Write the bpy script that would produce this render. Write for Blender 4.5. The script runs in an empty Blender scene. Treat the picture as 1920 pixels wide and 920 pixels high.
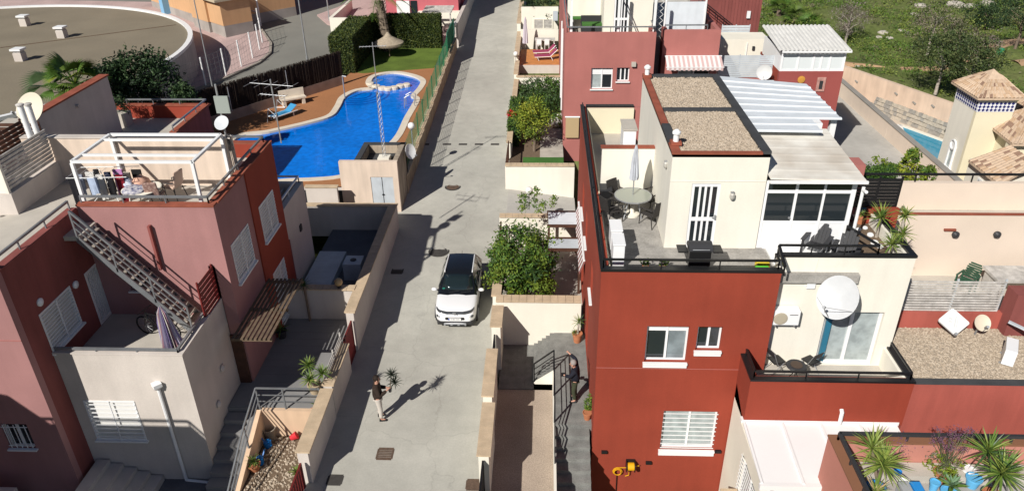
import bpy, bmesh, math, random
from mathutils import Vector, Matrix, Quaternion
R = math.radians
SC = bpy.context.scene
COL = SC.collection

# ---------------------------------------------------------------- camera, world, sun, exposure
CAM = Vector((0, 0, 18))
PITCH, ROLL, YAW, FOC = R(29.184), R(.8525), R(-2.675), 1403.8
_f = Vector((math.sin(YAW) * math.cos(PITCH), math.cos(YAW) * math.cos(PITCH), -math.sin(PITCH)))
_r = Vector((math.cos(YAW), -math.sin(YAW), 0))
_d = _f.cross(_r)
_r2 = math.cos(ROLL) * _r + math.sin(ROLL) * _d
_d2 = -math.sin(ROLL) * _r + math.cos(ROLL) * _d
cam = bpy.data.objects.new('camera', bpy.data.cameras.new('camera'))
COL.objects.link(cam)
cam.matrix_world = Matrix(((_r2.x, -_d2.x, -_f.x, CAM.x), (_r2.y, -_d2.y, -_f.y, CAM.y), (_r2.z, -_d2.z, -_f.z, CAM.z), (0, 0, 0, 1)))
cam.data.sensor_width = 36
cam.data.lens = 36 * FOC / 1920
cam.data.clip_start = .1
cam.data.clip_end = 3000
SC.camera = cam

SUN_EL, SUN_AZ = R(38.3), R(32)          # light travels towards +Y, turned 32 degrees to +X
W = bpy.data.worlds.new('World')
SC.world = W
W.use_nodes = True
_n = W.node_tree.nodes
_sky = _n.new('ShaderNodeTexSky')
_sky.sky_type = 'NISHITA'
_sky.sun_disc = False
_sky.sun_elevation = SUN_EL
_sky.sun_rotation = math.pi - SUN_AZ
_sky.air_density = .6
_sky.dust_density = .2
_sky.ozone_density = 2
W.node_tree.links.new(_sky.outputs[0], _n['Background'].inputs[0])
_n['Background'].inputs[1].default_value = .05
sun = bpy.data.objects.new('sun', bpy.data.lights.new('sun', 'SUN'))
COL.objects.link(sun)
sun.data.energy = 5
sun.data.angle = R(.5)
sun.data.color = (1, .96, .90)
sun.rotation_euler = Vector((math.sin(SUN_AZ) * math.cos(SUN_EL), math.cos(SUN_AZ) * math.cos(SUN_EL), -math.sin(SUN_EL))).to_track_quat('-Z', 'Y').to_euler()
SC.view_settings.view_transform = 'Standard'
SC.view_settings.look = 'None'
SC.view_settings.exposure = .15
SC.view_settings.gamma = 1
SC.render.engine = 'CYCLES'
SC.cycles.max_bounces = 6
SC.cycles.diffuse_bounces = 2
SC.cycles.use_denoising = True

def at(u, v, x=None, y=None, z=None):
    """The point of the real plane x=, y= or z= that the survey camera saw at photo pixel (u, v)."""
    d = _f + _r2 * ((u - 960) / FOC) + _d2 * ((v - 460) / FOC)
    t = (x - CAM.x) / d.x if x is not None else (y - CAM.y) / d.y if y is not None else (z - CAM.z) / d.z
    return CAM + d * t

def zg(y):
    """Street level: flat near, rising four per cent further on."""
    return 0 if y < 24 else .04 * (y - 24)

# ---------------------------------------------------------------- materials
MATS = {}
def mat(name, col, rough=.8, stain=0, sscale=.6, grain=0, gscale=30, bump=0, bscale=40, metal=0, streak=0, spec=.3, coat=0, col2=None, coord=None, crack=0):
    m = bpy.data.materials.new(name)
    m.use_nodes = True
    nt = m.node_tree; n = nt.nodes; L = nt.links.new
    b = n['Principled BSDF']
    b.inputs['Roughness'].default_value = rough
    b.inputs['Metallic'].default_value = metal
    b.inputs['Specular IOR Level'].default_value = spec
    if coat:
        b.inputs['Coat Weight'].default_value = coat
        b.inputs['Coat Roughness'].default_value = .05
    geo = n.new('ShaderNodeNewGeometry')
    pos = geo.outputs['Position']
    if coord == 'object':
        pos = n.new('ShaderNodeTexCoord').outputs['Object']
    base = n.new('ShaderNodeRGB'); base.outputs[0].default_value = (*col, 1)
    cur = base.outputs[0]
    def layer(scale, amt, detail, vec, dark=True, c2=None):
        nonlocal cur
        t = n.new('ShaderNodeTexNoise'); t.inputs['Scale'].default_value = scale; t.inputs['Detail'].default_value = detail
        L(vec, t.inputs['Vector'])
        r = n.new('ShaderNodeMapRange')
        r.inputs['From Min'].default_value = .35; r.inputs['From Max'].default_value = .68
        L(t.outputs['Fac'], r.inputs['Value'])
        mx = n.new('ShaderNodeMix'); mx.data_type = 'RGBA'; mx.blend_type = 'MIX' if c2 else 'MULTIPLY'
        if c2:
            mul = n.new('ShaderNodeMath'); mul.operation = 'MULTIPLY'; mul.inputs[1].default_value = amt
            L(r.outputs[0], mul.inputs[0]); L(mul.outputs[0], mx.inputs['Factor'])
            mx.inputs['B'].default_value = (*c2, 1)
        else:
            r.inputs['To Min'].default_value = 1 + amt * .35; r.inputs['To Max'].default_value = 1 - amt
            mx.inputs['Factor'].default_value = 1
            L(r.outputs[0], mx.inputs['B'])
        L(cur, mx.inputs['A']); cur = mx.outputs['Result']
        return t
    if col2: layer(sscale, .9, 4, pos, c2=col2)
    if stain: layer(sscale, stain, 6, pos)
    if streak:
        mp = n.new('ShaderNodeMapping'); mp.inputs['Scale'].default_value = (1, 1, .12)
        L(pos, mp.inputs['Vector']); layer(3.2, streak, 5, mp.outputs[0])
    if grain: layer(gscale, grain, 3, pos)
    if crack:       # thin settlement cracks and old tyre-darkened patches
        v = n.new('ShaderNodeTexVoronoi'); v.feature = 'DISTANCE_TO_EDGE'; v.inputs['Scale'].default_value = .30
        wob = n.new('ShaderNodeTexNoise'); wob.inputs['Scale'].default_value = 1.6; wob.inputs['Detail'].default_value = 5
        add = n.new('ShaderNodeVectorMath'); add.operation = 'MULTIPLY_ADD'; add.inputs[1].default_value = (.7, .7, .7)
        L(pos, wob.inputs['Vector']); L(wob.outputs['Color'], add.inputs[0]); L(pos, add.inputs[2]); L(add.outputs[0], v.inputs['Vector'])
        r = n.new('ShaderNodeMapRange'); r.inputs['From Min'].default_value = .0; r.inputs['From Max'].default_value = .009; r.inputs['To Min'].default_value = 1-crack; r.inputs['To Max'].default_value = 1
        L(v.outputs['Distance'], r.inputs['Value'])
        mx = n.new('ShaderNodeMix'); mx.data_type = 'RGBA'; mx.blend_type = 'MULTIPLY'; mx.inputs['Factor'].default_value = 1
        L(cur, mx.inputs['A']); L(r.outputs[0], mx.inputs['B']); cur = mx.outputs['Result']
        layer(.12, .09, 3, pos)
        layer(2.2, .07, 8, pos)
    L(cur, b.inputs['Base Color'])
    if bump:
        t = n.new('ShaderNodeTexNoise'); t.inputs['Scale'].default_value = bscale; t.inputs['Detail'].default_value = 4
        L(pos, t.inputs['Vector'])
        bp = n.new('ShaderNodeBump'); bp.inputs['Strength'].default_value = bump; bp.inputs['Distance'].default_value = .02
        L(t.outputs['Fac'], bp.inputs['Height']); L(bp.outputs[0], b.inputs['Normal'])
    MATS[name] = m
    return m

def hexc(r, g, b):
    f = lambda c: (c / 255 / 12.92) if c < 10 else ((c / 255 + .055) / 1.055) ** 2.4
    return (f(r), f(g), f(b))

M_RED = mat('brick_red_plaster', (.295, .050, .027), .85, stain=.13, grain=.05, bump=.2, streak=.05, sscale=.45)
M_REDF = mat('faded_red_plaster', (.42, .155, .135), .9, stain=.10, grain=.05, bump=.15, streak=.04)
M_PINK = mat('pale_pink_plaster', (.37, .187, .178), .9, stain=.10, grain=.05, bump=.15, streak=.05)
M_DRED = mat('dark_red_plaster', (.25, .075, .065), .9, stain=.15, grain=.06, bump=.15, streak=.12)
M_SALMON = mat('salmon_plaster', (.52, .22, .17), .9, stain=.08, grain=.05, bump=.12)
M_CREAM = mat('cream_plaster', (.80, .755, .645), .9, stain=.06, grain=.03, bump=.12, streak=.02)
M_WCREAM = mat('white_cream_plaster', (.80, .76, .66), .9, stain=.05, grain=.03, bump=.1, streak=.04)
M_BEIGE = mat('weathered_beige_plaster', (.60, .54, .485), .92, stain=.12, grain=.06, bump=.18, streak=.05)
M_YELLOW = mat('yellow_cream_plaster', (.76, .69, .50), .9, stain=.05, grain=.04, bump=.1)
M_CAP = mat('sand_cap_tile', (.56, .43, .29), .85, stain=.16, sscale=2.5, grain=.1, bump=.2)
M_CAPGAP = mat('cap_mortar', (.42, .33, .24), .95, grain=.1)
M_STREET = mat('worn_concrete_street', (.46, .445, .39), .95, stain=.12, sscale=.4, grain=.07, gscale=16, bump=.3, bscale=60, crack=.13)
M_ALLEY = mat('alley_concrete', (.46, .44, .40), .95, stain=.14, sscale=.3, grain=.06, gscale=20, bump=.3, bscale=60, crack=.12)
M_ASPH = mat('grey_asphalt', (.205, .20, .175), .95, stain=.12, sscale=.25, grain=.07, gscale=14, bump=.3, bscale=80)
M_PINKPAVE = mat('pink_pavement', (.48, .35, .325), .95, stain=.16, sscale=.5, grain=.12, gscale=8, bump=.2)
M_KERB = mat('kerb_stone', (.36, .32, .27), .9, stain=.15, grain=.1)
M_FLOORT = mat('terrace_stone_tile', (.50, .46, .40), .8, stain=.12, sscale=1.2, grain=.08)
M_YARD = mat('yard_speckled_concrete', (.46, .37, .29), .95, stain=.15, sscale=.8, grain=.28, gscale=26, bump=.4, bscale=60)
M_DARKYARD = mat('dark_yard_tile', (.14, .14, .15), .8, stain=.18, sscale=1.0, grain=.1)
M_WHITE = mat('white_paint', (.80, .80, .79), .45, stain=.03, grain=.02, spec=.4)
M_PVC = mat('white_pvc', (.82, .82, .82), .35, spec=.45, stain=.02)
M_GLASS = mat('dark_window_glass', (.02, .026, .03), .06, spec=.7)
M_GLASS2 = mat('sunlit_window_glass', (.22, .26, .28), .06, spec=.7, stain=.5, sscale=1.5)
M_CURTAIN = mat('pale_curtain_glass', (.38, .43, .43), .12, spec=.6, stain=.25, sscale=4)
M_BLUECUR = mat('blue_curtain', (.03, .16, .25), .3, spec=.5)
M_BLACK = mat('black_paint_metal', (.012, .012, .013), .38, spec=.4)
M_DKGREY = mat('dark_grey_plastic', (.035, .035, .038), .5)
M_GREYM = mat('grey_painted_steel', (.24, .25, .26), .4, metal=.4, spec=.4, stain=.15, sscale=3)
M_GALV = mat('galvanised_steel', (.45, .46, .47), .45, metal=.6, stain=.2, sscale=3)
M_ZINC = mat('grey_blue_slat_paint', (.50, .54, .57), .5, stain=.12, sscale=2)
M_WOODG = mat('weathered_grey_wood', (.56, .53, .49), .9, stain=.3, sscale=4, grain=.15)
M_BROWNW = mat('brown_stained_wood', (.085, .038, .024), .6, stain=.25, sscale=5)
M_REDW = mat('red_painted_slat', (.16, .022, .02), .5, stain=.15, sscale=3)
M_DECK = mat('orange_deck_wood', (.56, .23, .07), .6, stain=.2, sscale=3, grain=.1)
M_TERRA = mat('terracotta', (.44, .17, .08), .85, stain=.15, sscale=6)
M_TRIM = mat('dark_roof_coping', (.055, .057, .06), .8, stain=.2, sscale=2)
M_REDTRIM = mat('red_roof_coping', (.30, .085, .05), .85, stain=.25, sscale=2)
M_GRAVEL = mat('roof_gravel_bed', (.38, .315, .24), .95, grain=.25, gscale=22, bump=.6, bscale=50)
M_PEBA = mat('pebble_pale', (.455, .38, .295), .9, grain=.1)
M_PEBB = mat('pebble_brown', (.37, .30, .225), .9, grain=.1)
M_SKIN = mat('skin', (.50, .27, .19), .6, spec=.35)
M_GRAVR = mat('green_brown_gravel_roof', (.225, .19, .135), .95, stain=.12, sscale=.25, grain=.08, gscale=9, bump=.4, bscale=30)
M_GRASS = mat('lawn_turf', (.115, .17, .025), .95, stain=.25, sscale=.8, grain=.2, gscale=14, bump=.5, bscale=60)
M_TURF = mat('artificial_turf', (.055, .16, .03), .95, stain=.15, sscale=1, grain=.2, gscale=25, bump=.4, bscale=80)
M_RUBBER = mat('tyre_rubber', (.012, .012, .012), .8)
M_TAN = mat('tan_cloth', (.46, .34, .19), .9, stain=.06)
M_SOIL = mat('planter_soil', (.17, .12, .08), 1, grain=.3, gscale=20, bump=.6)

# ---------------------------------------------------------------- mesh builder
ROOT = {}
class MB:
    def __init__(s): s.v = []; s.f = []
    def add(s, vs, fs):
        k = len(s.v); s.v += [tuple(p) for p in vs]; s.f += [tuple(i + k for i in f) for f in fs]; return s
    def poly(s, *p): return s.add(p, [tuple(range(len(p)))])
    def box(s, x0, x1, y0, y1, z0, z1):
        if x0 > x1: x0, x1 = x1, x0
        if y0 > y1: y0, y1 = y1, y0
        if z0 > z1: z0, z1 = z1, z0
        return s.add([(x0,y0,z0),(x1,y0,z0),(x1,y1,z0),(x0,y1,z0),(x0,y0,z1),(x1,y0,z1),(x1,y1,z1),(x0,y1,z1)],
                     [(0,3,2,1),(4,5,6,7),(0,1,5,4),(1,2,6,5),(2,3,7,6),(3,0,4,7)])
    def hexa(s, b, t):      # bottom 4 points, top 4 points, counter-clockwise from above
        return s.add(list(b) + list(t), [(0,3,2,1),(4,5,6,7),(0,1,5,4),(1,2,6,5),(2,3,7,6),(3,0,4,7)])
    def beam(s, p, q, w, h, up=(0,0,1)):     # rectangular bar from p to q
        p, q = Vector(p), Vector(q); d = (q - p).normalized(); u = Vector(up)
        if abs(d.dot(u)) > .98: u = Vector((0, 1, 0))
        a = d.cross(u).normalized() * (w / 2); b = a.cross(d).normalized() * (h / 2)
        return s.hexa([p-a-b, p+a-b, q+a-b, q-a-b], [p-a+b, p+a+b, q+a+b, q-a+b])
    def prism(s, pts, z0, z1):
        n = len(pts)
        a = sum(pts[i][0]*pts[(i+1)%n][1]-pts[(i+1)%n][0]*pts[i][1] for i in range(n))
        if a < 0: pts = pts[::-1]
        vs = [(p[0], p[1], z0) for p in pts] + [(p[0], p[1], z1) for p in pts]
        return s.add(vs, [tuple(range(n-1, -1, -1)), tuple(range(n, 2*n))] + [(i, (i+1) % n, n+(i+1) % n, n+i) for i in range(n)])
    def tube(s, p, q, r, n=8, r2=None, caps=True):
        p, q = Vector(p), Vector(q); d = (q - p).normalized()
        u = Vector((0, 0, 1)) if abs(d.z) < .9 else Vector((1, 0, 0))
        a = d.cross(u).normalized(); b = d.cross(a)
        r2 = r if r2 is None else r2
        vs = []
        for c, rr in ((p, r), (q, r2)):
            for i in range(n):
                t = 2 * math.pi * i / n; vs.append(c + a * (rr * math.cos(t)) + b * (rr * math.sin(t)))
        fs = [(i, n + i, n + (i+1) % n, (i+1) % n) for i in range(n)]
        if caps: fs += [tuple(range(n)), tuple(range(2*n-1, n-1, -1))]
        return s.add(vs, fs)
    def path(s, pts, r, n=6):
        for a, b in zip(pts, pts[1:]): s.tube(a, b, r, n)
        return s
    def lathe(s, c, prof, n=16, ax=None):      # prof: (radius, height) along ax (default +Z)
        c = Vector(c); d = Vector(ax or (0, 0, 1)).normalized()
        u = Vector((1, 0, 0)) if abs(d.x) < .9 else Vector((0, 1, 0))
        a = d.cross(u).normalized(); b = d.cross(a)
        vs = []
        for r, h in prof:
            for i in range(n):
                t = 2 * math.pi * i / n; vs.append(c + d * h + a * (r * math.cos(t)) + b * (r * math.sin(t)))
        fs = []
        for k in range(len(prof) - 1):
            for i in range(n):
                fs.append((k*n+i, (k+1)*n+i, (k+1)*n+(i+1) % n, k*n+(i+1) % n))
        fs += [tuple(range(n)), tuple(range(len(prof)*n-1, (len(prof)-1)*n-1, -1))]
        return s.add(vs, fs)
    def ball(s, c, r, n=14, m=8, sz=1):
        return s.lathe(c, [(max(.002, r*math.sin(math.pi*k/m)), -r*sz*math.cos(math.pi*k/m)) for k in range(m+1)], n)
    def mesh(s, name, org=(0,0,0)):
        me = bpy.data.meshes.new(name)
        ox, oy, oz = org
        me.from_pydata([(x-ox, y-oy, z-oz) for x, y, z in s.v], [], s.f)
        me.update()
        return me
    def build(s, name, m, parent=None, smooth=False, bevel=0, fix=False, **props):
        org = ROOT[parent.name] if parent else (0, 0, 0)
        if not parent:
            xs = [p[0] for p in s.v]; ys = [p[1] for p in s.v]; zs = [p[2] for p in s.v]
            org = ((min(xs)+max(xs))/2, (min(ys)+max(ys))/2, min(zs))
        me = s.mesh(name, org)
        if fix:
            bm = bmesh.new(); bm.from_mesh(me); bmesh.ops.recalc_face_normals(bm, faces=bm.faces); bm.to_mesh(me); bm.free()
        o = bpy.data.objects.new(name, me)
        COL.objects.link(o)
        for mm in (m if isinstance(m, (list, tuple)) else [m]): me.materials.append(mm)
        if parent: o.parent = parent
        else: o.location = org
        ROOT[o.name] = org
        if smooth:
            me.shade_smooth()
            if smooth != 'all':
                md = o.modifiers.new('s', 'EDGE_SPLIT'); md.split_angle = R(40)
        if bevel:
            md = o.modifiers.new('b', 'BEVEL'); md.width = bevel; md.segments = 2; md.limit_method = 'ANGLE'
        for k, v in props.items(): o[k] = v
        return o

def tag(o, label, cat, group=None):
    o['label'] = label; o['category'] = cat
    if group: o['group'] = group
    return o
def thing(name, label, cat, loc, group=None, rz=0):
    o = bpy.data.objects.new(name, None); COL.objects.link(o)
    o.location = loc; o.empty_display_size = .2
    ROOT[o.name] = tuple(loc)
    return tag(o, label, cat, group)
def struct(o): o['kind'] = 'structure'; return o
def inst(name, me, parent, loc, rot=(0,0,0), sc=(1,1,1), m=None):
    """One piece that shares a mesh; loc in world coordinates."""
    o = bpy.data.objects.new(name, me); COL.objects.link(o)
    if parent:
        o.parent = parent; r = ROOT[parent.name]; o.location = (loc[0]-r[0], loc[1]-r[1], loc[2]-r[2])
    else: o.location = loc
    o.rotation_euler = rot; o.scale = sc
    return o
def shared(mb, name, m):
    me = mb.mesh(name); me.materials.append(m); return me
def tree_copy(root, loc, rz=0, label=None, sc=None):
    """A copy of a thing with copies of its parts and sub-parts."""
    r = root.copy(); COL.objects.link(r); r.location = loc
    r.rotation_euler = (root.rotation_euler.x, root.rotation_euler.y, rz)
    if sc: r.scale = (sc, sc, sc)
    if label: r['label'] = label
    for ch in list(root.children):
        c = ch.copy(); COL.objects.link(c); c.parent = r
        for g in list(ch.children):
            k = g.copy(); COL.objects.link(k); k.parent = c
    return r

# ---------------------------------------------------------------- walls, windows
# a face is (axis, fixed, sign): axis 'x' runs along x at y=fixed, 'y' runs along y at x=fixed; sign points outward
def FP(face, u, z, n):
    ax, f, s = face
    return (u, f + s*n, z) if ax == 'x' else (f + s*n, u, z)
def fbox(mb, face, u0, u1, z0, z1, n0, n1):
    a = FP(face, u0, z0, n0); b = FP(face, u1, z1, n1)
    return mb.box(a[0], b[0], a[1], b[1], a[2], b[2])
def wall(parent, face, u0, u1, z0, z1, m, holes=(), t=.25, name='wall', **props):
    us = sorted({u0, u1, *[h[0] for h in holes], *[h[1] for h in holes]})
    zs = sorted({z0, z1, *[h[2] for h in holes], *[h[3] for h in holes]})
    solid = lambda i, k: 0 <= i < len(us)-1 and 0 <= k < len(zs)-1 and not any(h[0] <= us[i] and us[i+1] <= h[1] and h[2] <= zs[k] and zs[k+1] <= h[3] for h in holes)
    mb = MB()
    for i in range(len(us)-1):
        for k in range(len(zs)-1):
            if not solid(i, k): continue
            a, b, c, d = us[i], us[i+1], zs[k], zs[k+1]
            P = lambda u, z, n: FP(face, u, z, n)
            mb.poly(P(a,c,0), P(b,c,0), P(b,d,0), P(a,d,0)); mb.poly(P(a,c,-t), P(a,d,-t), P(b,d,-t), P(b,c,-t))
            if not solid(i-1, k): mb.poly(P(a,c,0), P(a,d,0), P(a,d,-t), P(a,c,-t))
            if not solid(i+1, k): mb.poly(P(b,c,0), P(b,c,-t), P(b,d,-t), P(b,d,0))
            if not solid(i, k-1): mb.poly(P(a,c,0), P(a,c,-t), P(b,c,-t), P(b,c,0))
            if not solid(i, k+1): mb.poly(P(a,d,0), P(b,d,0), P(b,d,-t), P(a,d,-t))
    return mb.build(name, m, parent, fix=False, **props)
def window(parent, face, u0, u1, z0, z1, panes=2, glass=None, inset=.14, sill=True, bars=0, shutter=0, fr=.06, hbars=0, label=None, frame_m=None, apron=0):
    glass = glass or M_GLASS; fm = frame_m or M_PVC
    mb = MB()
    for a, b, c, d in ((u0, u0+fr, z0, z1), (u1-fr, u1, z0, z1), (u0+fr, u1-fr, z0, z0+fr), (u0+fr, u1-fr, z1-fr, z1)):
        fbox(mb, face, a, b, c, d, -inset-.05, -inset+.015)
    if shutter > 0: fbox(mb, face, u0+fr, u1-fr, z1-fr-shutter*(z1-z0), z1-fr, -inset-.03, -inset+.005)
    for k in range(1, panes):
        uc = u0 + (u1-u0)*k/panes
        fbox(mb, face, uc-fr*.6, uc+fr*.6, z0+fr, z1-fr, -inset-.045, -inset+.025)
    w = mb.build('window', fm, parent)
    if label: w['label'] = label
    for k in range(panes):
        a = u0+fr + (u1-u0-2*fr)*k/panes; b = u0+fr + (u1-u0-2*fr)*(k+1)/panes
        p = MB(); fbox(p, face, a+.004, b-.004, z0+fr, z1-fr-.001-shutter*(z1-z0), -inset-.03, -inset-.02)
        p.build('pane', glass[k % len(glass)] if isinstance(glass, list) else glass, w)
    if sill:
        s = MB(); fbox(s, face, u0-.05, u1+.05, z0-.06, z0-.002, -inset, .10)
        if apron:
            fbox(s, face, u0-.04, u1+.04, z0-.06-apron, z0-.061, 0, .07)
        s.build('sill', M_WHITE, w)
    if bars or hbars:
        s = MB()
        for k in range(bars):
            uc = u0 + (u1-u0)*(k+.5)/bars
            fbox(s, face, uc-.01, uc+.01, z0+.02, z1-.02, .01, .03)
        for k in range(hbars):
            zc = z0 + (z1-z0)*(k+.5)/hbars
            fbox(s, face, u0, u1, zc-.012, zc+.012, .012, .034)
        if bars and not hbars:
            fbox(s, face, u0, u1, z0+.1, z0+.125, .012, .028); fbox(s, face, u0, u1, z1-.125, z1-.1, .012, .028)
        s.build('window_bars', M_WHITE, w)
    return w
def rail(parent, pts, h, m, posts=1.6, r=.035, mid=0, sq=True):
    """Handrail above a parapet: top bar along pts (at the parapet top), posts below it."""
    mb = MB()
    P = [Vector(p) for p in pts]
    for a, b in zip(P, P[1:]):
        up = Vector((0, 0, h))
        mb.beam(a+up, b+up, r*2, r*2)
        for k in range(mid): mb.beam(a+up*((k+1)/(mid+1)), b+up*((k+1)/(mid+1)), r, r)
    o = mb.build('railing', m, parent)
    for a, b in zip(P, P[1:]):
        n = max(1, round((b-a).length/posts))
        for k in range(n+1):
            q = a.lerp(b, k/n); pb = MB().beam(q, q+Vector((0, 0, h-r)), r*1.1, r*1.1)
            pb.build('post', m, o)
    return o
def caps(parent, p, q, w, z, t=.06, step=.32, m=None, jitter=.004):
    """A row of separate cap tiles from p to q (2-D), top at z."""
    m = m or M_CAP
    a, b = Vector((*p, 0)), Vector((*q, 0)); L = (b-a).length; n = max(1, round(L/step)); s = L/n
    me = shared(MB().box(-s/2+.006, s/2-.006, -w/2, w/2, -t, 0), 'cap_tile', m)
    ang = math.atan2(b.y-a.y, b.x-a.x)
    rnd = random.Random(int(L*100+z*10))
    for k in range(n):
        c = a.lerp(b, (k+.5)/n)
        inst('cap_tile', me, parent, (c.x, c.y, z + rnd.uniform(-jitter, jitter)), (0, 0, ang))
def planks(parent, name, m, x0, x1, y0, y1, z, step, axis='x', t=.03, gap=.006):
    """A floor of separate boards or tiles rows."""
    n = round(((y1-y0) if axis == 'x' else (x1-x0))/step); s = ((y1-y0) if axis == 'x' else (x1-x0))/n
    if axis == 'x': me = shared(MB().box(-(x1-x0)/2, (x1-x0)/2, -s/2+gap/2, s/2-gap/2, -t, 0), name, m)
    else: me = shared(MB().box(-s/2+gap/2, s/2-gap/2, -(y1-y0)/2, (y1-y0)/2, -t, 0), name, m)
    for k in range(n):
        loc = ((x0+x1)/2, y0+s*(k+.5), z) if axis == 'x' else (x0+s*(k+.5), (y0+y1)/2, z)
        inst(name, me, parent, loc)
def slat_fence(parent, face, u0, u1, z0, z1, n, m, w=.6, th=.02, posts=3, pm=None, n0=0):
    s = (z1-z0)/n
    mb = MB(); fbox(mb, face, u0, u1, -s*w/2, s*w/2, n0, n0+th)
    c = FP(face, (u0+u1)/2, 0, n0)
    mb.v = [(x-c[0], y-c[1], z) for x, y, z in mb.v]
    me = shared(mb, 'slat', m)
    for k in range(n): inst('slat', me, parent, (c[0], c[1], z0+s*(k+.5)))
    for k in range(posts):
        uc = u0 + (u1-u0)*k/(posts-1)
        p = MB(); fbox(p, face, uc-.03, uc+.03, z0-.05, z1+.04, n0-.05, n0-.005); p.build('post', pm or m, parent)

# ================================================================ GROUND, STREET
def sheet(name, fn, xs, ys, m, **k):
    mb = MB(); nx, ny = len(xs), len(ys)
    mb.v = [(x, y, fn(x, y)) for y in ys for x in xs]
    mb.f = [(j*nx+i, j*nx+i+1, (j+1)*nx+i+1, (j+1)*nx+i) for j in range(ny-1) for i in range(nx-1)]
    return mb.build(name, m, **k)
def smooth(a, b, t):
    t = max(0, min(1, (t-a)/(b-a))); return t*t*(3-2*t)
def hill(x, y):
    """Natural ground: low under the lots, falling to the right, then the scrub slope."""
    near = -3.2
    far = zg(y) - .25
    k = smooth(38, 46, y) if x < 12 else 0
    h = near*(1-k) + far*k
    if x < -20 : h = max(h, -3.2 + 3.0*smooth(-20, -24, x)) if y < 46 else h
    r = smooth(11, 12.5, x)
    xl = 24.7 + .4545*(63.2-y) if y < 63.2 else -1e3
    if y < 49: xl = 31.2 + 1.6*(49-y)
    up = smooth(xl+.1, xl+.6, x) if y < 63.2 else 1
    top = .12 + .022*max(0, y-64) + .012*max(0, x-30) + (.30*math.sin(x*.33+y*.21) + .25*math.sin(x*.17-y*.29+1))*smooth(xl+1, xl+7, x)*smooth(50, 60, y+x-24)
    rh = -3.4*(1-up) + top*up
    if y > 63.2: rh = -3.4*(1-smooth(63.2, 63.9, y)) + top*smooth(63.2, 63.9, y)
    return h*(1-r) + rh*r
_xs = [-900, -500, -250, -140] + [-90+3*i for i in range(0, 24)] + [-20+1.5*i for i in range(0, 29)] + [23.8+.4*i for i in range(0, 60)] + [49+3*i for i in range(0, 30)] + [190, 300, 500, 900]
_ys = [-200, -60, 0] + [6+2*i for i in range(0, 21)] + [47+.8*i for i in range(0, 60)] + [97+3*i for i in range(0, 25)] + [180, 230, 320, 500, 900, 2000]
M_SCRUB = mat('scrub_ground', (.10, .14, .028), .95, grain=.3, gscale=3, col2=(.15, .155, .06), sscale=.16, bump=.6, bscale=6)
struct(sheet('ground', hill, _xs, _ys, M_SCRUB))

_ys = [6, 10, 14, 18, 22, 24] + [24+2*i for i in range(1, 40)]
mb = MB()
for a, b in zip(_ys, _ys[1:]):
    mb.hexa([(-7.62, a, -3), (-1.9, a, -3), (-1.9, b, -3), (-7.62, b, -3)], [(-7.62, a, zg(a)), (-1.9, a, zg(a)), (-1.9, b, zg(b)), (-7.62, b, zg(b))])
struct(mb.build('street', M_STREET))

# covers, grates and the row of drain slots set in the street
M_IRON = mat('rusty_cast_iron', (.13, .085, .06), .8, stain=.25, sscale=8, grain=.2, bump=.5)
M_IRON2 = mat('dark_cast_iron', (.06, .055, .05), .8, stain=.2, sscale=8, bump=.5)
def on_street(u, v, off=0):
    y = 30
    for _ in range(30):
        p = at(u, v, z=zg(y)+off); y = p.y
    return p
def cover(u, v, r, m, label):
    p = on_street(u, v)
    t = thing('manhole_cover', label, 'manhole cover', (p.x, p.y, p.z), 'covers and grates in the street')
    MB().lathe((p.x, p.y, p.z-.02), [(r+.09, 0), (r+.09, .026), (r, .026), (r, .02)], 22).build('rim', M_IRON2, t)
    MB().lathe((p.x, p.y, p.z-.02), [(r-.015, 0), (r-.015, .03), (r*.8, .032), (r*.8, .027), (r*.45, .027), (r*.45, .034), (r*.1, .034)], 22).build('lid', m, t)
cover(849, 350.5, .36, M_IRON, 'round rusty manhole cover in the sunlit street beside the shed shadow')
cover(823, 471, .42, M_IRON2, 'dark round manhole cover in the shade behind the white car')
def grate(u, v, w, d, m, label):
    p = on_street(u, v)
    t = thing('drain_grate', label, 'drain grate', (p.x, p.y, p.z), 'covers and grates in the street')
    f = MB()
    for a in (-1, 1):
        f.box(p.x-w/2, p.x+w/2, p.y+a*d/2-.03, p.y+a*d/2+.03, p.z-.03, p.z+.008)
        f.box(p.x+a*w/2-.03, p.x+a*w/2+.03, p.y-d/2+.03, p.y+d/2-.03, p.z-.03, p.z+.008)
    f.build('frame', m, t)
    n = 6
    for k in range(n):
        yy = p.y-d/2+.03+(d-.06)*(k+.5)/n
        MB().box(p.x-w/2+.03, p.x+w/2-.03, yy-.03, yy+.03, p.z-.02, p.z+.005).build('bar', m, t)
grate(745, 508, .5, .42, M_IRON2, 'small square drain grate in the shade by the left wall')
grate(722, 850, .5, .5, M_IRON, 'rusty square grate half in the wall shade near the walking man')
grate(628, 899, .45, .4, M_IRON2, 'square grate in the shade beside the red slatted gate')
grate(890, 908, .5, .42, M_IRON, 'rusty square grate beside the right street wall')
for k, u in enumerate((797, 838, 868, 898, 928)):
    p = on_street(u, 270.5)
    o = MB().box(p.x-.26, p.x+.26, p.y-.13, p.y+.13, p.z-.05, p.z+.006).build('drain_slot', M_IRON2)
    tag(o, ('leftmost dark drain slot, at the edge of the wall shade', 'second dark drain slot from the left wall', 'middle dark drain slot of the row across the street', 'fourth dark drain slot, right of the middle one', 'rightmost dark drain slot, nearest the brown gate')[k], 'drain', 'drain slots across the street')
p = on_street(697, 914); MB()
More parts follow.
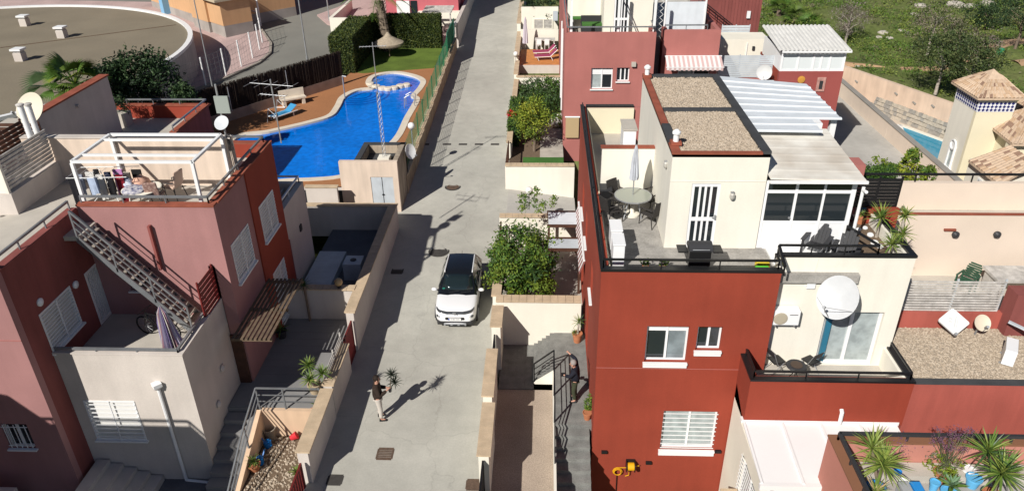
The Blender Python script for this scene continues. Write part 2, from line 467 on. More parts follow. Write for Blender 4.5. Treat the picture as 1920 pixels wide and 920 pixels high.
# ================================================================ RIGHT STREET FRONT: walls, yard, steps
def cap_wall(name, label, x0, x1, y0, y1, zb, zt, m=M_CREAM, axis='y', capw=None, group='cream garden walls', over=.06):
    t = thing(name, label, 'wall', ((x0+x1)/2, (y0+y1)/2, zb), group)
    MB().box(x0, x1, y0, y1, zb, zt-.06).build('wall', m, t)
    if axis == 'y': caps(t, ((x0+x1)/2, y0), ((x0+x1)/2, y1), x1-x0+2*over, zt)
    else: caps(t, (x0, (y0+y1)/2), (x1, (y0+y1)/2), y1-y0+2*over, zt)
    return t
cap_wall('garden_wall', 'low cream street wall with sand cap tiles, nearest the camera', -1.92, -1.60, 16.85, 19.3, -1, 1.2)
cap_wall('garden_wall', 'cream street wall with sand cap tiles one step up, beside the gravel yard', -1.96, -1.66, 19.42, 22.05, -1, 1.36)
cap_wall('gate_pier', 'short cream pier with a sand cap beside the car bonnet', -1.92, -1.58, 23.3, 24.75, -1, 1.45)
cap_wall('garden_wall', 'short cream wall end beside the leafy courtyard tree and the car', -2.0, -1.72, 25.36, 27.2, -.6, 1.5)
cap_wall('garden_wall', 'sunlit cream wall with tiled cap between the stairs and the tree courtyard', -1.85, 1.56, 24.95, 25.3, -1, 1.55, axis='x')
cap_wall('garden_wall', 'cream rear wall of the tree courtyard along the side lane', -2.1, 1.66, 32.25, 32.5, -.4, 1.6, axis='x')
cap_wall('garden_wall', 'tall cream wall with sand cap facing the side lane with the globe lamp', -2.07, 1.7, 37.6, 37.85, -.8, 1.98, axis='x', m=M_WCREAM)
def bar_gate(name, label, x, y0, y1, zb, zt, m, n=8, w=.03, solid=False, cat='gate', group=None):
    t = thing(name, label, cat, (x, (y0+y1)/2, zb), group)
    f = MB()
    for z in (zb+.08, zt-.04): f.box(x-w, x+w, y0, y1, z-.03, z+.03)
    for y in (y0+.03, y1-.03): f.box(x-w, x+w, y-.03, y+.03, zb, zt)
    f.build('frame', m, t)
    me = shared(MB().box(-.012, .012, -.02 if not solid else -(y1-y0)/n*.38, .02 if not solid else (y1-y0)/n*.38, -(zt-zb)/2+.1, (zt-zb)/2-.06), 'slat', m)
    for k in range(n): inst('slat', me, t, (x, y0+(y1-y0)*(k+.5)/n, (zb+zt)/2))
    return t
bar_gate('garden_gate', 'black street gate at the head of the tiled landing', -1.8, 22.2, 23.2, -.3, 1.15, M_BLACK, 8, solid=True)
bar_gate('garden_gate', 'black street gate into the gravel yard at the photo edge', -1.78, 15.3, 16.8, -.3, 1.05, M_BLACK, 12, solid=True)
bar_gate('garden_gate', 'brown barred gate of the tree courtyard', -2.0, 29.8, 31.9, 0, 1.5, M_BROWNW, 12)
bar_gate('garden_gate', 'dark brown slatted gate below the red flowers', -2.05, 38.2, 41.4, .5, 1.9, M_BROWNW, 14)
o = MB().box(-1.6, -1.4, 16.0, 16.2, -2, .1).build('gate_post', M_CREAM); tag(o, 'low cream gate post stub at the foot of the gravel yard', 'post')

M_WOODT = mat('grey_wood_look_tile', (.22, .22, .205), .7, stain=.22, sscale=3.0, grain=.16, gscale=24)
M_WOODL = mat('pale_wood_look_tile', (.37, .35, .32), .7, stain=.25, sscale=2.0, grain=.2, gscale=20)
struct(MB().box(-1.66, .45, 15.9, 22.15, -1.4, -.65).build('gravel_yard', M_YARD))
struct(MB().box(-1.66, .45, 15.55, 15.9, -1.4, -.5).build('yard_kerb', M_CREAM))
ld = MB().box(-1.66, -.3, 22.15, 24.95, -1.4, -.66).build('landing', M_WOODT); struct(ld)
planks(ld, 'tile', M_WOODT, -1.64, -.32, 22.17, 24.93, -.62, .34, 'y')
t = thing('garden_steps', 'grey tiled steps up from the landing with white side and black rail', 'steps', (-.1, 23.4, -.65))
for k in range(5):
    x0 = -.3 + .16*k
    MB().box(x0, .5, 22.6-.0, 24.94, -.66+.13*k, -.66+.13*(k+1)-.02).build('step', M_WOODT, t)
    MB().box(x0-.02, x0+.17, 22.58, 24.94, -.66+.13*(k+1)-.02, -.66+.13*(k+1)).build('tread', M_WOODT, t)
MB().hexa([(-.3, 22.5, -.66), (.45, 22.5, -.66), (.45, 22.57, -.66), (-.3, 22.57, -.66)], [(-.3, 22.5, -.6), (.45, 22.5, -.02), (.45, 22.57, -.02), (-.3, 22.57, -.6)]).build('side_wall', M_WCREAM, t)
wk = MB().box(.5, 1.74, 19.6, 24.95, -2.8, -.03).build('walkway', M_WOODT); struct(wk)
planks(wk, 'tile', M_WOODT, .5, 1.74, 19.6, 24.95, 0, .3, 'x', t=.03)
MB().box(.42, .5, 16, 22.5, -2.8, -.05).build('walkway_side_wall', M_WCREAM, wk)
t = thing('outdoor_stairs', 'grey wood-look steps down beside the red house', 'stairs', (1.1, 17.6, -1.6))
for k in range(9):
    y1 = 19.6-.36*k
    MB().box(.5, 1.66, y1-.36, y1, -2.9, -.17*(k+1)-.03).build('step', M_WOODT, t)
    MB().box(.49, 1.66, y1-.38, y1, -.17*(k+1)-.03, -.17*(k+1)).build('tread', M_WOODT, t)
t = thing('step_railing', 'black steel railing beside the sunken walkway and stairs', 'railing', (.47, 20, 0))
m = MB()
pts = [(-.28, 22.55, .28), (.46, 22.55, .92), (.46, 19.7, .92), (.46, 17.0, -.5)]
for dz in (0, -.26, -.52):
    for a, b in zip(pts, pts[1:]): m.beam((a[0], a[1], a[2]+dz), (b[0], b[1], b[2]+dz), .045 if dz == 0 else .025, .045 if dz == 0 else .025)
m.build('rails', M_BLACK, t)
for p in [(-.28, 22.55, .28, -.66), (.46, 22.55, .92, 0), (.46, 21.1, .92, 0), (.46, 19.7, .92, 0), (.46, 18.3, .18, -.8), (.46, 17.0, -.5, -1.4)]:
    MB().box(p[0]-.025, p[0]+.025, p[1]-.025, p[1]+.025, p[3], p[2]).build('post', M_BLACK, t)

# tree courtyard floor, side lane
struct(MB().box(-1.75, 1.74, 25.3, 32.25, -1.2, -.05).build('courtyard_floor', M_FLOORT))
mb = MB()
mb.hexa([(-1.9, 32.5, -2), (1.74, 32.5, -2), (1.74, 37.6, -2), (-1.9, 37.6, -2)], [(-1.9, 32.5, .34), (1.74, 32.5, .1), (1.74, 37.6, .02), (-1.9, 37.6, .545)])
struct(mb.build('side_lane', M_ALLEY))

# ================================================================ RED HOUSE A with roof terrace
A = thing('red_house', 'brick red two storey house with a furnished roof terrace and gravelled stair tower', 'house', (4.4, 26, -2.6), 'terraced red houses')
FA = ('x', 19.02, -1)
hU1, hU2, hL = (3.24, 4.53, 3.2, 4.57), (4.79, 5.54, 3.68, 4.57), (4.03, 5.81, -.5, 1.19)
wall(A, FA, 1.74, 7.0, -2.6, 6.52, M_RED, [hU1, hU2, hL])
window(A, FA, *hU1, panes=2, glass=[M_GLASS, M_GLASS2], shutter=.14, apron=.12, label='sliding window, left leaf open and dark')
window(A, FA, *hU2, panes=2, apron=.12)
window(A, FA, *hL, panes=2, glass=M_CURTAIN, hbars=9, apron=.16)
FAL = ('y', 1.74, -1)
hs = [(25.9, 26.9, 3.4, 4.6), (22.0, 23.0, 3.4, 4.6), (28.6, 29.8, 3.3, 4.6), (23.3, 24.2, 0.0, 2.1), (27.2, 28.6, .3, 2.3)]
wall(A, FAL, 19.27, 33.8, -2.6, 6.52, M_RED, hs)
for h in hs[:3]: window(A, FAL, *h, shutter=.5)
window(A, FAL, *hs[3], panes=1, sill=False, frame_m=M_BROWNW, label='brown side door beside the potted plants')
window(A, FAL, *hs[4], panes=2, sill=False)
wall(A, ('x', 34.0, 1), 1.74, 7.0, -1, 6.52, M_REDF)
wall(A, ('y', 7.0, 1), 19.3, 33.8, -2.6, 6.2, M_RED)
# string line on the facade
MB().box(1.74, 7.0, 19.012, 19.03, 2.93, 2.945).build('render_joint', M_REDF, A)
# dark coping round the parapet
c = MB()
c.box(1.72, 7.04, 18.99, 19.2, 6.52, 6.6); c.box(1.72, 1.88, 19.2, 34.0, 6.52, 6.6); c.box(1.98, 4.2, 33.75, 34.02, 6.52, 6.6)
c.build('coping', M_BLACK, A)
tr = MB().box(1.99, 9.4, 19.3, 24.2, 6.0, 6.30).build('terrace_floor', M_WOODL, A)
planks(tr, 'plank', M_WOODL, 1.99, 6.9, 19.3, 24.2, 6.33, .2, 'x', t=.02, gap=.008)
MB().box(1.99, 4.2, 24.2, 33.75, 5.0, 5.3).build('terrace_floor', M_FLOORT, A)
MB().box(1.985, 2.03, 19.3, 33.8, 5.2, 6.52).build('parapet_lining', M_YELLOW, A)
MB().box(2.04, 4.2, 33.6, 33.75, 5.3, 6.51).build('parapet_lining', M_YELLOW, A)
rail(A, [(1.8, 33.6, 6.6), (1.8, 24.3, 6.6)], .2, M_BLACK, posts=3, r=.022)
rail(A, [(1.8, 24.0, 6.6), (1.8, 19.1, 6.6), (6.9, 19.1, 6.6), (6.9, 19.5, 6.6)], .28, M_BLACK, posts=1.7, r=.03)
# partition wall with red top
MB().box(2.03, 4.0, 24.2, 24.4, 5.3, 8.32).build('partition_wall', M_WCREAM, A)
MB().box(1.98, 4.0, 24.17, 24.43, 8.32, 8.36).build('partition_coping', M_REDTRIM, A)
# stair tower
TX0, TX1, TY0, TY1, TZ = 3.83, 6.69, 20.81, 28.7, 9.5
FT = ('x', TY0, -1)
d0, d1 = at(1285, 463, y=TY0), at(1347, 343, y=TY0)
door = (4.50, 5.36, 6.34, 8.55)
wall(A, FT, TX0, TX1, 6.2, TZ, M_WCREAM, [door])
wall(A, ('y', TX0, -1), TY0+.25, TY1, 5.2, TZ, M_WCREAM)
wall(A, ('y', TX1, 1), TY0+.25, TY1, 6.2, TZ, M_WCREAM)
wall(A, ('x', TY1, 1), TX0+.25, TX1-.25, 5.2, TZ, M_CREAM)
MB().box(TX0, TX1, TY0-.012, TY0, 8.62, 8.64).build('render_joint', M_CREAM, A)
dr = MB()
for a, b, c, d in ((4.50, 4.59, 6.34, 8.55), (5.27, 5.36, 6.34, 8.55), (4.59, 5.27, 8.44, 8.55), (4.59, 5.27, 6.34, 6.48), (4.59, 5.27, 7.28, 7.40)):
    dr.box(a, b, TY0+.02, TY0+.08, c, d)
for k in range(5):
    x = 4.59 + .68*k/4 - (.035 if 0 < k < 4 else 0); dr.box(x, x+.07 if 0 < k < 4 else x+.001, TY0+.03, TY0+.07, 6.48, 8.44)
D = dr.build('door', M_PVC, A)
MB().box(4.59, 5.27, TY0+.05, TY0+.055, 6.48, 8.44).build('pane', M_GLASS, D)
MB().box(5.28, 5.32, TY0-.04, TY0+.02, 7.35, 7.5).tube((5.3, TY0-.04, 7.42), (5.2, TY0-.04, 7.42), .012).build('handle', M_GALV, D)
rf = MB().box(TX0, TX1, TY0, TY1, TZ-.1, TZ).build('roof', M_GRAVEL, A)
t_ = MB(); zc = TZ+.09
t_.box(TX1-.24, TX1+.02, TY0, TY1, TZ, zc); t_.box(TX0-.02, TX1-.24, TY1-.2, TY1+.02, TZ, zc); t_.box(TX0+.24, TX1-.24, 24.55, 24.8, TZ, zc-.01)
t_.box(TX0-.02, TX0+.24, 21.6, 23.2, TZ, zc-.003)
t_.build('coping', M_TRIM, A)
t_ = MB(); t_.box(TX0-.02, TX0+.2, 23.2, TY1-.2, TZ, zc); t_.box(TX0-.03, TX1-.24, TY0-.04, TY0+.12, TZ, TZ+.06); t_.box(TX0-.02, TX0+.24, TY0+.12, 21.6, TZ, TZ+.06)
t_.build('coping', M_REDTRIM, A)
def pebbles(parent, x0, x1, y0, y1, z, n, seed, r=.033):
    n = int(n*1.7)
    rnd = random.Random(seed)
    for mm, k in ((M_PEBA, 0), (M_PEBB, 1)):
        mb = MB()
        for _ in range(n//2):
            x, y, s = rnd.uniform(x0, x1), rnd.uniform(y0, y1), r*rnd.uniform(.6, 1.4)
            a = rnd.uniform(0, 6.3); ca, sa = math.cos(a)*s, math.sin(a)*s; e = rnd.uniform(.6, .9)
            h = s*rnd.uniform(.5, .9)
            mb.add([(x+ca, y+sa, z), (x-sa*e, y+ca*e, z), (x-ca, y-sa, z), (x+sa*e, y-ca*e, z), (x+ca*.4, y+sa*.4, z+h), (x-ca*.5, y-sa*.5, z+h*.9)],
                   [(0,1,4), (1,5,4), (1,2,5), (2,3,5), (3,4,5), (3,0,4)])
        mb.build('gravel', mm, parent, kind='stuff')
pebbles(rf, TX0+.22, TX1-.24, TY0+.12, 24.55, TZ, 3600, 1); pebbles(rf, TX0+.22, TX1-.24, 24.8, TY1-.2, TZ, 2600, 2)
def pot(x, y, z, h=.34):
    c = MB().lathe((x, y, z), [(.09, 0), (.09, h), (.13, h+.01), (.13, h+.07), (.05, h+.14)], 12).build('chimney', M_WHITE, A, smooth=True)
    MB().box(x-.16, x+.16, y-.16, y+.16, z-.02, z+.07).build('chimney_base', M_REDTRIM, c)
pot(4.0, 21.45, TZ+.09, .3); pot(3.95, 28.4, TZ+.09, .3)
# sunroom
SX0, SX1, SY = 6.72, 9.42, 20.85
FS = ('x', SY, -1)
sr = MB()
xs = [6.80, 7.62, 7.70, 8.46, 8.53, 9.28]
for a, b in ((6.72, 6.80), (7.62, 7.70), (8.46, 8.53), (9.28, 9.42)): sr.box(a, b, SY, SY+.08, 6.3, 8.62)
for a, b in ((8.22, 8.32), (8.54, 8.62), (7.2, 7.28), (6.3, 6.38)):
    for u0, u1 in ((6.80, 7.62), (7.70, 8.46), (8.53, 9.28)): sr.box(u0, u1, SY+.01, SY+.07, a, b)
sr.box(9.34, 9.42, SY+.08, 24.4, 6.3, 8.6)
S = sr.build('sunroom_frame', M_PVC, A)
for u0, u1 in ((6.80, 7.62), (7.70, 8.46), (8.53, 9.28)):
    MB().box(u0, u1, SY+.03, SY+.04, 7.28, 8.22).build('pane', M_GLASS, S); MB().box(u0, u1, SY+.03, SY+.04, 8.32, 8.54).build('pane', M_GLASS, S)
    MB().box(u0, u1, SY+.025, SY+.05, 6.38, 7.2).build('panel', M_PVC, S)
MB().box(7.54, 7.6, SY-.05, SY+.02, 7.38, 7.42).build('handle', M_GALV, S)
def ribbed(parent, name, m, pts, n, axis, th=.03, rib=.035):
    """Roof of separate ribbed panels; pts are the 4 corners (back-left, back-right, front-right, front-left)."""
    a, b, c, d = [Vector(p) for p in pts]
    for k in range(n):
        s0, s1 = k/n, (k+1)/n
        p0, p1 = a.lerp(d, s0), b.lerp(c, s0); q0, q1 = a.lerp(d, s1), b.lerp(c, s1)
        e = Vector((0, 0, rib)); f = Vector((0, 0, -th))
        i0, i1 = p0.lerp(q0, .62), p1.lerp(q1, .62); j0, j1 = p0.lerp(q0, .78), p1.lerp(q1, .78); l0, l1 = p0.lerp(q0, .93), p1.lerp(q1, .93)
        mb = MB(); top = [(p0, p1), (i0, i1), (j0+e, j1+e), (l0+e, l1+e), (q0, q1)]
        for (x0, x1), (y0, y1) in zip(top, top[1:]): mb.poly(x0, y0, y1, x1); mb.poly(x0+f, x1+f, y1+f, y0+f)
        mb.poly(*[t[0] for t in top], *[t[0]+f for t in reversed(top)]); mb.poly(*[t[1]+f for t in top], *[t[1] for t in reversed(top)])
        mb.poly(p0, p1, p1+f, p0+f); mb.poly(q1, q0, q0+f, q1+f)
        mb.build('roof_panel', m, parent)
M_BLUEW = mat('bluish_white_sheet_metal', (.68, .72, .75), .4, stain=.07, sscale=1.5, spec=.45, streak=.05)
M_CRPAN = mat('stained_cream_roof_panel', (.74, .71, .64), .6, stain=.12, sscale=.8, col2=(.60, .53, .44))
ribbed(A, 'roof_panel', M_BLUEW, [(6.72, 29.75, 9.22), (10.15, 28.75, 9.18), (10.15, 24.75, 9.18), (6.72, 24.75, 9.22)], 7, 'x')
ribbed(A, 'roof_panel', M_BLUEW, [(6.72, 24.74, 9.22), (9.12, 24.74, 9.19), (9.10, 23.5, 9.19), (6.72, 23.5, 9.22)], 2, 'x')
ribbed(A, 'roof_panel', M_CRPAN, [(6.72, 24.3, 9.04), (9.52, 24.3, 9.0), (9.52, 20.55, 8.78), (6.72, 20.55, 8.84)], 7, 'x', rib=.006)
MB().box(6.72, 9.56, 20.48, 20.56, 8.70, 8.78).build('gutter', M_WHITE, A)
MB().tube((9.5, 20.6, 8.55), (9.5, 20.6, 6.6), .05).tube((9.5, 20.36, 8.5), (9.5, 20.62, 8.45), .05).build('downpipe', M_WHITE, A)
MB().box(9.0, 9.4, 24.4, 24.9, 6, 9.15).box(9.9, 10.1, 25, 25.2, 5, 9.15).box(6.75, 9.1, 24.4, 24.5, 6, 9.1).box(6.75, 9.1, 29.4, 29.5, 5, 9.1).build('rear_post', M_WHITE, A)
MB().box(7.0, 9.95, 24.6, 33, -2, 5.6).build('rear_wing', M_REDF, A)
# cream balcony block on the right of the house
FC = ('x', 19.45, -1)
sd = (8.72, 10.5, 2.86, 4.88)
wall(A, FC, 7.0, 10.96, 2.7, 6.82, M_WCREAM, [sd])
wall(A, ('y', 10.96, 1), 19.7, 22.6, -2, 6.82, M_WCREAM)
MB().box(7.0, 10.95, 19.7, 22.6, 6.0, 6.36).build('balcony_floor', M_WHITE, A)
MB().box(6.98, 10.98, 19.42, 19.58, 6.82, 6.9).box(10.8, 10.98, 19.58, 22.6, 6.82, 6.9).build('coping', M_BLACK, A)
rail(A, [(6.95, 19.5, 6.86), (9.85, 19.5, 6.86), (9.35, 20.75, 6.86)], .32, M_BLACK, posts=1.0, r=.03)
rail(A, [(6.95, 19.5, 6.86), (6.95, 18.75, 6.6)], .3, M_BLACK, posts=1.5, r=.04)
window(A, FC, *sd, panes=2, glass=M_CURTAIN, sill=False, fr=.09)
MB().box(8.83, 9.0, 19.50, 19.56, 2.95, 4.78).build('curtain', M_BLUECUR, A)
# lower balcony with black rail
FBAL = ('x', 17.74, -1)
wall(A, FBAL, 6.22, 11.0, 1.9, 3.54, M_RED)
MB().box(6.25, 11, 17.99, 19.45, 2.3, 2.84).build('balcony_floor', M_FLOORT, A)
wall(A, ('y', 6.22, -1), 17.99, 19.02, 1.9, 3.54, M_RED); wall(A, ('y', 11.0, 1), 17.99, 19.45, 1.9, 3.54, M_WCREAM)
MB().box(6.2, 11.02, 17.71, 17.9, 3.54, 3.6).box(6.2, 6.38, 17.9, 19.0, 3.54, 3.6).box(10.84, 11.02, 17.9, 19.44, 3.54, 3.6).build('coping', M_BLACK, A)
rail(A, [(6.33, 18.9, 3.6), (6.33, 17.85, 3.6), (10.9, 17.85, 3.6), (10.9, 19.35, 3.6)], .22, M_BLACK, posts=1.6, r=.03)
# the lower storey below the balcony and the white roofed porch
MB().box(7.0, 11.0, 19.0, 19.4, -2.6, 2.7).build('wall', M_RED, A)
CP = thing('porch', 'white roofed porch with barred side window against the red house', 'porch', (8.5, 16.7, -2.6))
for k in range(4):
    x0 = 6.22 + 1.16*k
    mb = MB().hexa([(x0+.02, 15.4, 1.72), (x0+1.14, 15.4, 1.72), (x0+1.14, 17.9, 1.9), (x0+.02, 17.9, 1.9)], [(x0+.02, 15.4, 1.78), (x0+1.14, 15.4, 1.78), (x0+1.14, 17.9, 1.96), (x0+.02, 17.9, 1.96)])
    mb.build('roof_panel', M_WHITE, CP)
    MB().beam((x0, 15.4, 1.80), (x0, 17.9, 1.98), .07, .05).build('roof_rib', M_WHITE, CP)
MB().box(6.15, 10.9, 17.72, 17.9, 1.9, 2.02).build('flashing', M_WHITE, CP)
MB().box(6.15, 10.9, 15.3, 15.42, 1.62, 1.8).build('gutter', M_WHITE, CP)
hw = (15.75, 17.3, -.6, 1.1)
wall(CP, ('y', 6.22, -1), 15.4, 18.95, -2.6, 1.72, M_CREAM, [hw], t=.2)
MB().hexa([(6.22, 17.9, 1.73), (6.42, 17.9, 1.73), (6.42, 18.95, 1.73), (6.22, 18.95, 1.73)], [(6.22, 17.9, 1.96), (6.42, 17.9, 1.96), (6.42, 18.95, 2.45), (6.22, 18.95, 2.45)]).build('wall', M_CREAM, CP)
window(CP, ('y', 6.22, -1), *hw, panes=2, glass=M_CURTAIN, hbars=11, bars=2, sill=False)
MB().box(6.5, 11, 15.4, 15.46, 1.2, 1.6).box(6.42, 6.6, 15.4, 15.5, -2.6, 1.6).build('front_frame', M_PVC, CP)
MB().box(6.6, 11, 15.44, 15.45, -2.6, 1.2).build('pane', mat('greenish_glass', (.35, .5, .46), .1, spec=.6), CP)
MB().path([(9.05, 17.68, 2.55), (9.05, 17.6, 2.5), (9.05, 17.58, 2.1)], .06, 8).build('vent_pipe', M_WHITE, CP)
cap_wall('garden_wall', 'cream wall stub with a white cap at the foot of the porch', 5.75, 6.15, 13.5, 17.2, -2.6, -.35, m=M_WCREAM)

# ================================================================ NEIGHBOUR HOUSE C (right), TERRACE D (bottom right)
C_ = thing('red_house', 'faded red house with gravel roof and satellite dishes right of the balcony', 'house', (15, 20, -2.6), 'terraced red houses')
MC = mat('sunfaded_red_plaster', (.40, .10, .075), .9, stain=.12, grain=.05, bump=.15, streak=.12)
wall(C_, ('x', 17.76, -1), 11.0, 22, -2.6, 3.5, MC)
rfc = MB().box(11.04, 22, 18.0, 20.7, 3.2, 3.45).build('roof', M_GRAVEL, C_)
MB().box(11.0, 22, 17.74, 18.0, 3.5, 3.53).build('coping', M_TRIM, C_)
pebbles(rfc, 11.06, 17, 18.0, 20.68, 3.45, 5200, 5)
MB().box(11.0, 14.9, 20.7, 20.9, 3.2, 4.05).build('parapet', MC, C_)
MB().box(14.9, 22, 20.3, 20.9, 3.2, 5.0).build('parapet', M_DRED, C_)
MB().beam((14.75, 20.1, 4.15), (16.6, 18.6, 3.75), .12, .05).build('flashing', M_ZINC, C_)
MB().box(11.0, 22, 20.9, 23.6, 3.2, 3.7).build('terrace_floor', M_FLOORT, C_)
MB().box(11.1, 22, 23.6, 23.85, 3.0, 6.15).build('rear_wall', M_SALMON if False else mat('pinkish_cream_plaster', (.72, .60, .49), .9, stain=.07, grain=.04, bump=.12), C_)
MB().box(11.0, 22, 23.57, 23.7, 6.15, 6.19).build('coping', M_REDTRIM, C_)
MB().box(11.1, 22, 24.9, 25.1, 5.5, 6.75).build('rear_wall', MATS['pinkish_cream_plaster'], C_)
MB().box(11.1, 22, 23.85, 24.9, 5.5, 5.7).build('terrace_floor', M_FLOORT, C_)
rail(C_, [(11.3, 25.0, 6.75), (17.2, 25.0, 6.75), (18.5, 23.9, 6.75)], .3, M_BLACK, posts=1.8)
for x in (14.15, 17.2):
    MB().box(x-.2, x+.2, 23.53, 23.6, 5.55, 5.62).build('beam_end', M_REDTRIM, C_)
t = thing('slat_fence', 'weathered white slatted fence above the gravel roof', 'fence', (13.2, 20.8, 4.05))
slat_fence(t, ('x', 20.8, -1), 11.75, 14.75, 4.05, 5.22, 12, M_WOODG, w=.58, posts=3, pm=M_ZINC, n0=0)

DD = thing('pink_terrace_house', 'salmon pink house with potted yuccas on its walled terrace', 'house', (12, 13.5, -2.6))
M_BRCAP = mat('brown_parapet_top', (.24, .11, .06), .9, stain=.1)
wall(DD, ('y', 7.86, -1), 9.0, 15.68, -2.6, 3.34, M_SALMON)
wall(DD, ('x', 15.68, 1), 8.11, 20, -2.6, 3.34, M_SALMON)
MB().box(8.11, 20, 9, 15.43, 2.0, 2.45).build('terrace_floor', mat('terrace_grey', (.42, .39, .36), .9, stain=.2, sscale=1.5), DD)
MB().box(7.84, 8.12, 9.0, 15.4, 3.34, 3.39).box(7.84, 20, 15.4, 15.7, 3.34, 3.39).build('coping', M_BRCAP, DD)
rail(DD, [(8.05, 10.0, 3.39), (8.05, 15.5, 3.39), (19, 15.5, 3.39)], .22, M_DKGREY, posts=.9, r=.045)

# ================================================================ GARDENS FURTHER UP THE STREET (right)
struct(MB().box(-2.0, 1.2, 37.85, 54.2, -.5, .74).build('garden_ground', M_SOIL))
struct(MB().box(-1.2, 1.2, 37.9, 41.6, .74, .78).build('artificial_lawn', M_TURF))
M_PAVER = mat('garden_paver', (.45, .41, .35), .9, stain=.2, sscale=2)
gp = MB().box(-.2, 1.2, 41.6, 46.5, .7, .75).build('garden_paving', M_PAVER); struct(gp)
planks(gp, 'paver', M_PAVER, -.2, 1.2, 41.62, 46.5, .79, .6, 'x', t=.04, gap=.03)
def simple_wall(name, label, x0, x1, y0, y1, z0, z1, m, group=None, cap=True, cat='wall'):
    t = thing(name, label, cat, ((x0+x1)/2, (y0+y1)/2, z0), group)
    MB().box(x0, x1, y0, y1, z0, z1-(.05 if cap else 0)).build('wall', m, t)
    if cap: MB().box(x0-.05, x1+.05, y0-.05, y1+.05, z1-.05, z1).build('coping', M_CAP, t)
    return t
simple_wall('garden_wall', 'cream street wall beside the clipped hedge', -2.15, -1.9, 41.6, 54.2, 0, 1.75, M_CREAM, 'cream garden walls')
simple_wall('garden_wall', 'cream cross wall behind the ivy garden', -2.0, 1.2, 54.2, 54.45, 0, 1.95, M_CREAM, 'cream garden walls')
struct(MB().box(-2.0, 1.2, 54.45, 58.0, -.5, .95).build('pink_courtyard', M_PINKPAVE))
simple_wall('garden_wall', 'cream street wall of the bare pink courtyard', -2.2, -1.95, 54.5, 58, 0, 2.1, M_CREAM, 'cream garden walls')
simple_wall('retaining_wall', 'cream retaining wall in front of the orange timber deck', -2.0, 1.2, 57.85, 58.05, 0, 1.72, M_BEIGE, cap=False)
dk = MB().box(-1.95, 1.2, 58.05, 63.0, 0, 1.62).build('timber_deck', M_DECK); struct(dk)
planks(dk, 'plank', M_DECK, -1.95, 1.2, 58.06, 62.9, 1.68, .14, 'x', t=.05, gap=.012)
simple_wall('garden_wall', 'cream street wall beside the timber deck', -2.3, -2.0, 58, 66, 0, 2.45, M_CREAM, 'cream garden walls')
simple_wall('garden_wall', 'cream wall behind the deck dining table', -2.0, 1.2, 64.2, 64.45, 0, 3.0, M_CREAM, 'cream garden walls', cap=False)
simple_wall('garden_wall', 'rear cream wall with louvred vents below the dark hedge', -2.0, 1.2, 66.4, 66.65, 0, 4.4, M_CREAM, 'cream garden walls', cap=False)
t = thing('louvred_vent', 'pair of brown louvred vents in the rear cream wall', 'vent', (-.2, 66.38, 2.9))
MB().box(-.95, .75, 66.33, 66.4, 2.55, 2.62).box(-.95, .75, 66.33, 66.4, 3.35, 3.42).box(-.95, -.85, 66.33, 66.4, 2.62, 3.35).box(-.12, -.02, 66.33, 66.4, 2.62, 3.35).box(.65, .75, 66.33, 66.4, 2.62, 3.35).build('frame', M_CREAM, t)
for a, b in ((-.85, -.12), (-.02, .65)):
    for k in range(6): MB().box(a, b, 66.35, 66.39, 2.64+.12*k, 2.72+.12*k).build('slat', M_WOODG, t)
o = MB().box(.75, 1.15, 65.7, 66.3, 3.4, 4.1).build('air_conditioner', M_ZINC); tag(o, 'grey air conditioner box high on the rear cream wall above the deck', 'air conditioner')
simple_wall('boundary_wall', 'shaded boundary wall across the far end of the street', -8.5, -2.3, 85, 85.3, 1, 4.5, M_BEIGE)
simple_wall('boundary_wall', 'tall cream wall along the far right of the street', -2.35, -2.05, 66, 84, 0, 3.2, M_CREAM, 'cream garden walls')

# ================================================================ HOUSE B
B = thing('red_house', 'faded red house with white roof terrace and a striped awning on its wing', 'house', (5.5, 50, 0), 'terraced red houses')
FB = ('x', 43.6, -1)
b1, b2 = (2.79, 4.05, 4.32, 5.58), (4.28, 5.02, 4.78, 5.6)
wall(B, FB, 1.2, 6.42, -1, 7.62, M_REDF, [b1, b2])
window(B, FB, *b1, panes=2, glass=[M_CURTAIN, M_GLASS], shutter=.28)
window(B, FB, *b2, panes=3)
MB().box(5.1, 5.36, 43.42, 43.6, 5.7, 5.95).build('vent_box', M_FLOORT, B)
wall(B, ('y', 1.2, -1), 43.85, 62, -1, 7.62, M_REDF)
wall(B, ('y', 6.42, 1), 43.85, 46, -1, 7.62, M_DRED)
MB().box(1.45, 10.4, 46, 62, -1, 6.8).box(1.45, 6.17, 43.85, 46, 6.5, 7.0).build('roof', M_FLOORT, B)
for y, z0, z1 in ((46, 2.2, 7.3), (48.5, 2.2, 7.2), (46.9, 3, 7.1)): MB().tube((1.13, y, z0), (1.13, y, z1), .05).build('downpipe', M_WHITE, B)
rail(B, [(1.32, 60, 7.62), (1.32, 43.75, 7.62), (6.3, 43.75, 7.62), (6.3, 45.4, 7.62)], .3, M_GREYM, posts=2.5)
for x in (1.55, 4.25, 6.3): MB().box(x-.07, x+.07, 43.86, 44.0, 7.0, 10.2).build('pergola_post', M_WHITE, B)
fb = ('x', 45.3, -1); bd = (4.1, 4.98, 7.0, 9.3)
wall(B, fb, 3.5, 6.35, 6.9, 10.6, M_CREAM, [bd])
wall(B, ('y', 3.5, -1), 45.55, 52, 6.9, 10.6, M_CREAM); wall(B, ('y', 6.35, 1), 45.55, 52, 6.9, 10.6, M_CREAM)
MB().box(3.75, 6.1, 45.55, 52, 10.4, 10.6).build('roof', M_GRAVEL, B)
d = MB()
for a, b, c, e in ((4.1, 4.2, 7, 9.3), (4.88, 4.98, 7, 9.3), (4.2, 4.88, 9.2, 9.3), (4.2, 4.88, 7, 7.1), (4.2, 4.88, 7.95, 8.08)): d.box(a, b, 45.32, 45.38, c, e)
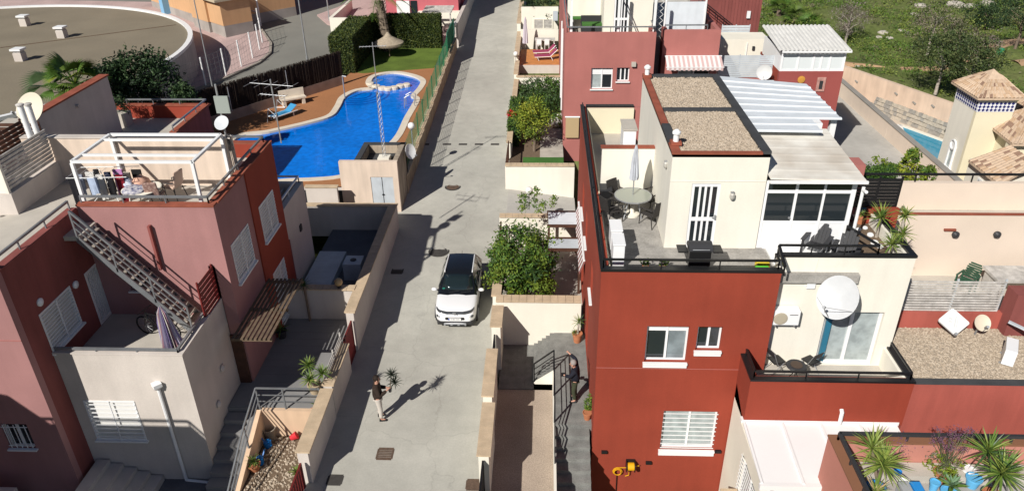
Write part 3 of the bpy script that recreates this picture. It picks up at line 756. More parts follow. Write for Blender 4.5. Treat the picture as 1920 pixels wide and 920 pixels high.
for k in (1, 2, 3): d.box(4.2+.68*k/4-.035, 4.2+.68*k/4+.035, 45.33, 45.37, 7.1, 9.2)
dd_ = d.build('door', M_PVC, B); MB().box(4.2, 4.88, 45.345, 45.35, 7.1, 9.2).build('pane', M_GLASS, dd_)
MB().beam((4.35, 44.6, 9.6), (5.55, 44.6, 7.1), .06, .06).build('stair_stringer', M_GREYM, B)
MB().box(1.45, 3.5, 48.2, 48.4, 6.9, 9.6).build('partition_wall', M_WCREAM, B)
# wing with awning
fw = ('x', 45.0, -1); wd = (8.1, 10.0, 3.4, 5.35)
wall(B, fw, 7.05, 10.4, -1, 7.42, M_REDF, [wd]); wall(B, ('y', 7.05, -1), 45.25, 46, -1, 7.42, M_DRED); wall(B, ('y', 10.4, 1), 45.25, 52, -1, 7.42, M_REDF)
window(B, fw, *wd, panes=2, glass=[M_CURTAIN, M_GLASS], sill=False)
MB().box(7.3, 10.15, 45.25, 46, 6.5, 6.9).build('roof', M_TURF, B)
rail(B, [(7.1, 45.1, 7.42), (9.6, 45.1, 7.42)], .28, M_GREYM, posts=1.3)
M_STR1, M_STR2 = mat('awning_white', (.72, .68, .66), .8), mat('awning_rose', (.56, .40, .38), .8)
aw = thing('awning', 'rose and white striped awning over the glazed door of the wing', 'awning', (8.9, 44.6, 5.4))
n = 24
for k in range(n):
    x0, x1 = 7.25+3.3*k/n, 7.25+3.3*(k+1)/n
    MB().hexa([(x0, 44.0, 5.52), (x1, 44.0, 5.52), (x1, 44.95, 5.92), (x0, 44.95, 5.92)], [(x0, 44.0, 5.55), (x1, 44.0, 5.55), (x1, 44.95, 5.95), (x0, 44.95, 5.95)]).box(x0, x1, 43.98, 44.0, 5.3 if k % 2 else 5.34, 5.53).build('stripe', (M_STR1, M_STR2)[k % 2], aw)
MB().tube((7.2, 44.0, 5.5), (10.6, 44.0, 5.5), .03).tube((7.2, 44.95, 5.9), (10.6, 44.95, 5.9), .05).build('awning_bar', M_WHITE, aw)
ct = thing('curtain_shelter', 'white blind shelter on the wing terrace with lattice side', 'shelter', (8.4, 46.6, 6.9))
MB().box(7.25, 9.5, 46.0, 46.03, 7.2, 8.85).build('blind', M_BLUEW, ct)
MB().box(7.15, 7.25, 45.97, 46.07, 6.9, 8.95).box(9.5, 9.6, 45.97, 46.07, 6.9, 8.95).box(7.15, 9.6, 45.97, 48.5, 8.95, 9.02).build('frame', M_WHITE, ct)
l_ = MB()
for k in range(6):
    l_.beam((6.7, 46.2, 7.0+.36*k), (7.12, 46.2, 7.36+.36*k), .03, .02); l_.beam((7.12, 46.2, 7.0+.36*k), (6.7, 46.2, 7.36+.36*k), .03, .02)
l_.build('lattice', M_WHITE, ct)
# terrace furniture on house B
def crate_sofa(x, y, z, label):
    t = thing('garden_sofa', label, 'sofa', (x, y, z))
    MB().box(x-.75, x+.75, y-.4, y+.4, z, z+.4).build('seat', M_DKGREY, t); MB().box(x-.75, x+.75, y+.4, y+.55, z, z+.85).build('backrest', M_DKGREY, t)
    MB().box(x-.7, x+.7, y-.35, y+.38, z+.4, z+.5).build('cushion', M_TURF, t)
crate_sofa(3.0, 46.6, 7.0, 'dark sofa with green seat pads on the white terrace')
t = thing('turf_bench', 'low white bench topped with green turf behind the terrace sofa', 'bench', (2.5, 47.9, 7.0))
MB().box(1.7, 3.3, 47.6, 48.15, 7.5, 7.58).build('seat', M_TURF, t)
for x in (1.75, 3.2): MB().box(x-.04, x+.04, 47.62, 48.1, 7.0, 7.5).build('leg', M_WHITE, t)
struct(MB().box(1.6, 3.4, 44.2, 45.2, 7.0, 7.03).build('turf_mat', M_TURF))

# ================================================================ HOUSES BEHIND B
E_ = thing('red_building', 'dark red ribbed building with an outside stair at the top edge', 'building', (14, 57, 0))
mb = MB(); 
wall(E_, ('x', 56, -1), 10.5, 15.6, -1, 7.3, M_DRED); MB().box(10.5, 15.35, 56.25, 66, -1, 7.0).build('roof', M_FLOORT, E_)
for k in range(12): MB().box(12.7+.24*k, 12.74+.24*k, 55.97, 56, 3, 7.2).build('rib', M_DRED, E_)
rail(E_, [(11.0, 55.6, 6.6), (13.6, 55.6, 4.7)], .6, M_BLACK, posts=.9, mid=2)
MB().hexa([(11.0, 55.2, 4), (13.6, 55.2, 4), (13.6, 55.9, 4), (11, 55.9, 4)], [(11.0, 55.2, 6.4), (13.6, 55.2, 4.5), (13.6, 55.9, 4.5), (11, 55.9, 6.4)]).build('stair', M_DRED, E_)
o = MB().box(14.6, 14.85, 55.85, 55.96, 5.7, 6.2).build('wall_lamp', M_WHITE, E_)
t = thing('slat_fence', 'short grey corrugated fence below the dark red building', 'fence', (13, 52, 4.6)); slat_fence(t, ('x', 52, -1), 12.06, 13.9, 4.6, 6.1, 9, M_ZINC, w=.85, posts=3)
t = thing('cream_annexe', 'cream annexe wall with a lantern behind the grey fence', 'annexe', (13, 50.2, 0))
MB().box(11.0, 14.75, 50, 51.9, -1, 5.65).build('wall', M_CREAM, t); MB().box(13.7, 13.85, 49.9, 50, 4.95, 5.2).build('lantern', M_DKGREY, t)
MB().tube((13.35, 49.96, 4.2), (13.35, 49.96, 5.4), .03).build('pipe', M_WHITE, t)
t = thing('slat_fence', 'long grey horizontal slat fence on the red parapet', 'fence', (12.6, 46, 4.4)); slat_fence(t, ('x', 46, -1), 10.75, 14.4, 4.3, 5.67, 12, M_ZINC, w=.85, posts=4)
simple_wall('parapet_wall', 'low red parapet under the grey slat fence', 10.5, 14.4, 46.02, 46.3, 0, 4.3, M_REDF, cap=False)
E2 = thing('glazed_room_house', 'red house topped by a white glazed room with corrugated roof', 'house', (16, 46, -1))
wall(E2, ('x', 44.5, -1), 14.0, 17.75, -1.2, 5.1, mat('deep_red_plaster', (.30, .075, .065), .9, stain=.1, bump=.15)); wall(E2, ('y', 17.75, 1), 44.75, 49, -1.2, 5.1, M_RED); wall(E2, ('y', 14.0, -1), 44.75, 49, -1.2, 5.1, M_RED)
g = MB()
for x in (14.0, 14.95, 15.85, 16.3, 16.8, 17.62): g.box(x, x+.12, 44.55, 44.65, 5.1, 6.2)
for x0, x1 in ((14.12, 14.95), (15.07, 15.85), (15.97, 16.3), (16.42, 16.8), (16.92, 17.62)): g.box(x0, x1, 44.56, 44.64, 5.1, 5.2).box(x0, x1, 44.56, 44.64, 6.1, 6.2)
gf = g.build('window_frame', M_PVC, E2)
for x0, x1 in ((14.12, 14.95), (15.07, 15.85), (15.97, 16.3), (16.42, 16.8), (16.92, 17.62)): MB().box(x0, x1, 44.59, 44.61, 5.2, 6.1).build('pane', mat('frosted_blind', (.66, .70, .70), .4) if 'frosted_blind' not in MATS else MATS['frosted_blind'], gf)
MB().box(14.0, 14.06, 44.7, 48.5, 5.1, 6.2).box(17.69, 17.75, 44.7, 48.5, 5.1, 6.2).box(14, 17.75, 48.5, 48.6, 5, 6.2).build('side_panel', M_PVC, E2)
M_CORR = mat('dusty_white_corrugated', (.62, .61, .58), .7, stain=.12, sscale=2)
for k in range(17):
    x0 = 13.75 + .245*k
    mb = MB(); P = [(x0, 0), (x0+.06, .06), (x0+.14, .06), (x0+.2, 0), (x0+.245, 0)]
    for (xa, za), (xb, zb) in zip(P, P[1:]): mb.poly((xa, 44.25, 6.40+za), (xb, 44.25, 6.40+zb), (xb, 48.6, 6.85+zb), (xa, 48.6, 6.85+za)); mb.poly((xa, 48.6, 6.81+za), (xb, 48.6, 6.81+zb), (xb, 44.25, 6.36+zb), (xa, 44.25, 6.36+za)); mb.poly((xa, 44.25, 6.36+za), (xb, 44.25, 6.36+zb), (xb, 44.25, 6.40+zb), (xa, 44.25, 6.40+za))
    mb.build('roof_tile_strip', M_CORR, E2)
MB().box(13.9, 17.9, 44.2, 44.28, 6.28, 6.38).build('gutter', M_WHITE, E2)
M_ART1, M_ART2 = mat('ochre_glaze', (.55, .27, .05), .5), mat('rose_grey_plaque', (.48, .26, .22), .7, stain=.3, sscale=6)
o = MB().lathe((15.35, 44.47, 4.62), [(.22, 0), (.22, .03), (.1, .05)], 14, ax=(0, -1, 0)).build('wall_plaque', M_ART1); tag(o, 'round ochre ceramic sun plaque on the deep red wall', 'plaque')
t = thing('wall_plaque', 'upright rose and grey picture plaque on the deep red wall', 'plaque', (16.55, 44.45, 3.9))
MB().box(16.3, 16.8, 44.44, 44.5, 3.9, 4.75).build('panel', M_ART2, t); MB().box(16.45, 16.65, 44.42, 44.44, 4.05, 4.55).build('relief', M_DKGREY, t)

# low structures behind the sunroom and beside the alley
simple_wall('planter_box', 'cream planter wall with dark bed beside the alley', 11.3, 12.9, 29.5, 32.5, -1, 5.6, M_CREAM, cat='planter')
simple_wall('garden_wall', 'low cream wall with a small railing behind the white roof', 9.4, 11.2, 26.2, 29.4, -1, 6.2, M_CREAM, 'cream garden walls')
t = thing('terrace_railing', 'small grey railing on the cream wall behind the white roof', 'railing', (10.8, 27, 6.2))
for y_ in (26.4, 27.8, 29.2): MB().box(11.05, 11.1, y_-.025, y_+.025, 6.2, 7.0).build('post', M_GREYM, t)
MB().box(11.05, 11.1, 26.4, 29.2, 6.98, 7.04).box(11.05, 11.1, 26.4, 29.2, 6.55, 6.59).build('rails', M_GREYM, t)
MB().box(11.32, 12.88, 29.55, 32.45, 5.6, 5.62).build('planter_soil', M_SOIL, bpy.data.objects['planter_box'])
t = thing('slat_screen', 'dark slatted privacy screen beside the sunroom', 'screen', (10.9, 22.5, 6.9)); slat_fence(t, ('x', 22.5, -1), 10.15, 11.55, 6.95, 8.0, 9, M_BLACK, w=.9, posts=3)
o = MB().box(10.6, 11.6, 22.3, 22.45, 6.0, 7.0).build('red_parapet', M_RED); tag(o, 'small red parapet below the dark slatted screen', 'parapet')
simple_wall('red_pier', 'red pier with cream band between screen and hedge', 10.4, 11.2, 24.5, 25.2, 3, 7.6, M_REDF, cap=False)

# ================================================================ ALLEY, LONG WALL, VILLA
struct(MB().box(12, 23.45, 26, 64, -3, -1.0).build('alley', M_ALLEY))
t = thing('alley_wall', 'long pale cream wall running up the far side of the alley', 'wall', (23.6, 48, -1))
for k in range(9):
    y0 = 33+3.3*k
    MB().box(23.45, 23.75, y0, y0+3.28, -3, .12).build('wall', MATS['pinkish_cream_plaster'], t)
MB().box(23.4, 23.8, 33, 62.7, .12, .17).build('coping', mat('grey_coping', (.30, .28, .25), .9, stain=.2), t)
struct(MB().box(23.75, 36, 30, 64, -3.6, -2.3).build('villa_patio', mat('patio_stone', (.60, .50, .40), .9, stain=.1, sscale=1)))
rw = thing('retaining_wall', 'pinkish retaining wall with rough stone base behind the villa pool', 'wall', (27, 56, -2.3))
a, b = Vector((24.2, 63.9, 0)), Vector((30.9, 49.2, 0)); n_ = (b-a).normalized().cross(Vector((0, 0, 1)))
MB().hexa([a+Vector((0,0,-3)), b+Vector((0,0,-3)), b+Vector((.3,0,-3)), a+Vector((.3,0,-3))], [a+Vector((0,0,.3)), b+Vector((0,0,.3)), b+Vector((.4,0,.3)), a+Vector((.4,0,.3))]).build('wall', mat('pink_render', (.66, .50, .38), .9, stain=.12, sscale=.8, streak=.1), rw)
rnd = random.Random(9); M_ST = [mat('pale_field_stone', (.44, .39, .32), .9, stain=.2, sscale=5), mat('grey_field_stone', (.30, .28, .25), .9, stain=.2, sscale=5)]
stone = [shared(MB().hexa([(-.2,-.08,-.14),(.19,-.08,-.15),(.2,.08,-.14),(-.19,.08,-.15)], [(-.17,-.05,.14),(.2,-.06,.12),(.17,.08,.15),(-.19,.08,.13)]), 'stone', m) for m in M_ST]
for k in range(36):
    for j in range(4):
        c = a.lerp(b, .28+(k+.5+.3*(j % 2))/36*.71)
        if k < 3 and j > 1: continue
        inst('stone', stone[rnd.random() < .45], rw, (c.x-.02, c.y, -2.15+.31*j), (0, rnd.uniform(-.1, .1), math.atan2(b.y-a.y, b.x-a.x)+rnd.uniform(-.1, .1)), (rnd.uniform(.8, 1.05), 1.2, rnd.uniform(.85, 1.1)))
for k, (s, z) in enumerate(((.2, -.5), (.45, -.35), (.56, -.55), (.66, -.3), (.8, -.4), (.9, -.5))):
    c = a.lerp(b, s); inst('stone', stone[1], rw, (c.x-.03, c.y, z), (0, .3, -1.3), (.9, .6, .35))
M_POOLB = mat('pale_blue_pool_liner', (.12, .42, .60), .4, stain=.05)
def water(name, col, rough=.04, wscale=5, wstr=.12, col2=None):
    m = mat(name, col, rough, spec=.5, bump=wstr, bscale=wscale, col2=col2, sscale=1.2)
    return m
vp = thing('swimming_pool', 'small pale blue villa pool with white coping and lane tiles', 'pool', (28, 51, -2.3))
px = [(26.5, 55.6), (29.9, 51.2), (26.8, 44.5), (24.6, 46.5)]
vpts = [(27.2, 55.6), (29.3, 51.7), (27.0, 46.6), (25.0, 48.4)]
MB().prism(vpts, -2.29, -2.27).build('water', water('turquoise_water', (.02, .27, .42)), vp)
for i in range(4):
    p, q = Vector((*vpts[i], 0)), Vector((*vpts[(i+1) % 4], 0)); nn = round((q-p).length/.45)
    me = shared(MB().box(-.21, .21, -.18, .18, -2.3, -2.22), 'coping_stone', M_WHITE if i else M_CREAM)
    for k in range(nn):
        c = p.lerp(q, (k+.5)/nn); inst('coping_stone', me, vp, (c.x, c.y, 0), (0, 0, math.atan2(q.y-p.y, q.x-p.x)))
V_ = thing('villa', 'cream villa with tiled roofs and a blue tile band on its stair tower', 'villa', (28, 43, -2.3))
def tile_roof(parent, quad, rows, cols, seed):
    """Curved clay tiles laid in rows on the plane quad (eave-left, eave-right, top-right, top-left)."""
    rnd = random.Random(seed); A0, A1, B1, B0 = [Vector(p) for p in quad]
    MB().poly(A0, A1, B1, B0).poly(B0-Vector((0,0,.12)), B1-Vector((0,0,.12)), A1-Vector((0,0,.12)), A0-Vector((0,0,.12))).poly(A0-Vector((0,0,.12)), A1-Vector((0,0,.12)), A1, A0).poly(A1-Vector((0,0,.12)), B1-Vector((0,0,.12)), B1, A1).poly(B0-Vector((0,0,.12)), A0-Vector((0,0,.12)), A0, B0).build('roof', M_TILE[0], parent)
    mbs = [MB() for _ in M_TILE]
    nrm = (A1-A0).cross(B0-A0).normalized()
    for r in range(rows):
        for c in range(cols):
            def Q(s, t): return (A0.lerp(A1, s)).lerp(B0.lerp(B1, s), t)
            s0, s1, t0, t1 = c/cols, (c+.82)/cols, r/rows, (r+1.05)/rows
            if (Q(s1, t1)-Q(s0, t1)).length < .05: continue
            h0, h1 = nrm*.075, nrm*.055
            sm = (s0+s1)/2; l0 = nrm*.02
            vs = [Q(s0, t0)+l0, Q(s0*.75+s1*.25, t0)+h0, Q(s0*.25+s1*.75, t0)+h0, Q(s1, t0)+l0, Q(s0, t1), Q(s0*.75+s1*.25, t1)+h1, Q(s0*.25+s1*.75, t1)+h1, Q(s1, t1)]
            k = 0 if rnd.random() < .58 else 1 if rnd.random() < .68 else 2
            mbs[k].add(vs, [(0,1,5,4), (1,2,6,5), (2,3,7,6), (0,3,2,1)])
    for m_, mm in zip(mbs, M_TILE): m_.build('roof_tiles', mm, parent, kind='stuff')
M_TILE = [mat('straw_clay_tile', (.56, .42, .30), .85, stain=.12, sscale=5), mat('ochre_clay_tile', (.49, .34, .22), .85, stain=.12, sscale=5), mat('scorched_clay_tile', (.27, .17, .12), .9, stain=.1)]
VX0, VX1, VY0, VY1, VZ = 25.85, 28.0, 44.0, 46.7, 3.72
wall(V_, ('x', VY0, -1), VX0, VX1, -3, VZ, M_YELLOW, name='tower_wall'); wall(V_, ('y', VX0, -1), VY0+.25, VY1, -3, VZ, M_WCREAM, name='tower_wall'); wall(V_, ('y', VX1, 1), VY0+.25, VY1, -3, VZ, M_YELLOW, name='tower_wall')
ap = (26.9, 45.35, 5.0); o_ = .32
co = [(VX0-o_, VY0-o_, VZ), (VX1+o_, VY0-o_, VZ), (VX1+o_, VY1+o_, VZ), (VX0-o_, VY1+o_, VZ)]
for i in range(4): tile_roof(V_, (co[i], co[(i+1) % 4], ap, ap), 8, 13, 20+i)
M_NAVY = mat('navy_glazed_tile', (.02, .025, .14), .25); M_WT = mat('white_glazed_tile', (.72, .72, .74), .25)
band = MB().box(VX0-.02, VX1, VY0-.02, VY0, 2.78, 3.42).box(VX0-.02, VX0, VY0, VY1, 2.78, 3.42).build('tile_band', M_WT, V_)
me = shared(MB().box(-.07, .07, -.006, .006, -.07, .07), 'tile', M_NAVY)
for j in range(3):
    for k in range(9): inst('tile', me, band, (VX0+.1+.235*k, VY0-.026, 2.9+.2*j), (0, R(45), 0))
    for k in range(11): inst('tile', me, band, (VX0-.026, VY0+.14+.235*k, 2.9+.2*j), (0, R(45), R(90)))
nw = MB(); 
nw.lathe((VX0-.03, 45.3, .2), [(.34, 0), (.34, .1), (.26, .1), (.26, .02)], 18, ax=(-1, 0, 0)); nw.box(VX0-.12, VX0, 44.96, 45.06, -1.3, .2).box(VX0-.12, VX0, 45.54, 45.64, -1.3, .2).box(VX0-.22, VX0, 44.85, 45.75, -1.42, -1.3)
N_ = nw.build('niche_window', M_WHITE, V_); MB().box(VX0-.02, VX0-.005, 45.06, 45.54, -1.3, .2).build('pane', M_CURTAIN, N_)
# main body, its hipped roof and two lower roofs
MB().box(28.0, 40, 42.2, 46.6, -3, 2.0).box(27.5, 28.0, 42.2, 44, -3, 2.0).build('wall', M_YELLOW, V_)
tile_roof(V_, ((27.2, 45.3, 1.75), (26.9, 41.4, 1.75), (29.6, 44.6, 3.2), (29.6, 45.6, 3.2)), 9, 14, 31)
tile_roof(V_, ((26.9, 41.4, 1.75), (40, 41.4, 1.75), (40, 45.0, 3.3), (29.6, 44.6, 3.2)), 11, 44, 32)
MB().box(27.0, 40, 41.8, 42.2, -3, 1.75).build('wall', M_YELLOW, V_)
ac = MB().box(27.9, 28.6, 41.4, 41.8, .1, .65).build('air_conditioner', M_WHITE, V_)
MB().box(25.0, 27.0, 38.2, 41.8, -3, .7).build('wall', M_WCREAM, V_)
tile_roof(V_, ((24.7, 41.4, .75), (24.7, 38.0, .75), (26.9, 38.9, 1.6), (26.9, 41.6, 1.6)), 7, 12, 33)
MB().box(25.6, 34, 34.5, 38.0, -3, .6).build('wall', M_YELLOW, V_)
tile_roof(V_, ((25.2, 37.9, .65), (25.2, 34.0, .65), (29, 35.8, 1.9), (29, 38.2, 1.9)), 9, 13, 34)
tile_roof(V_, ((25.2, 34.0, .65), (34, 34.0, .65), (34, 37, 1.9), (29, 35.8, 1.9)), 9, 26, 35)
for y in (40.0, 36.2):
    w_ = MB().box(24.95 if y > 39 else 25.55, 25.03 if y > 39 else 25.62, y-.45, y+.45, -.9, .1).build('window', M_WHITE, V_); MB().box(24.93 if y > 39 else 25.53, 24.95 if y > 39 else 25.55, y-.35, y+.35, -.8, 0).build('pane', M_GLASS2, w_)
an = thing('tv_antenna', 'thin television antenna on the villa roof', 'antenna', (29.0, 44.4, 3.2))
MB().tube((29.0, 44.4, 3.0), (29.0, 44.4, 6.0), .03).build('mast', M_GALV, an)
MB().tube((28.2, 44.4, 5.8), (29.4, 44.4, 5.9), .02).tube((28.3, 44.1, 5.8), (28.3, 44.7, 5.8), .02).tube((28.6, 44.1, 5.83), (28.6, 44.7, 5.83), .02).tube((28.9, 44.1, 5.85), (28.9, 44.7, 5.85), .02).build('rods', M_GALV, an)

# ================================================================ HILLSIDE
def ribbon(name, pts, w, m, dz=.16):
    mb = MB(); P = [Vector((p[0], p[1], 0)) for p in pts]; L = []
    Q = []
    for a, b in zip(P, P[1:]):
        n = max(1, int((b-a).length/1.0)); Q += [a.lerp(b, k/n) for k in range(n)]
    Q.append(P[-1])
    for i, p in enumerate(Q):
        d = (Q[min(i+1, len(Q)-1)]-Q[max(i-1, 0)]).normalized(); s = Vector((-d.y, d.x, 0))*w/2
        for e in (-1, -.33, .33, 1): q = p+s*e; L.append((q.x, q.y, hill2(q.x, q.y)+dz-(.16 if abs(e) == 1 else 0)))
    mb.v = L; mb.f = [(4*i+j, 4*i+4+j, 4*i+5+j, 4*i+1+j) for i in range(len(Q)-1) for j in range(3)]
    return struct(mb.build(name, m))
hill2 = hill
M_DIRT = mat('orange_dirt_path', (.42, .27, .16), 1, stain=.15, sscale=.6, grain=.15, gscale=10)
ribbon('dirt_path', [(24.5, 65.2), (26.4, 64.3), (30.9, 62.6), (33.5, 62.5)], 1.3, M_DIRT)
ribbon('dirt_path', [(34.2, 63.5), (36.6, 64.6), (39.6, 67.6), (43, 70.5), (48, 72)], 1.9, M_DIRT)
ribbon('dirt_path', [(38.5, 62.2), (42, 62.9), (46, 62.9)], 1.3, M_DIRT)

# ================================================================ LEFT: HOUSE L1 (bottom left) with walled terrace
L1 = thing('red_house', 'shaded pink red house at bottom left with a walled first floor terrace', 'house', (-18, 19, -1.2), 'terraced red houses')
M_SHUT = mat('white_roller_shutter', (.72, .71, .68), .5, stain=.04)
def shutter_window(parent, face, u0, u1, z0, z1, nb=9, vert=True, label=None):
    f = MB(); fr = .06
    for a, b, c, d in ((u0, u0+fr, z0, z1), (u1-fr, u1, z0, z1), (u0+fr, u1-fr, z0, z0+fr), (u0+fr, u1-fr, z1-fr, z1)): fbox(f, face, a, b, c, d, -.16, .02)
    w = f.build('window', M_WHITE, parent)
    if label: w['label'] = label
    nsl = max(6, int((z1-z0)/.09))
    s = MB(); fbox(s, face, u0+fr, u1-fr, -.04, .038, -.1, -.08); c = FP(face, (u0+u1)/2, 0, -.09)
    s.v = [(x-c[0], y-c[1], z) for x, y, z in s.v]; me = shared(s, 'shutter_slat', M_SHUT)
    for k in range(nsl): inst('shutter_slat', me, w, (c[0], c[1], z0+fr+(z1-z0-2*fr)*(k+.5)/nsl), sc=(1, 1, (z1-z0-2*fr)/nsl/.082))
    s = MB(); fbox(s, face, u0-.05, u1+.05, z0-.06, z0, -.1, .1); s.build('sill', M_WHITE, w)
    b = MB()
    for k in range(nb):
        zc = z0+fr+(z1-z0-2*fr)*(k+.5)/nb; fbox(b, face, u0+.02, u1-.02, zc-.012, zc+.012, .02, .045)
    uc = (u0+u1)/2; fbox(b, face, uc-.02, uc+.02, z0, z1, .025, .055)
    b.build('window_bars', M_WHITE, w)
    return w
F1, F1R = ('x', 17.0, -1), ('y', -15.06, 1)
w0 = (-16.85, -16.0, 1.0, 2.0)
wall(L1, F1, -27, -15.06, -1.2, 7.4, M_PINK, [w0])
window(L1, F1, *w0, panes=2, bars=5, inset=.12)
h1, h2 = (17.97, 19.62, 4.02, 5.44), (20.45, 21.25, 3.32, 5.36)
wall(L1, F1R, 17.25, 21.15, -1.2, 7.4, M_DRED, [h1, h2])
shutter_window(L1, F1R, *h1, nb=11)
d = MB()
for a, b, c, e in ((20.45, 20.53, 3.32, 5.36), (21.17, 21.25, 3.32, 5.36), (20.53, 21.17, 5.27, 5.36), (20.53, 21.17, 3.32, 3.42)): fbox(d, F1R, a, b, c, e, -.12, .01)
for k in range(7): u = 20.53+.64*(k+.5)/7; fbox(d, F1R, u-.02, u+.02, 3.42, 5.27, -.08, -.02)
dl = d.build('door', M_WHITE, L1); p = MB(); fbox(p, F1R, 20.53, 21.17, 3.42, 5.27, -.1, -.09); p.build('pane', M_GLASS, dl)
for y, z in ((19.9, 5.3), (18.2, 5.75)): MB().lathe((-15.06, y, z), [(.13, 0), (.13, .04), (.04, .09)], 14, ax=(1, 0, 0)).build('wall_lamp', M_WHITE, L1)
MB().box(-27, -15.3, 17.25, 25, 6.8, 7.1).build('roof_terrace', M_FLOORT, L1)
MB().box(-27, -15.04, 16.97, 17.27, 7.4, 7.46).box(-15.34, -15.04, 17.27, 21.1, 7.4, 7.46).build('coping', M_DRED, L1)
rail(L1, [(-27, 17.1, 7.46), (-15.2, 17.1, 7.46), (-15.2, 21.0, 7.46)], .28, M_GREYM, posts=1.2)
MB().box(-27, -15.06, 16.985, 17.0, 5.2, 5.22).build('render_joint', M_REDF, L1)
# terrace block
FT1, FTR = ('x', 17.95, -1), ('y', -11.0, 1)
wb = (-14.66, -12.98, .52, 2.17)
wall(L1, FT1, -15.06, -11.0, -2.4, 4.02, M_BEIGE, [wb]); wall(L1, FTR, 18.2, 21.15, -2.4, 4.02, M_BEIGE)
shutter_window(L1, FT1, *wb, nb=9)
MB().box(-15.06, -11.25, 18.2, 21.15, 3.0, 3.3).build('terrace_floor', M_FLOORT, L1)
MB().box(-15.06, -10.97, 17.92, 18.2, 4.02, 4.07).box(-11.28, -10.97, 18.2, 20.1, 4.02, 4.07).build('coping', M_BEIGE, L1)
rail(L1, [(-15.0, 18.03, 4.07), (-11.15, 18.03, 4.07), (-11.15, 20.0, 4.07)], .1, M_GREYM, posts=1.3)
MB().lathe((-12.02, 17.85, 2.75), [(.05, 0), (.18, .12), (.18, .25)], 4).tube((-12.02, 17.87, 2.8), (-12.02, 17.87, -1.2), .055).tube((-12.02, 17.87, -1.2), (-11.0, 17.8, -1.25), .05).build('downpipe', M_WHITE, L1, fix=True)
for (y, z) in ((20.0, 1.9), (19.2, 1.0)): MB().lathe((-11.0, y, z), [(.1, 0), (.14, .05), (.06, .12)], 10, ax=(1, 0, 0)).build('wall_lamp', M_BEIGE, L1)
# the house in front of the frame's lower edge, whose parapet shades these walls
N0 = thing('red_house', 'neighbouring red house just outside the lower left of the view', 'house', (-21, 7, -2), 'terraced red houses')
MB().box(-30, -15.9, 1.0, 10.7, -2, 7.9).build('wall', M_PINK, N0)
rail(N0, [(-30, 10.6, 7.9), (-16.0, 10.6, 7.9), (-16.0, 2, 7.9)], .3, M_GREYM, posts=1.6)
MB().hexa([(-24, 6, 7.8), (-20.1, 6, 7.8), (-20.1, 10.4, 7.8), (-24, 10.4, 7.8)], [(-24, 6, 10.2), (-20.3, 6, 10.2), (-20.3, 10.4, 9.3), (-24, 10.4, 10.2)]).build('stair_tower', M_PINK, N0)
# patio and steps at its foot
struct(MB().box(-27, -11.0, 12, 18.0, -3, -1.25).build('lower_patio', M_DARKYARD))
t = thing('garden_steps', 'beige steps at the foot of the shaded red house', 'steps', (-14.0, 17.2, -1.25))
for k in range(5): MB().box(-14.9+.42*k, -14.9+.42*(k+1), 16.4, 17.9, -1.26, -.35-.17*k).build('step', M_BEIGE, t)
t = thing('patio_rail', 'grey rail with beige post in the bottom left corner', 'railing', (-15, 15.9, -1.25))
MB().tube((-16.8, 15.6, -.2), (-10.9, 15.6, -.2), .035).build('bar', M_GREYM, t); MB().box(-17.6, -16.55, 15.4, 16.3, -1.25, .0).build('post', M_BEIGE, t)
# metal stair on the terrace
S1 = thing('outdoor_stairs', 'grey metal stairs rising from the terrace to the laundry roof', 'stairs', (-13.2, 20.5, 3.3))
a, b = Vector((-14.6, 0, 6.95)), Vector((-11.7, 0, 3.45))
for y in (20.1, 20.95): MB().beam((a.x, y, a.z-.1), (b.x, y, b.z-.1), .05, .2).build('stringer', M_GREYM, S1)
ns = 15; M_TREAD = mat('brown_grey_tread', (.30, .26, .22), .8, stain=.2, sscale=4)
for k in range(ns):
    c = a.lerp(b, (k+.5)/ns); MB().box(c.x-.16, c.x+.15, 20.13, 20.92, c.z-.04, c.z).build('tread', M_TREAD, S1)
for y in (20.1, 20.95):
    m = MB()
    for dz, r in ((.9, .035), (.6, .018), (.32, .018)): m.beam((a.x, y, a.z+dz), (b.x, y, b.z+dz), r*2, r*2)
    if y < 20.5: m.build('railing', M_GREYM, S1)
    for k in (range(4) if y < 20.5 else ()):
        c = a.lerp(b, k/3); MB().box(c.x-.025, c.x+.025, y-.025, y+.025, c.z-.1, c.z+.9).build('post', M_GREYM, S1)
MB().box(-15.06, -14.55, 20.1, 21.1, 6.8, 6.95).build('landing', M_FLOORT, S1)
MB().box(-11.75, -11.3, 20.1, 21.1, 3.3, 3.5).build('base_block', M_BEIGE, S1)
t = thing('slat_screen', 'red slatted screen at the foot of the metal stairs', 'screen', (-11.1, 20.5, 4.0)); slat_fence(t, ('y', -11.05, 1), 19.95, 21.1, 3.75, 5.35, 9, M_REDW, w=.8, posts=2)
o = MB().box(-11.2, -10.98, 21.15, 21.4, .3, 5.3).build('red_pier', M_DRED); tag(o, 'narrow red pier between slatted screen and house wall', 'pier')
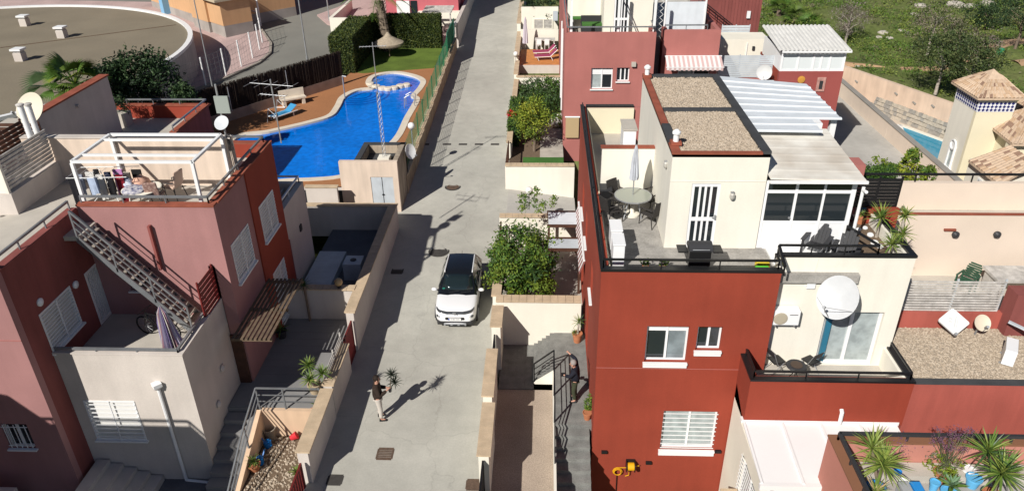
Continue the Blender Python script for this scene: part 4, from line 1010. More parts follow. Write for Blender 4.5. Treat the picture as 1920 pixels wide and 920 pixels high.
# ================================================================ HOUSE L with the laundry terrace
L = thing('red_house', 'tall pink and red house with a laundry terrace above the pergola', 'house', (-12.8, 24, 0), 'terraced red houses')
FL, FLR, FLR2 = ('x', 21.15, -1), ('y', -10.55, 1), ('y', -10.5, 1)
wu = (-14.1, -13.2, 4.3, 5.2)
wall(L, FL, -15.06, -10.55, -1, 7.5, M_PINK, [wu]); window(L, FL, *wu, panes=1)
k1, k2, k3 = (21.72, 23.36, 4.24, 5.76), (24.43, 26.02, 4.36, 5.86), (24.55, 25.9, .6, 2.9)
wall(L, FLR, 21.4, 23.85, -1, 7.5, M_PINK, [k1]); wall(L, FLR2, 23.85, 26.8, -1, 7.5, M_RED, [k2, k3])
shutter_window(L, FLR, *k1, nb=11); shutter_window(L, FLR2, *k2, nb=11); shutter_window(L, FLR2, *k3, nb=12)
wall(L, ('x', 26.8, 1), -15.06, -10.75, -1, 7.5, M_RED)
MB().box(-15.3, -10.8, 21.4, 26.55, 6.6, 6.95).build('roof_terrace', M_FLOORT, L)
MB().box(-15.06, -10.53, 21.12, 21.4, 7.5, 7.56).box(-10.82, -10.48, 21.4, 26.55, 7.5, 7.56).box(-15.06, -10.48, 26.55, 26.83, 7.5, 7.56).build('coping', M_REDTRIM, L)
MB().box(-10.9, -10.83, 21.4, 26.5, 6.95, 7.4).build('parapet_lining', M_WHITE, L)
rail(L, [(-14.95, 21.3, 7.56), (-10.75, 21.3, 7.56), (-10.75, 26.65, 7.56), (-15, 26.65, 7.56)], .22, M_GREYM, posts=1.5)
MB().box(-18.3, -10.85, 24.0, 24.25, 6.2, 8.72).build('rear_wall', mat('peach_beige_plaster', (.70, .57, .46), .92, stain=.08, grain=.05, bump=.15, streak=.14), L)
MB().box(-18.3, -10.82, 23.97, 24.28, 8.72, 8.76).build('coping', M_BEIGE, L)
MB().box(-12.83, -12.75, 21.0, 21.14, 5.2, 6.85).build('red_pipe', M_DRED, L)
MB().box(-18.3, -15.06, 21.15, 24.0, 6.8, 6.96).build('roof_terrace', M_FLOORT, L)
bd_ = MB().box(-11.0, -10.6, 21.06, 21.15, .4, 2.5).build('door', M_BROWNW, L)
# low wall with a white louvred panel
t = thing('louvred_screen', 'white louvred panel on a low beige wall at the left edge', 'screen', (-17.4, 22.3, 7.0))
MB().box(-18.6, -17.2, 21.3, 23.99, 6.96, 7.85).build('wall', M_BEIGE, t)
me = shared(MB().box(-.015, .015, -1.3, 1.3, -.06, .06), 'slat', M_WOODG)
for k in range(9): inst('slat', me, t, (-17.3, 22.65, 7.98+.13*k), (0, R(20), 0))
MB().box(-18.6, -17.3, 21.35, 21.4, 7.85, 9.0).box(-17.35, -17.25, 21.3, 21.4, 7.85, 9.05).build('frame', M_CREAM, t)
# white laundry frame
t = thing('laundry_pergola', 'white steel frame standing over the laundry terrace', 'pergola', (-13, 22.7, 7))
fx0, fx1, fy0, fy1, fz = -14.98, -11.08, 21.5, 23.9, 8.9
m = MB()
for a_, b_ in (((fx0, fy0), (fx1, fy0)), ((fx0, fy1), (fx1, fy1)), ((fx0, fy0), (fx0, fy1)), ((fx1, fy0), (fx1, fy1))): m.beam((*a_, fz), (*b_, fz), .1, .08)
m.build('top_frame', M_WHITE, t)
for y in (22.05, 23.4): MB().beam((fx0, y, fz), (fx1, y, fz), .09, .07).build('crossbar', M_WHITE, t)
for x in (fx0, fx1):
    for y in (fy0, fy1): MB().box(x-.05, x+.05, y-.05, y+.05, 6.95, fz-.04).build('post', M_WHITE, t)
# pergola over the entrance
t = thing('pergola', 'dark brown slatted pergola on the house wall above the entrance', 'pergola', (-10, 22, 2.9))
M_TANW = mat('weathered_tan_wood', (.15, .105, .07), .85, stain=.3, sscale=5)
me = shared(MB().box(-.045, .045, -1.95, 1.95, -.02, .02), 'slat', M_TANW)
for k in range(9): inst('slat', me, t, (-10.47+.155*k, 22.15, 2.98))
for y in (20.3, 22.1, 24.0): MB().box(-10.55, -9.15, y-.04, y+.04, 2.86, 2.955).build('beam', M_TANW, t)
# front yard: entrance floor, planter, steps, walls
M_ENTR = mat('entrance_grey_tile', (.24, .235, .23), .8, stain=.15)
ef = MB().box(-11.0, -7.45, 19.75, 25.2, -1.5, .36).build('entrance_floor', M_ENTR); struct(ef)
planks(ef, 'tile', M_ENTR, -10.95, -7.5, 19.8, 25.1, .395, .45, 'x', t=.03, gap=.008)
struct(MB().box(-9.75, -7.45, 15.6, 19.6, -2, -.78).build('planter_bed', M_SOIL))
pb_ = MB().box(-9.7, -7.5, 16.2, 19.55, -.8, -.75).build('planter_gravel', M_SOIL); struct(pb_)
pebbles(pb_, -9.65, -7.55, 16.2, 19.5, -.75, 520, 12, .05)
o = MB().box(-9.75, -7.45, 19.6, 19.75, -1.5, .39).build('planter_wall', mat('peach_plaster', (.66, .47, .32), .9, stain=.1, streak=.1)); tag(o, 'peach coloured planter wall below the entrance railing', 'wall')
t = thing('garden_steps', 'grey shaded steps climbing beside the gravel planter', 'steps', (-10.4, 17.6, -1.4))
for k in range(9): MB().box(-10.98, -9.9, 15.9+.42*k, 15.9+.42*(k+1), -2, -1.3+.19*k).build('step', M_ENTR, t)
MB().hexa([(-9.9, 15.9, -2), (-9.75, 15.9, -2), (-9.75, 19.6, -2), (-9.9, 19.6, -2)], [(-9.9, 15.9, -1.1), (-9.75, 15.9, -1.1), (-9.75, 19.6, .42), (-9.9, 19.6, .42)]).build('side_wall', MATS['peach_plaster'], t)
t = thing('entrance_railing', 'grey steel railing around the gravel planter', 'railing', (-9, 19, .4))
pts = [(-9.75, 16.2, .0), (-9.82, 18.3, .85), (-9.82, 19.7, 1.3), (-7.6, 19.7, 1.3)]
m = MB()
for dz in (0, -.3, -.58):
    for p, q in zip(pts, pts[1:]): m.beam((p[0], p[1], p[2]+dz), (q[0], q[1], q[2]+dz), .05 if dz == 0 else .03, .05 if dz == 0 else .03)
m.build('rails', M_GREYM, t)
for p, z0 in ((pts[0], -.9), (pts[1], -.1), (pts[2], .39), ((-8.9, 19.7, 1.3), .39), (pts[3], .39)): MB().box(p[0]-.025, p[0]+.025, p[1]-.025, p[1]+.025, z0, p[2]).build('post', M_GREYM, t)
cap_wall('garden_wall', 'beige street wall with a mossy capped top beside the gravel planter', -7.52, -7.18, 16.75, 19.75, -1, 1.3, M_BEIGE, group='beige street walls')
cap_wall('garden_wall', 'beige street wall with a slatted top beside the entrance', -7.5, -7.2, 19.85, 22.25, -1, 1.35, M_BEIGE, group='beige street walls')
t = thing('slat_screen', 'greenish slatted screen on the street wall beside the yucca', 'screen', (-7.45, 21.2, 1.3)); slat_fence(t, ('y', -7.45, 1), 20.2, 22.3, 1.35, 1.75, 3, M_WOODG, posts=3)
bar_gate('garden_gate', 'red slatted street gate of the shaded entrance', -7.35, 22.3, 23.5, -.1, 1.5, M_REDW, 9, solid=True)
bar_gate('garden_gate', 'red slatted street gate at the bottom edge left of the street', -7.4, 14.3, 16.6, -.3, 1.0, M_REDW, 13, solid=True)
cap_wall('garden_wall', 'long beige street wall in front of the shaded dark yard', -7.55, -7.25, 23.6, 33.0, -1, 1.82, M_BEIGE, group='beige street walls')
cap_wall('garden_wall', 'beige cross wall with a globe lamp between entrance and dark yard', -10.5, -7.55, 25.2, 25.45, 0, 1.85, M_BEIGE, axis='x', group='beige yard walls')
t = thing('globe_lamp', 'small frosted globe lamp with a gold top on the cross wall', 'lamp', (-8.2, 25.3, 1.85))
MB().lathe((-8.2, 25.3, 1.85), [(.08, 0), (.08, .12), (.14, .13)], 12).build('base', M_DKGREY, t); MB().ball((-8.2, 25.3, 2.1), .17).build('globe', mat('gold_frosted_glass', (.45, .32, .16), .3), t, smooth='all')
# dark yard with a masonry barbecue
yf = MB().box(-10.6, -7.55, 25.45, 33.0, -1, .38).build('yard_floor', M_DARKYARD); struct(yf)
t = thing('tiled_platform', 'low pale tiled platform in the shaded yard', 'platform', (-9.8, 28, .4))
MB().box(-10.45, -9.2, 26.0, 30.2, .38, .7).build('base', M_ZINC, t); planks(t, 'tile', M_ZINC, -10.45, -9.2, 26.0, 30.2, .73, .45, 'x')
MB().box(-9.2, -7.7, 25.6, 27.4, .38, .42).build('paving', M_ZINC, t)
t = thing('masonry_box', 'square pale masonry box with a dark hole in the shaded yard', 'box', (-8.5, 28.6, .4))
MB().box(-8.85, -8.05, 28.2, 29.0, .38, 1.2).build('box', M_ZINC, t); MB().lathe((-8.45, 28.6, 1.2), [(.14, -.02), (.14, .03), (.1, .04)], 12).build('hole_rim', M_DKGREY, t)
simple_wall('yard_wall', 'cream rear wall of the shaded dark yard', -12, -7.25, 33.0, 33.25, 0, 1.75, M_BEIGE, 'beige yard walls')
simple_wall('yard_wall', 'lower beige wall between the dark yard and the pool shed', -12, -10.4, 34.0, 34.2, 0, 2.3, M_BEIGE, 'beige yard walls')
L3 = thing('cream_annexe', 'tall narrow cream annexe behind the red house overlooking the pool', 'annexe', (-12, 28.5, 0))
wall(L3, ('y', -10.65, 1), 26.85, 30.0, -1, 4.4, M_BEIGE); wall(L3, ('x', 30.0, 1), -15, -10.9, -1, 4.4, M_BEIGE)
MB().box(-15, -10.9, 26.85, 29.75, 3.2, 3.5).build('roof', M_FLOORT, L3)
rail(L3, [(-10.8, 26.9, 4.4), (-10.8, 29.9, 4.4), (-12.5, 29.9, 4.4)], .28, M_BLUEW, posts=1.5)
MB().box(-10.65, -10.6, 28.6, 28.85, 2.6, 2.9).build('vent', M_DKGREY, L3); MB().box(-10.65, -10.61, 26.9, 27.2, .4, 3.0).build('red_edge', M_DRED, L3)
for k in range(5): MB().box(-12.3+.28*k, -12.25+.28*k, 26.9, 29.7, 4.15, 4.25).build('pergola_slat', M_WOODG, L3)
# ================================================================ HOUSE L2 behind, left
L2 = thing('red_house', 'red house with a sunken roof terrace behind the laundry terrace', 'house', (-21, 34, 0), 'terraced red houses')
wall(L2, ('y', -17.2, 1), 32.5, 36.4, -1, 5.7, M_DRED); wall(L2, ('x', 36.65, 1), -25.7, -17.45, -1, 5.7, M_RED)
MB().box(-28, -17.5, 28.4, 36.38, 4.5, 5.05).build('roof_terrace', M_FLOORT, L2)
MB().box(-17.5, -17.16, 32.5, 36.68, 5.7, 5.76).box(-25.7, -17.5, 36.36, 36.68, 5.7, 5.76).build('coping', M_REDTRIM, L2)
rail(L2, [(-17.33, 32.6, 5.76), (-17.33, 36.52, 5.76), (-21.5, 36.52, 5.76)], .25, M_GREYM, posts=1.5)
MB().box(-21.3, -20.95, 28.4, 34.55, 4.5, 7.82).build('side_wall', M_BEIGE, L2); MB().box(-21.36, -20.89, 28.38, 34.6, 7.82, 7.89).build('coping', M_REDTRIM, L2)
MB().box(-20.94, -20.82, 31.5, 31.64, 7.27, 7.39).build('spout', M_BEIGE, L2)
t = thing('planter', 'square white planter with a dark green shrub on the sunken terrace', 'planter', (-21.3, 35.3, 5.05))
MB().box(-21.6, -20.9, 34.95, 35.65, 5.05, 5.75).build('box', M_FLOORT, t)
t = thing('slat_fence', 'dark brown slatted fence behind the vent pipes', 'fence', (-19.5, 25.2, 7)); slat_fence(t, ('x', 25.2, -1), -23, -18.35, 7.0, 8.85, 12, M_BROWNW, w=.75, posts=4)
slat_fence(t, ('y', -18.9, 1), 21.5, 25.1, 7.9, 9.0, 7, M_BROWNW, w=.75, posts=3)
for k, (u, v, yy) in enumerate(((58, 258, 23.7), (70, 250, 24.1))):
    p = at(u, v, y=yy); q = at((37, 52)[k], (198, 197)[k], y=yy)
    t = thing('vent_pipe', ('white capped vent pipe, left of a pair above the louvred panel', 'white capped vent pipe, right of a pair beside the brown fence')[k], 'vent pipe', tuple(p))
    MB().tube(p, (p.x, yy, q.z), .1, 12).build('pipe', M_WHITE, t, smooth=True); MB().lathe((p.x, yy, q.z), [(.13, 0), (.13, .05), (.05, .08)], 12).build('cap', M_WOODG, t)
# ================================================================ POOL AREA
PZ = 1.7
def blob(pts, n=8):
    """Closed smooth curve through the points."""
    N = len(pts); out = []
    for i in range(N):
        p0, p1, p2, p3 = [Vector(pts[(i+k-1) % N]) for k in range(4)]
        for j in range(n):
            t = j/n; out.append(.5*((2*p1)+(p2-p0)*t+(2*p0-5*p1+4*p2-p3)*t*t+(3*p1-p0-3*p2+p3)*t**3))
    return out
pool_px = [(640, 328), (680, 305), (735, 262), (758, 220), (776, 188), (770, 180), (782, 166), (788, 152), (772, 143), (738, 137), (705, 143), (696, 155), (702, 166), (672, 170), (648, 182), (638, 200), (622, 218), (575, 232), (505, 248), (440, 262), (440, 335), (540, 335)]
outline = blob([at(u, v, z=PZ).to_2d() for u, v in pool_px], 5)
def offset(poly, d):
    out = []; N = len(poly)
    for i in range(N):
        t = (poly[(i+1) % N]-poly[i-1]); 
        if t.length < 1e-6: out.append(poly[i]); continue
        t.normalize(); out.append(poly[i]+Vector((t.y, -t.x))*d)
    return out
ar = sum(outline[i].x*outline[(i+1) % len(outline)].y-outline[(i+1) % len(outline)].x*outline[i].y for i in range(len(outline)))
if ar < 0: outline.reverse()
M_WATER = mat('bright_pool_water', (.0, .18, .72), .05, spec=.5, stain=.18, sscale=.35, bump=.6, bscale=2.6, grain=.22, gscale=3.2)
M_COPE = mat('pale_coping_stone', (.66, .58, .47), .8, stain=.1, sscale=2)
pool = thing('swimming_pool', 'large bright blue free form pool with pale coping and a round shallow end', 'pool', (-12, 46, PZ))
MB().prism([tuple(p) for p in outline], .3, PZ-.09).build('water', M_WATER, pool)
inn, outr = outline, offset(outline, .42)
N = len(outline)
acc = 0; seg = [0]
i = 0
while i < N:
    j = i; L_ = 0
    while j < N and L_ < .55: L_ += (outline[(j+1) % N]-outline[j % N]).length; j += 1
    P = [inn[k % N] for k in range(i, j+1)]; Q = [outr[k % N] for k in range(i, j+1)]
    mb = MB()
    for k in range(len(P)-1):
        a_, b_, c_, d_ = P[k], P[k+1], Q[k+1], Q[k]
        sh = lambda p, c, f=.985: c+(p-c)*f
        cc = (a_+b_+c_+d_)/4
        mb.hexa([(*a_, PZ-.14), (*d_, PZ-.14), (*c_, PZ-.14), (*b_, PZ-.14)], [(*a_, PZ+.03), (*d_, PZ+.03), (*c_, PZ+.03), (*b_, PZ+.03)])
    mb.build('coping_stone', M_COPE, pool, fix=True)
    i = j
# stepping blocks that close off the round shallow end, and the curved entry steps
me = shared(MB().lathe((0, 0, 0), [(.22, -.2), (.3, -.1), (.3, .16), (.26, .2)], 12), 'stepping_block', M_COPE)
for k in range(7):
    s = k/6; u = 694+(762-694)*s; v = 158+8*math.sin(math.pi*min(1, s*1.1))+2*s
    p = at(u, v, z=PZ); inst('stepping_block', me, pool, (p.x, p.y, PZ-.08))
cs = at(672, 176, z=PZ)
for k in range(4):
    m = MB(); r0, r1 = .8+.42*k, .95+.42*k
    for j in range(10):
        t0, t1 = R(-70+14*j-40), R(-70+14*(j+1)-40)
        m.poly((cs.x+r0*math.cos(t0), cs.y+r0*math.sin(t0), PZ-.085), (cs.x+r1*math.cos(t0), cs.y+r1*math.sin(t0), PZ-.085), (cs.x+r1*math.cos(t1), cs.y+r1*math.sin(t1), PZ-.085), (cs.x+r0*math.cos(t1), cs.y+r0*math.sin(t1), PZ-.085))
    m.build('entry_step_edge', mat('step_edge_blue', (.0, .075, .42), .1) if k == 0 else MATS['step_edge_blue'], pool)
lad = MB()
lp = at(765, 197, z=PZ)
for dy in (-.3, .3):
    pts = [Vector((lp.x+.5, lp.y+dy, PZ)), Vector((lp.x+.5, lp.y+dy, PZ+.7)), Vector((lp.x+.2, lp.y+dy, PZ+.8)), Vector((lp.x-.15, lp.y+dy, PZ+.6)), Vector((lp.x-.2, lp.y+dy, PZ-.3))]
    lad.path(pts, .03, 6)
lad.build('ladder', M_GALV, pool)
M_PDECK = mat('terracotta_pool_deck', (.37, .165, .072), .85, stain=.10, sscale=.5, grain=.1, gscale=12)
# deck with a hole for the pool: ring of quads from the coping out to the surround
deck_out = [(-7.6, 35.3), (-7.6, 60.0), (-14.6, 60.0), (-14.9, 55.2), (-21.4, 44.4), (-25.5, 38.5), (-26, 35.3), (-10.4, 35.3)]
bm = bmesh.new()
ov = [bm.verts.new((x, y, PZ)) for x, y in deck_out]; iv = [bm.verts.new((p.x, p.y, PZ)) for p in offset(outline, .40)]
ed = [bm.edges.new((ov[k], ov[(k+1) % len(ov)])) for k in range(len(ov))] + [bm.edges.new((iv[k], iv[(k+1) % len(iv)])) for k in range(len(iv))]
bmesh.ops.triangle_fill(bm, use_beauty=True, use_dissolve=False, edges=ed)
bmesh.ops.recalc_face_normals(bm, faces=bm.faces)
for f in bm.faces:
    if f.normal.z < 0: f.normal_flip()
me = bpy.data.meshes.new('pool_deck'); bm.to_mesh(me); bm.free(); me.materials.append(M_PDECK)
o = bpy.data.objects.new('pool_deck', me); COL.objects.link(o); struct(o)
lawn = [(-8.55, 57.3), (-8.55, 63.3), (-14.6, 63.3), (-15.0, 56.3), (-13.8, 55.9)]
struct(MB().prism(lawn, 1.2, PZ+.02).build('lawn', M_GRASS))
struct(MB().box(-8.5, -7.6, 58, 63.5, 1.2, PZ+.03).build('gravel_bed', M_SOIL))
o = MB().box(-8.05, -7.95, 57.5, 64, PZ, PZ+.3).build('timber_edging', M_BROWNW); tag(o, 'reddish timber edging between the lawn bed and the green fence', 'edging')
t = thing('pool_end_wall', 'beige pool end wall topped by a dark windbreak strip', 'wall', (-14, 35.2, 0))
MB().box(-20, -10.45, 35.05, 35.3, -1, 1.66).build('wall', M_BEIGE, t); MB().box(-20, -10.45, 35.0, 35.05, .75, 1.62).build('windbreak', M_DKGREY, t)
# street wall of the pool with a green mesh fence
t = thing('pool_street_wall', 'weathered stone coloured wall between the pool and the street', 'wall', (-7.5, 49, .4))
M_PW = mat('rough_buff_masonry', (.40, .31, .21), .95, stain=.25, sscale=1.2, grain=.1, bump=.5, bscale=12)
for k in range(12):
    y0, y1 = 37.0+2.2*k, 37.0+2.2*(k+1); z = zg((y0+y1)/2)+1.0
    MB().box(-7.62, -7.38, y0, y1-.02, -.5, z).build('wall', M_PW, t); MB().box(-7.68, -7.34, y0, y1-.02, z, z+.05).build('coping', M_CAP, t)
M_GREENF = mat('green_fence_wire', (.02, .16, .07), .5)
gf_ = thing('mesh_fence', 'green wire mesh fence along the pool wall', 'fence', (-7.55, 50, 1.8))
for k in range(12):
    y = 38.1+2.2*k; z = zg(y)+1.0; MB().tube((-7.55, y, z), (-7.55, y, z+1.5), .035).build('post', M_GREENF, gf_)
m = MB()
for k in range(11):
    y0, y1 = 38.1+2.2*k, 40.3+2.2*k; z0, z1 = zg(y0)+1.05, zg(y1)+1.05
    for j in range(9): m.beam((-7.55, y0, z0+1.4*j/8), (-7.55, y1, z1+1.4*j/8), .012, .012)
    for j in range(1, 15): yy = y0+2.2*j/15; zz = zg(yy)+1.05; m.beam((-7.55, yy, zz), (-7.55, yy, zz+1.4), .01, .01)
m.build('wire_mesh', M_GREENF, gf_, kind='stuff')
o = MB().box(-7.6, -7.57, 58.5, 63.8, 2.6, 4.1).build('windbreak_net', mat('green_windbreak', (.01, .22, .13), .7)); tag(o, 'dark green windbreak net at the far end of the pool fence', 'net')
# pool shed
sh = thing('pool_shed', 'cream pump shed with grey double doors and a sunken flat roof', 'shed', (-9, 36.5, .4))
sd1 = (-8.86, -7.7, .5, 2.42)
wall(sh, ('x', 34.93, -1), -10.42, -7.42, 0, 3.26, M_BEIGE if False else MATS['peach_beige_plaster'], [sd1])
M_STONEW = mat('streaked_buff_wall', (.40, .33, .25), .95, stain=.25, sscale=1, streak=.3, grain=.1)
wall(sh, ('y', -7.42, 1), 35.18, 37.6, 0, 3.26, M_STONEW); wall(sh, ('y', -9.6, -1), 35.18, 37.6, 0, 3.2, M_STONEW); wall(sh, ('x', 37.6, 1), -9.6, -7.42, 0, 3.2, M_STONEW)
MB().box(-9.4, -7.65, 35.18, 37.4, 2.4, 2.75).build('roof', M_TRIM, sh)
for a_, b_ in ((-8.86, -8.29), (-8.27, -7.7)):
    dd = MB().box(a_+.01, b_-.01, 34.96, 35.02, .5, 2.41).build('door', M_ZINC, sh)
    MB().box((b_ if b_ < -8 else a_)-.05, (b_ if b_ < -8 else a_)+.05, 34.92, 34.96, 1.4, 1.45).build('handle', M_DKGREY, dd)
MB().box(-9.66, -7.36, 37.35, 37.66, 3.2, 3.26).box(-9.66, -9.36, 35.18, 37.35, 3.2, 3.26).build('coping', M_TRIM, sh)
# brush fence on the low stone wall, hedge, street lamps
bf = thing('brush_fence', 'dark brown brushwood fence along the road side of the pool', 'fence', (-19, 51, 1.7))
a, b = at(404, 236, z=1.7), at(646, 158, z=1.7); a.z = b.z = 0; a = b+(a-b)*1.35
M_BRUSH = mat('dark_brushwood', (.035, .022, .016), .95, stain=.3, sscale=6, grain=.3, gscale=18)
M_PWALL = mat('pinkish_stone_wall', (.33, .24, .19), .95, stain=.25, sscale=1.2, bump=.5, bscale=10)
MB().hexa([a+Vector((0,0,.5)), b+Vector((0,0,.5)), b+Vector((-.25,.16,.5)), a+Vector((-.25,.16,.5))], [a+Vector((0,0,2.35)), b+Vector((0,0,2.35)), b+Vector((-.25,.16,2.35)), a+Vector((-.25,.16,2.35))]).build('base_wall', M_PWALL, bf, fix=True)
rnd = random.Random(4); m = MB(); nb = 2000
dv = (b-a).normalized(); pv = Vector((-dv.y, dv.x, 0))
for k in range(nb):
    c = a.lerp(b, rnd.random())+pv*rnd.uniform(.02, .16); w_ = rnd.uniform(.012, .03); z1 = 4.05+rnd.uniform(-.12, .12); le = dv*rnd.uniform(-.06, .06)
    m.beam((c.x, c.y, 2.3), (c.x+le.x, c.y+le.y, z1), w_, w_)
m.build('brushwood', M_BRUSH, bf, kind='stuff')
MB().hexa([a+pv*.06+Vector((0,0,2.3)), b+pv*.06+Vector((0,0,2.3)), b+pv*.1+Vector((0,0,2.3)), a+pv*.1+Vector((0,0,2.3))], [a+pv*.06+Vector((0,0,3.9)), b+pv*.06+Vector((0,0,3.9)), b+pv*.1+Vector((0,0,3.9)), a+pv*.1+Vector((0,0,3.9))]).build('backing', M_BRUSH, bf, fix=True)
for s in (.35, .66): 
    c = a.lerp(b, s)-pv*.05; MB().tube((c.x, c.y, 2.3), (c.x, c.y, 3.9), .03).build('post', M_GALV, bf)
# ================================================================ ROAD, PAVEMENTS, ROUND BUILDING (far left)
def gpoly(name, pts, m, dz, th=.0):
    """Ground patch following the four per cent slope."""
    mb = MB(); mb.v = [(x, y, .04*(y-24)+dz) for x, y in pts]+[(x, y, .04*(y-24)+dz-max(th, .02)) for x, y in pts]; n = len(pts)
    a = sum(pts[i][0]*pts[(i+1) % n][1]-pts[(i+1) % n][0]*pts[i][1] for i in range(n))
    top = tuple(range(n)) if a > 0 else tuple(range(n-1, -1, -1)); mb.f = [top, tuple(i+n for i in reversed(top))]+[(i, (i+1) % n, n+(i+1) % n, n+i) if a < 0 else (i, n+i, n+(i+1) % n, (i+1) % n) for i in range(n)]
    return struct(mb.build(name, m, fix=False))
gpoly('road', [(-34, 40), (-24.2, 42), (-15.2, 55.8), (-15.2, 66), (-21, 72), (-20, 78), (-14, 96), (-12, 120), (-90, 120), (-90, 88), (-45, 80), (-30, 76)], M_ASPH, .0)
arc = [(-31, 45.5), (-28.8, 49), (-26.5, 52.3), (-24.6, 56), (-23.3, 59.6), (-23.2, 62.2), (-24.0, 64.9), (-26.1, 68.9), (-29, 74.6), (-32, 79)]
gpoly('pavement', arc+[(-64, 82), (-90, 80), (-90, 40), (-40, 38)], M_PINKPAVE, .15, .3)
mb = MB()
for p, q in zip(arc, arc[1:]):
    p, q = Vector(p), Vector(q); d_ = (q-p).normalized(); n_ = Vector((d_.y, -d_.x))*.22; zp, zq = .04*(p.y-24), .04*(q.y-24)
    mb.hexa([(p.x, p.y, zp-.1), (p.x+n_.x, p.y+n_.y, zp-.1), (q.x+n_.x, q.y+n_.y, zq-.1), (q.x, q.y, zq-.1)], [(p.x, p.y, zp+.17), (p.x+n_.x, p.y+n_.y, zp+.16), (q.x+n_.x, q.y+n_.y, zq+.16), (q.x, q.y, zq+.17)])
struct(mb.build('kerb', M_KERB, fix=True))
gpoly('pavement', [(-15.2, 62), (-15.2, 66), (-17.6, 68.6), (-20.5, 71.2), (-22.3, 74.4), (-21.0, 77.2), (-17, 90), (-9, 92), (-8, 66), (-8.5, 62)], M_PINKPAVE, .14, .3)
gpoly('far_pavement', [(-60, 84), (-34, 80.2), (-30.5, 82), (-27, 84), (-22, 94), (-40, 99), (-70, 96)], M_PINKPAVE, .12, .3)
RB = thing('round_building', 'round reservoir building with a gravel roof and low white rim', 'building', (-45.3, 51.6, 1))
cx, cy, rr, rz = -45.3, 51.6, 18.9, 4.0
MB().lathe((cx, cy, 0), [(rr, 0), (rr, rz-.25), (rr, rz-.25)], 96).build('wall', mat('pale_grey_render', (.52, .47, .43), .9, stain=.12, streak=.2), RB)
MB().lathe((cx, cy, rz-.25), [(rr-.3, .0), (rr-.3, .12)], 96).build('roof', M_GRAVR, RB)
m = MB(); m.lathe((0, 0, 0), [(1, 0)], 3); m = MB()
for k in range(96):
    t0, t1 = 2*math.pi*k/96, 2*math.pi*(k+1)/96
    pt = lambda r, t, z: (cx+r*math.cos(t), cy+r*math.sin(t), z)
    m.hexa([pt(rr-.32, t0, rz-.2), pt(rr+.04, t0, rz-.2), pt(rr+.04, t1, rz-.2), pt(rr-.32, t1, rz-.2)], [pt(rr-.32, t0, rz+.02), pt(rr+.04, t0, rz+.02), pt(rr+.04, t1, rz+.02), pt(rr-.32, t1, rz+.02)])
m.build('rim', M_WHITE, RB)
for k, (u, v) in enumerate(((48, 48), (118, 70), (40, 113))):
    p = at(u, v, z=rz-.1); t = thing('roof_vent', ('square pale roof vent nearest the back of the round roof', 'square pale roof vent beside the long roof seam', 'square pale roof vent nearest the palm tree')[k], 'roof vent', (p.x, p.y, rz-.13), 'vents on the round roof')
    MB().box(p.x-.3, p.x+.3, p.y-.3, p.y+.3, rz-.13, rz+.45).build('shaft', M_BEIGE, t); MB().box(p.x-.38, p.x+.38, p.y-.38, p.y+.38, rz+.62, rz+.75).build('cap', M_WHITE, t); MB().box(p.x-.26, p.x+.26, p.y-.26, p.y+.26, rz+.45, rz+.62).build('louvre', M_WOODG, t)
p, q = at(0, 90, z=rz-.12), at(330, 47, z=rz-.12); MB().beam((p.x, p.y, rz-.12), (q.x, q.y, rz-.12), .12, .05).build('roof_seam', M_SOIL, RB)
# white fence posts along the kerb
M_WIRE = mat('thin_fence_wire', (.18, .18, .18), .5)
fence_px = [(339, 181, 327, 127), (386, 160, 376, 110), (424, 142, 414, 92), (453, 125, 444, 76), (474, 109, 465, 62), (487, 93, 479, 48), (492, 80, 484, 32), (488, 60, 478, 16)]
t = thing('post_fence', 'white posted wire fence curving along the pink pavement', 'fence', (-25, 58, 1.4)); prev = None
for (u, v, u2, v2) in fence_px:
    y = 55
    for _ in range(20): p = at(u, v, z=.04*(y-24)+.15); y = p.y
    MB().tube(p, (p.x, p.y, p.z+2.1), .06).build('post', M_WHITE, t)
    if prev:
        w_ = MB()
        for j in range(6): w_.tube((prev.x, prev.y, prev.z+.1+.38*j), (p.x, p.y, p.z+.1+.38*j), .008, 4)
        for j in range(1, 5): c = prev.lerp(p, j/5); w_.tube(c, (c.x, c.y, c.z+2), .008, 4)
        w_.build('wire', M_WIRE, t)
    prev = p.copy()
# orange building
OB = thing('orange_building', 'ochre orange building with grey plinth and a flat projecting porch', 'building', (-35, 76, 1.8))
M_OR = mat('ochre_orange_render', (.60, .36, .19), .9, stain=.06, streak=.05); M_PL = mat('grey_plinth_render', (.36, .33, .30), .9, stain=.2)
import itertools
def rbox(mb, c, ux, uy, x0, x1, y0, y1, z0, z1):
    P = lambda x, y, z: c+ux*x+uy*y+Vector((0, 0, z))
    return mb.hexa([P(x0,y0,z0), P(x1,y0,z0), P(x1,y1,z0), P(x0,y1,z0)], [P(x0,y0,z1), P(x1,y0,z1), P(x1,y1,z1), P(x0,y1,z1)])
oc = on_street(395, 65); ox = Vector((-9.6, 8.8, 0)).normalized(); oy = Vector((ox.y, -ox.x, 0)); oc = Vector((oc.x, oc.y, oc.z))
rbox(MB(), oc, ox, oy, 0, 14, 0.6, 9, 1.1, 7).build('wall', M_OR, OB, fix=True); rbox(MB(), oc, ox, oy, -.02, 14, .58, 9, -.3, 1.1).build('plinth', M_PL, OB, fix=True)
rbox(MB(), oc, ox, oy, -.0, 3.2, -.0, .58, 1.1, 7).build('wall', M_OR, OB, fix=True); rbox(MB(), oc, ox, oy, .02, 3.2, .02, .58, -.3, 1.1).build('plinth', M_PL, OB, fix=True)
rbox(MB(), oc, ox, oy, -2.6, 0, 0.2, 3.0, 1.1, 3.2).build('porch_wall', M_OR, OB, fix=True); rbox(MB(), oc, ox, oy, -2.6, 0, 0.25, 3.0, -.3, 1.1).build('plinth', M_PL, OB, fix=True)
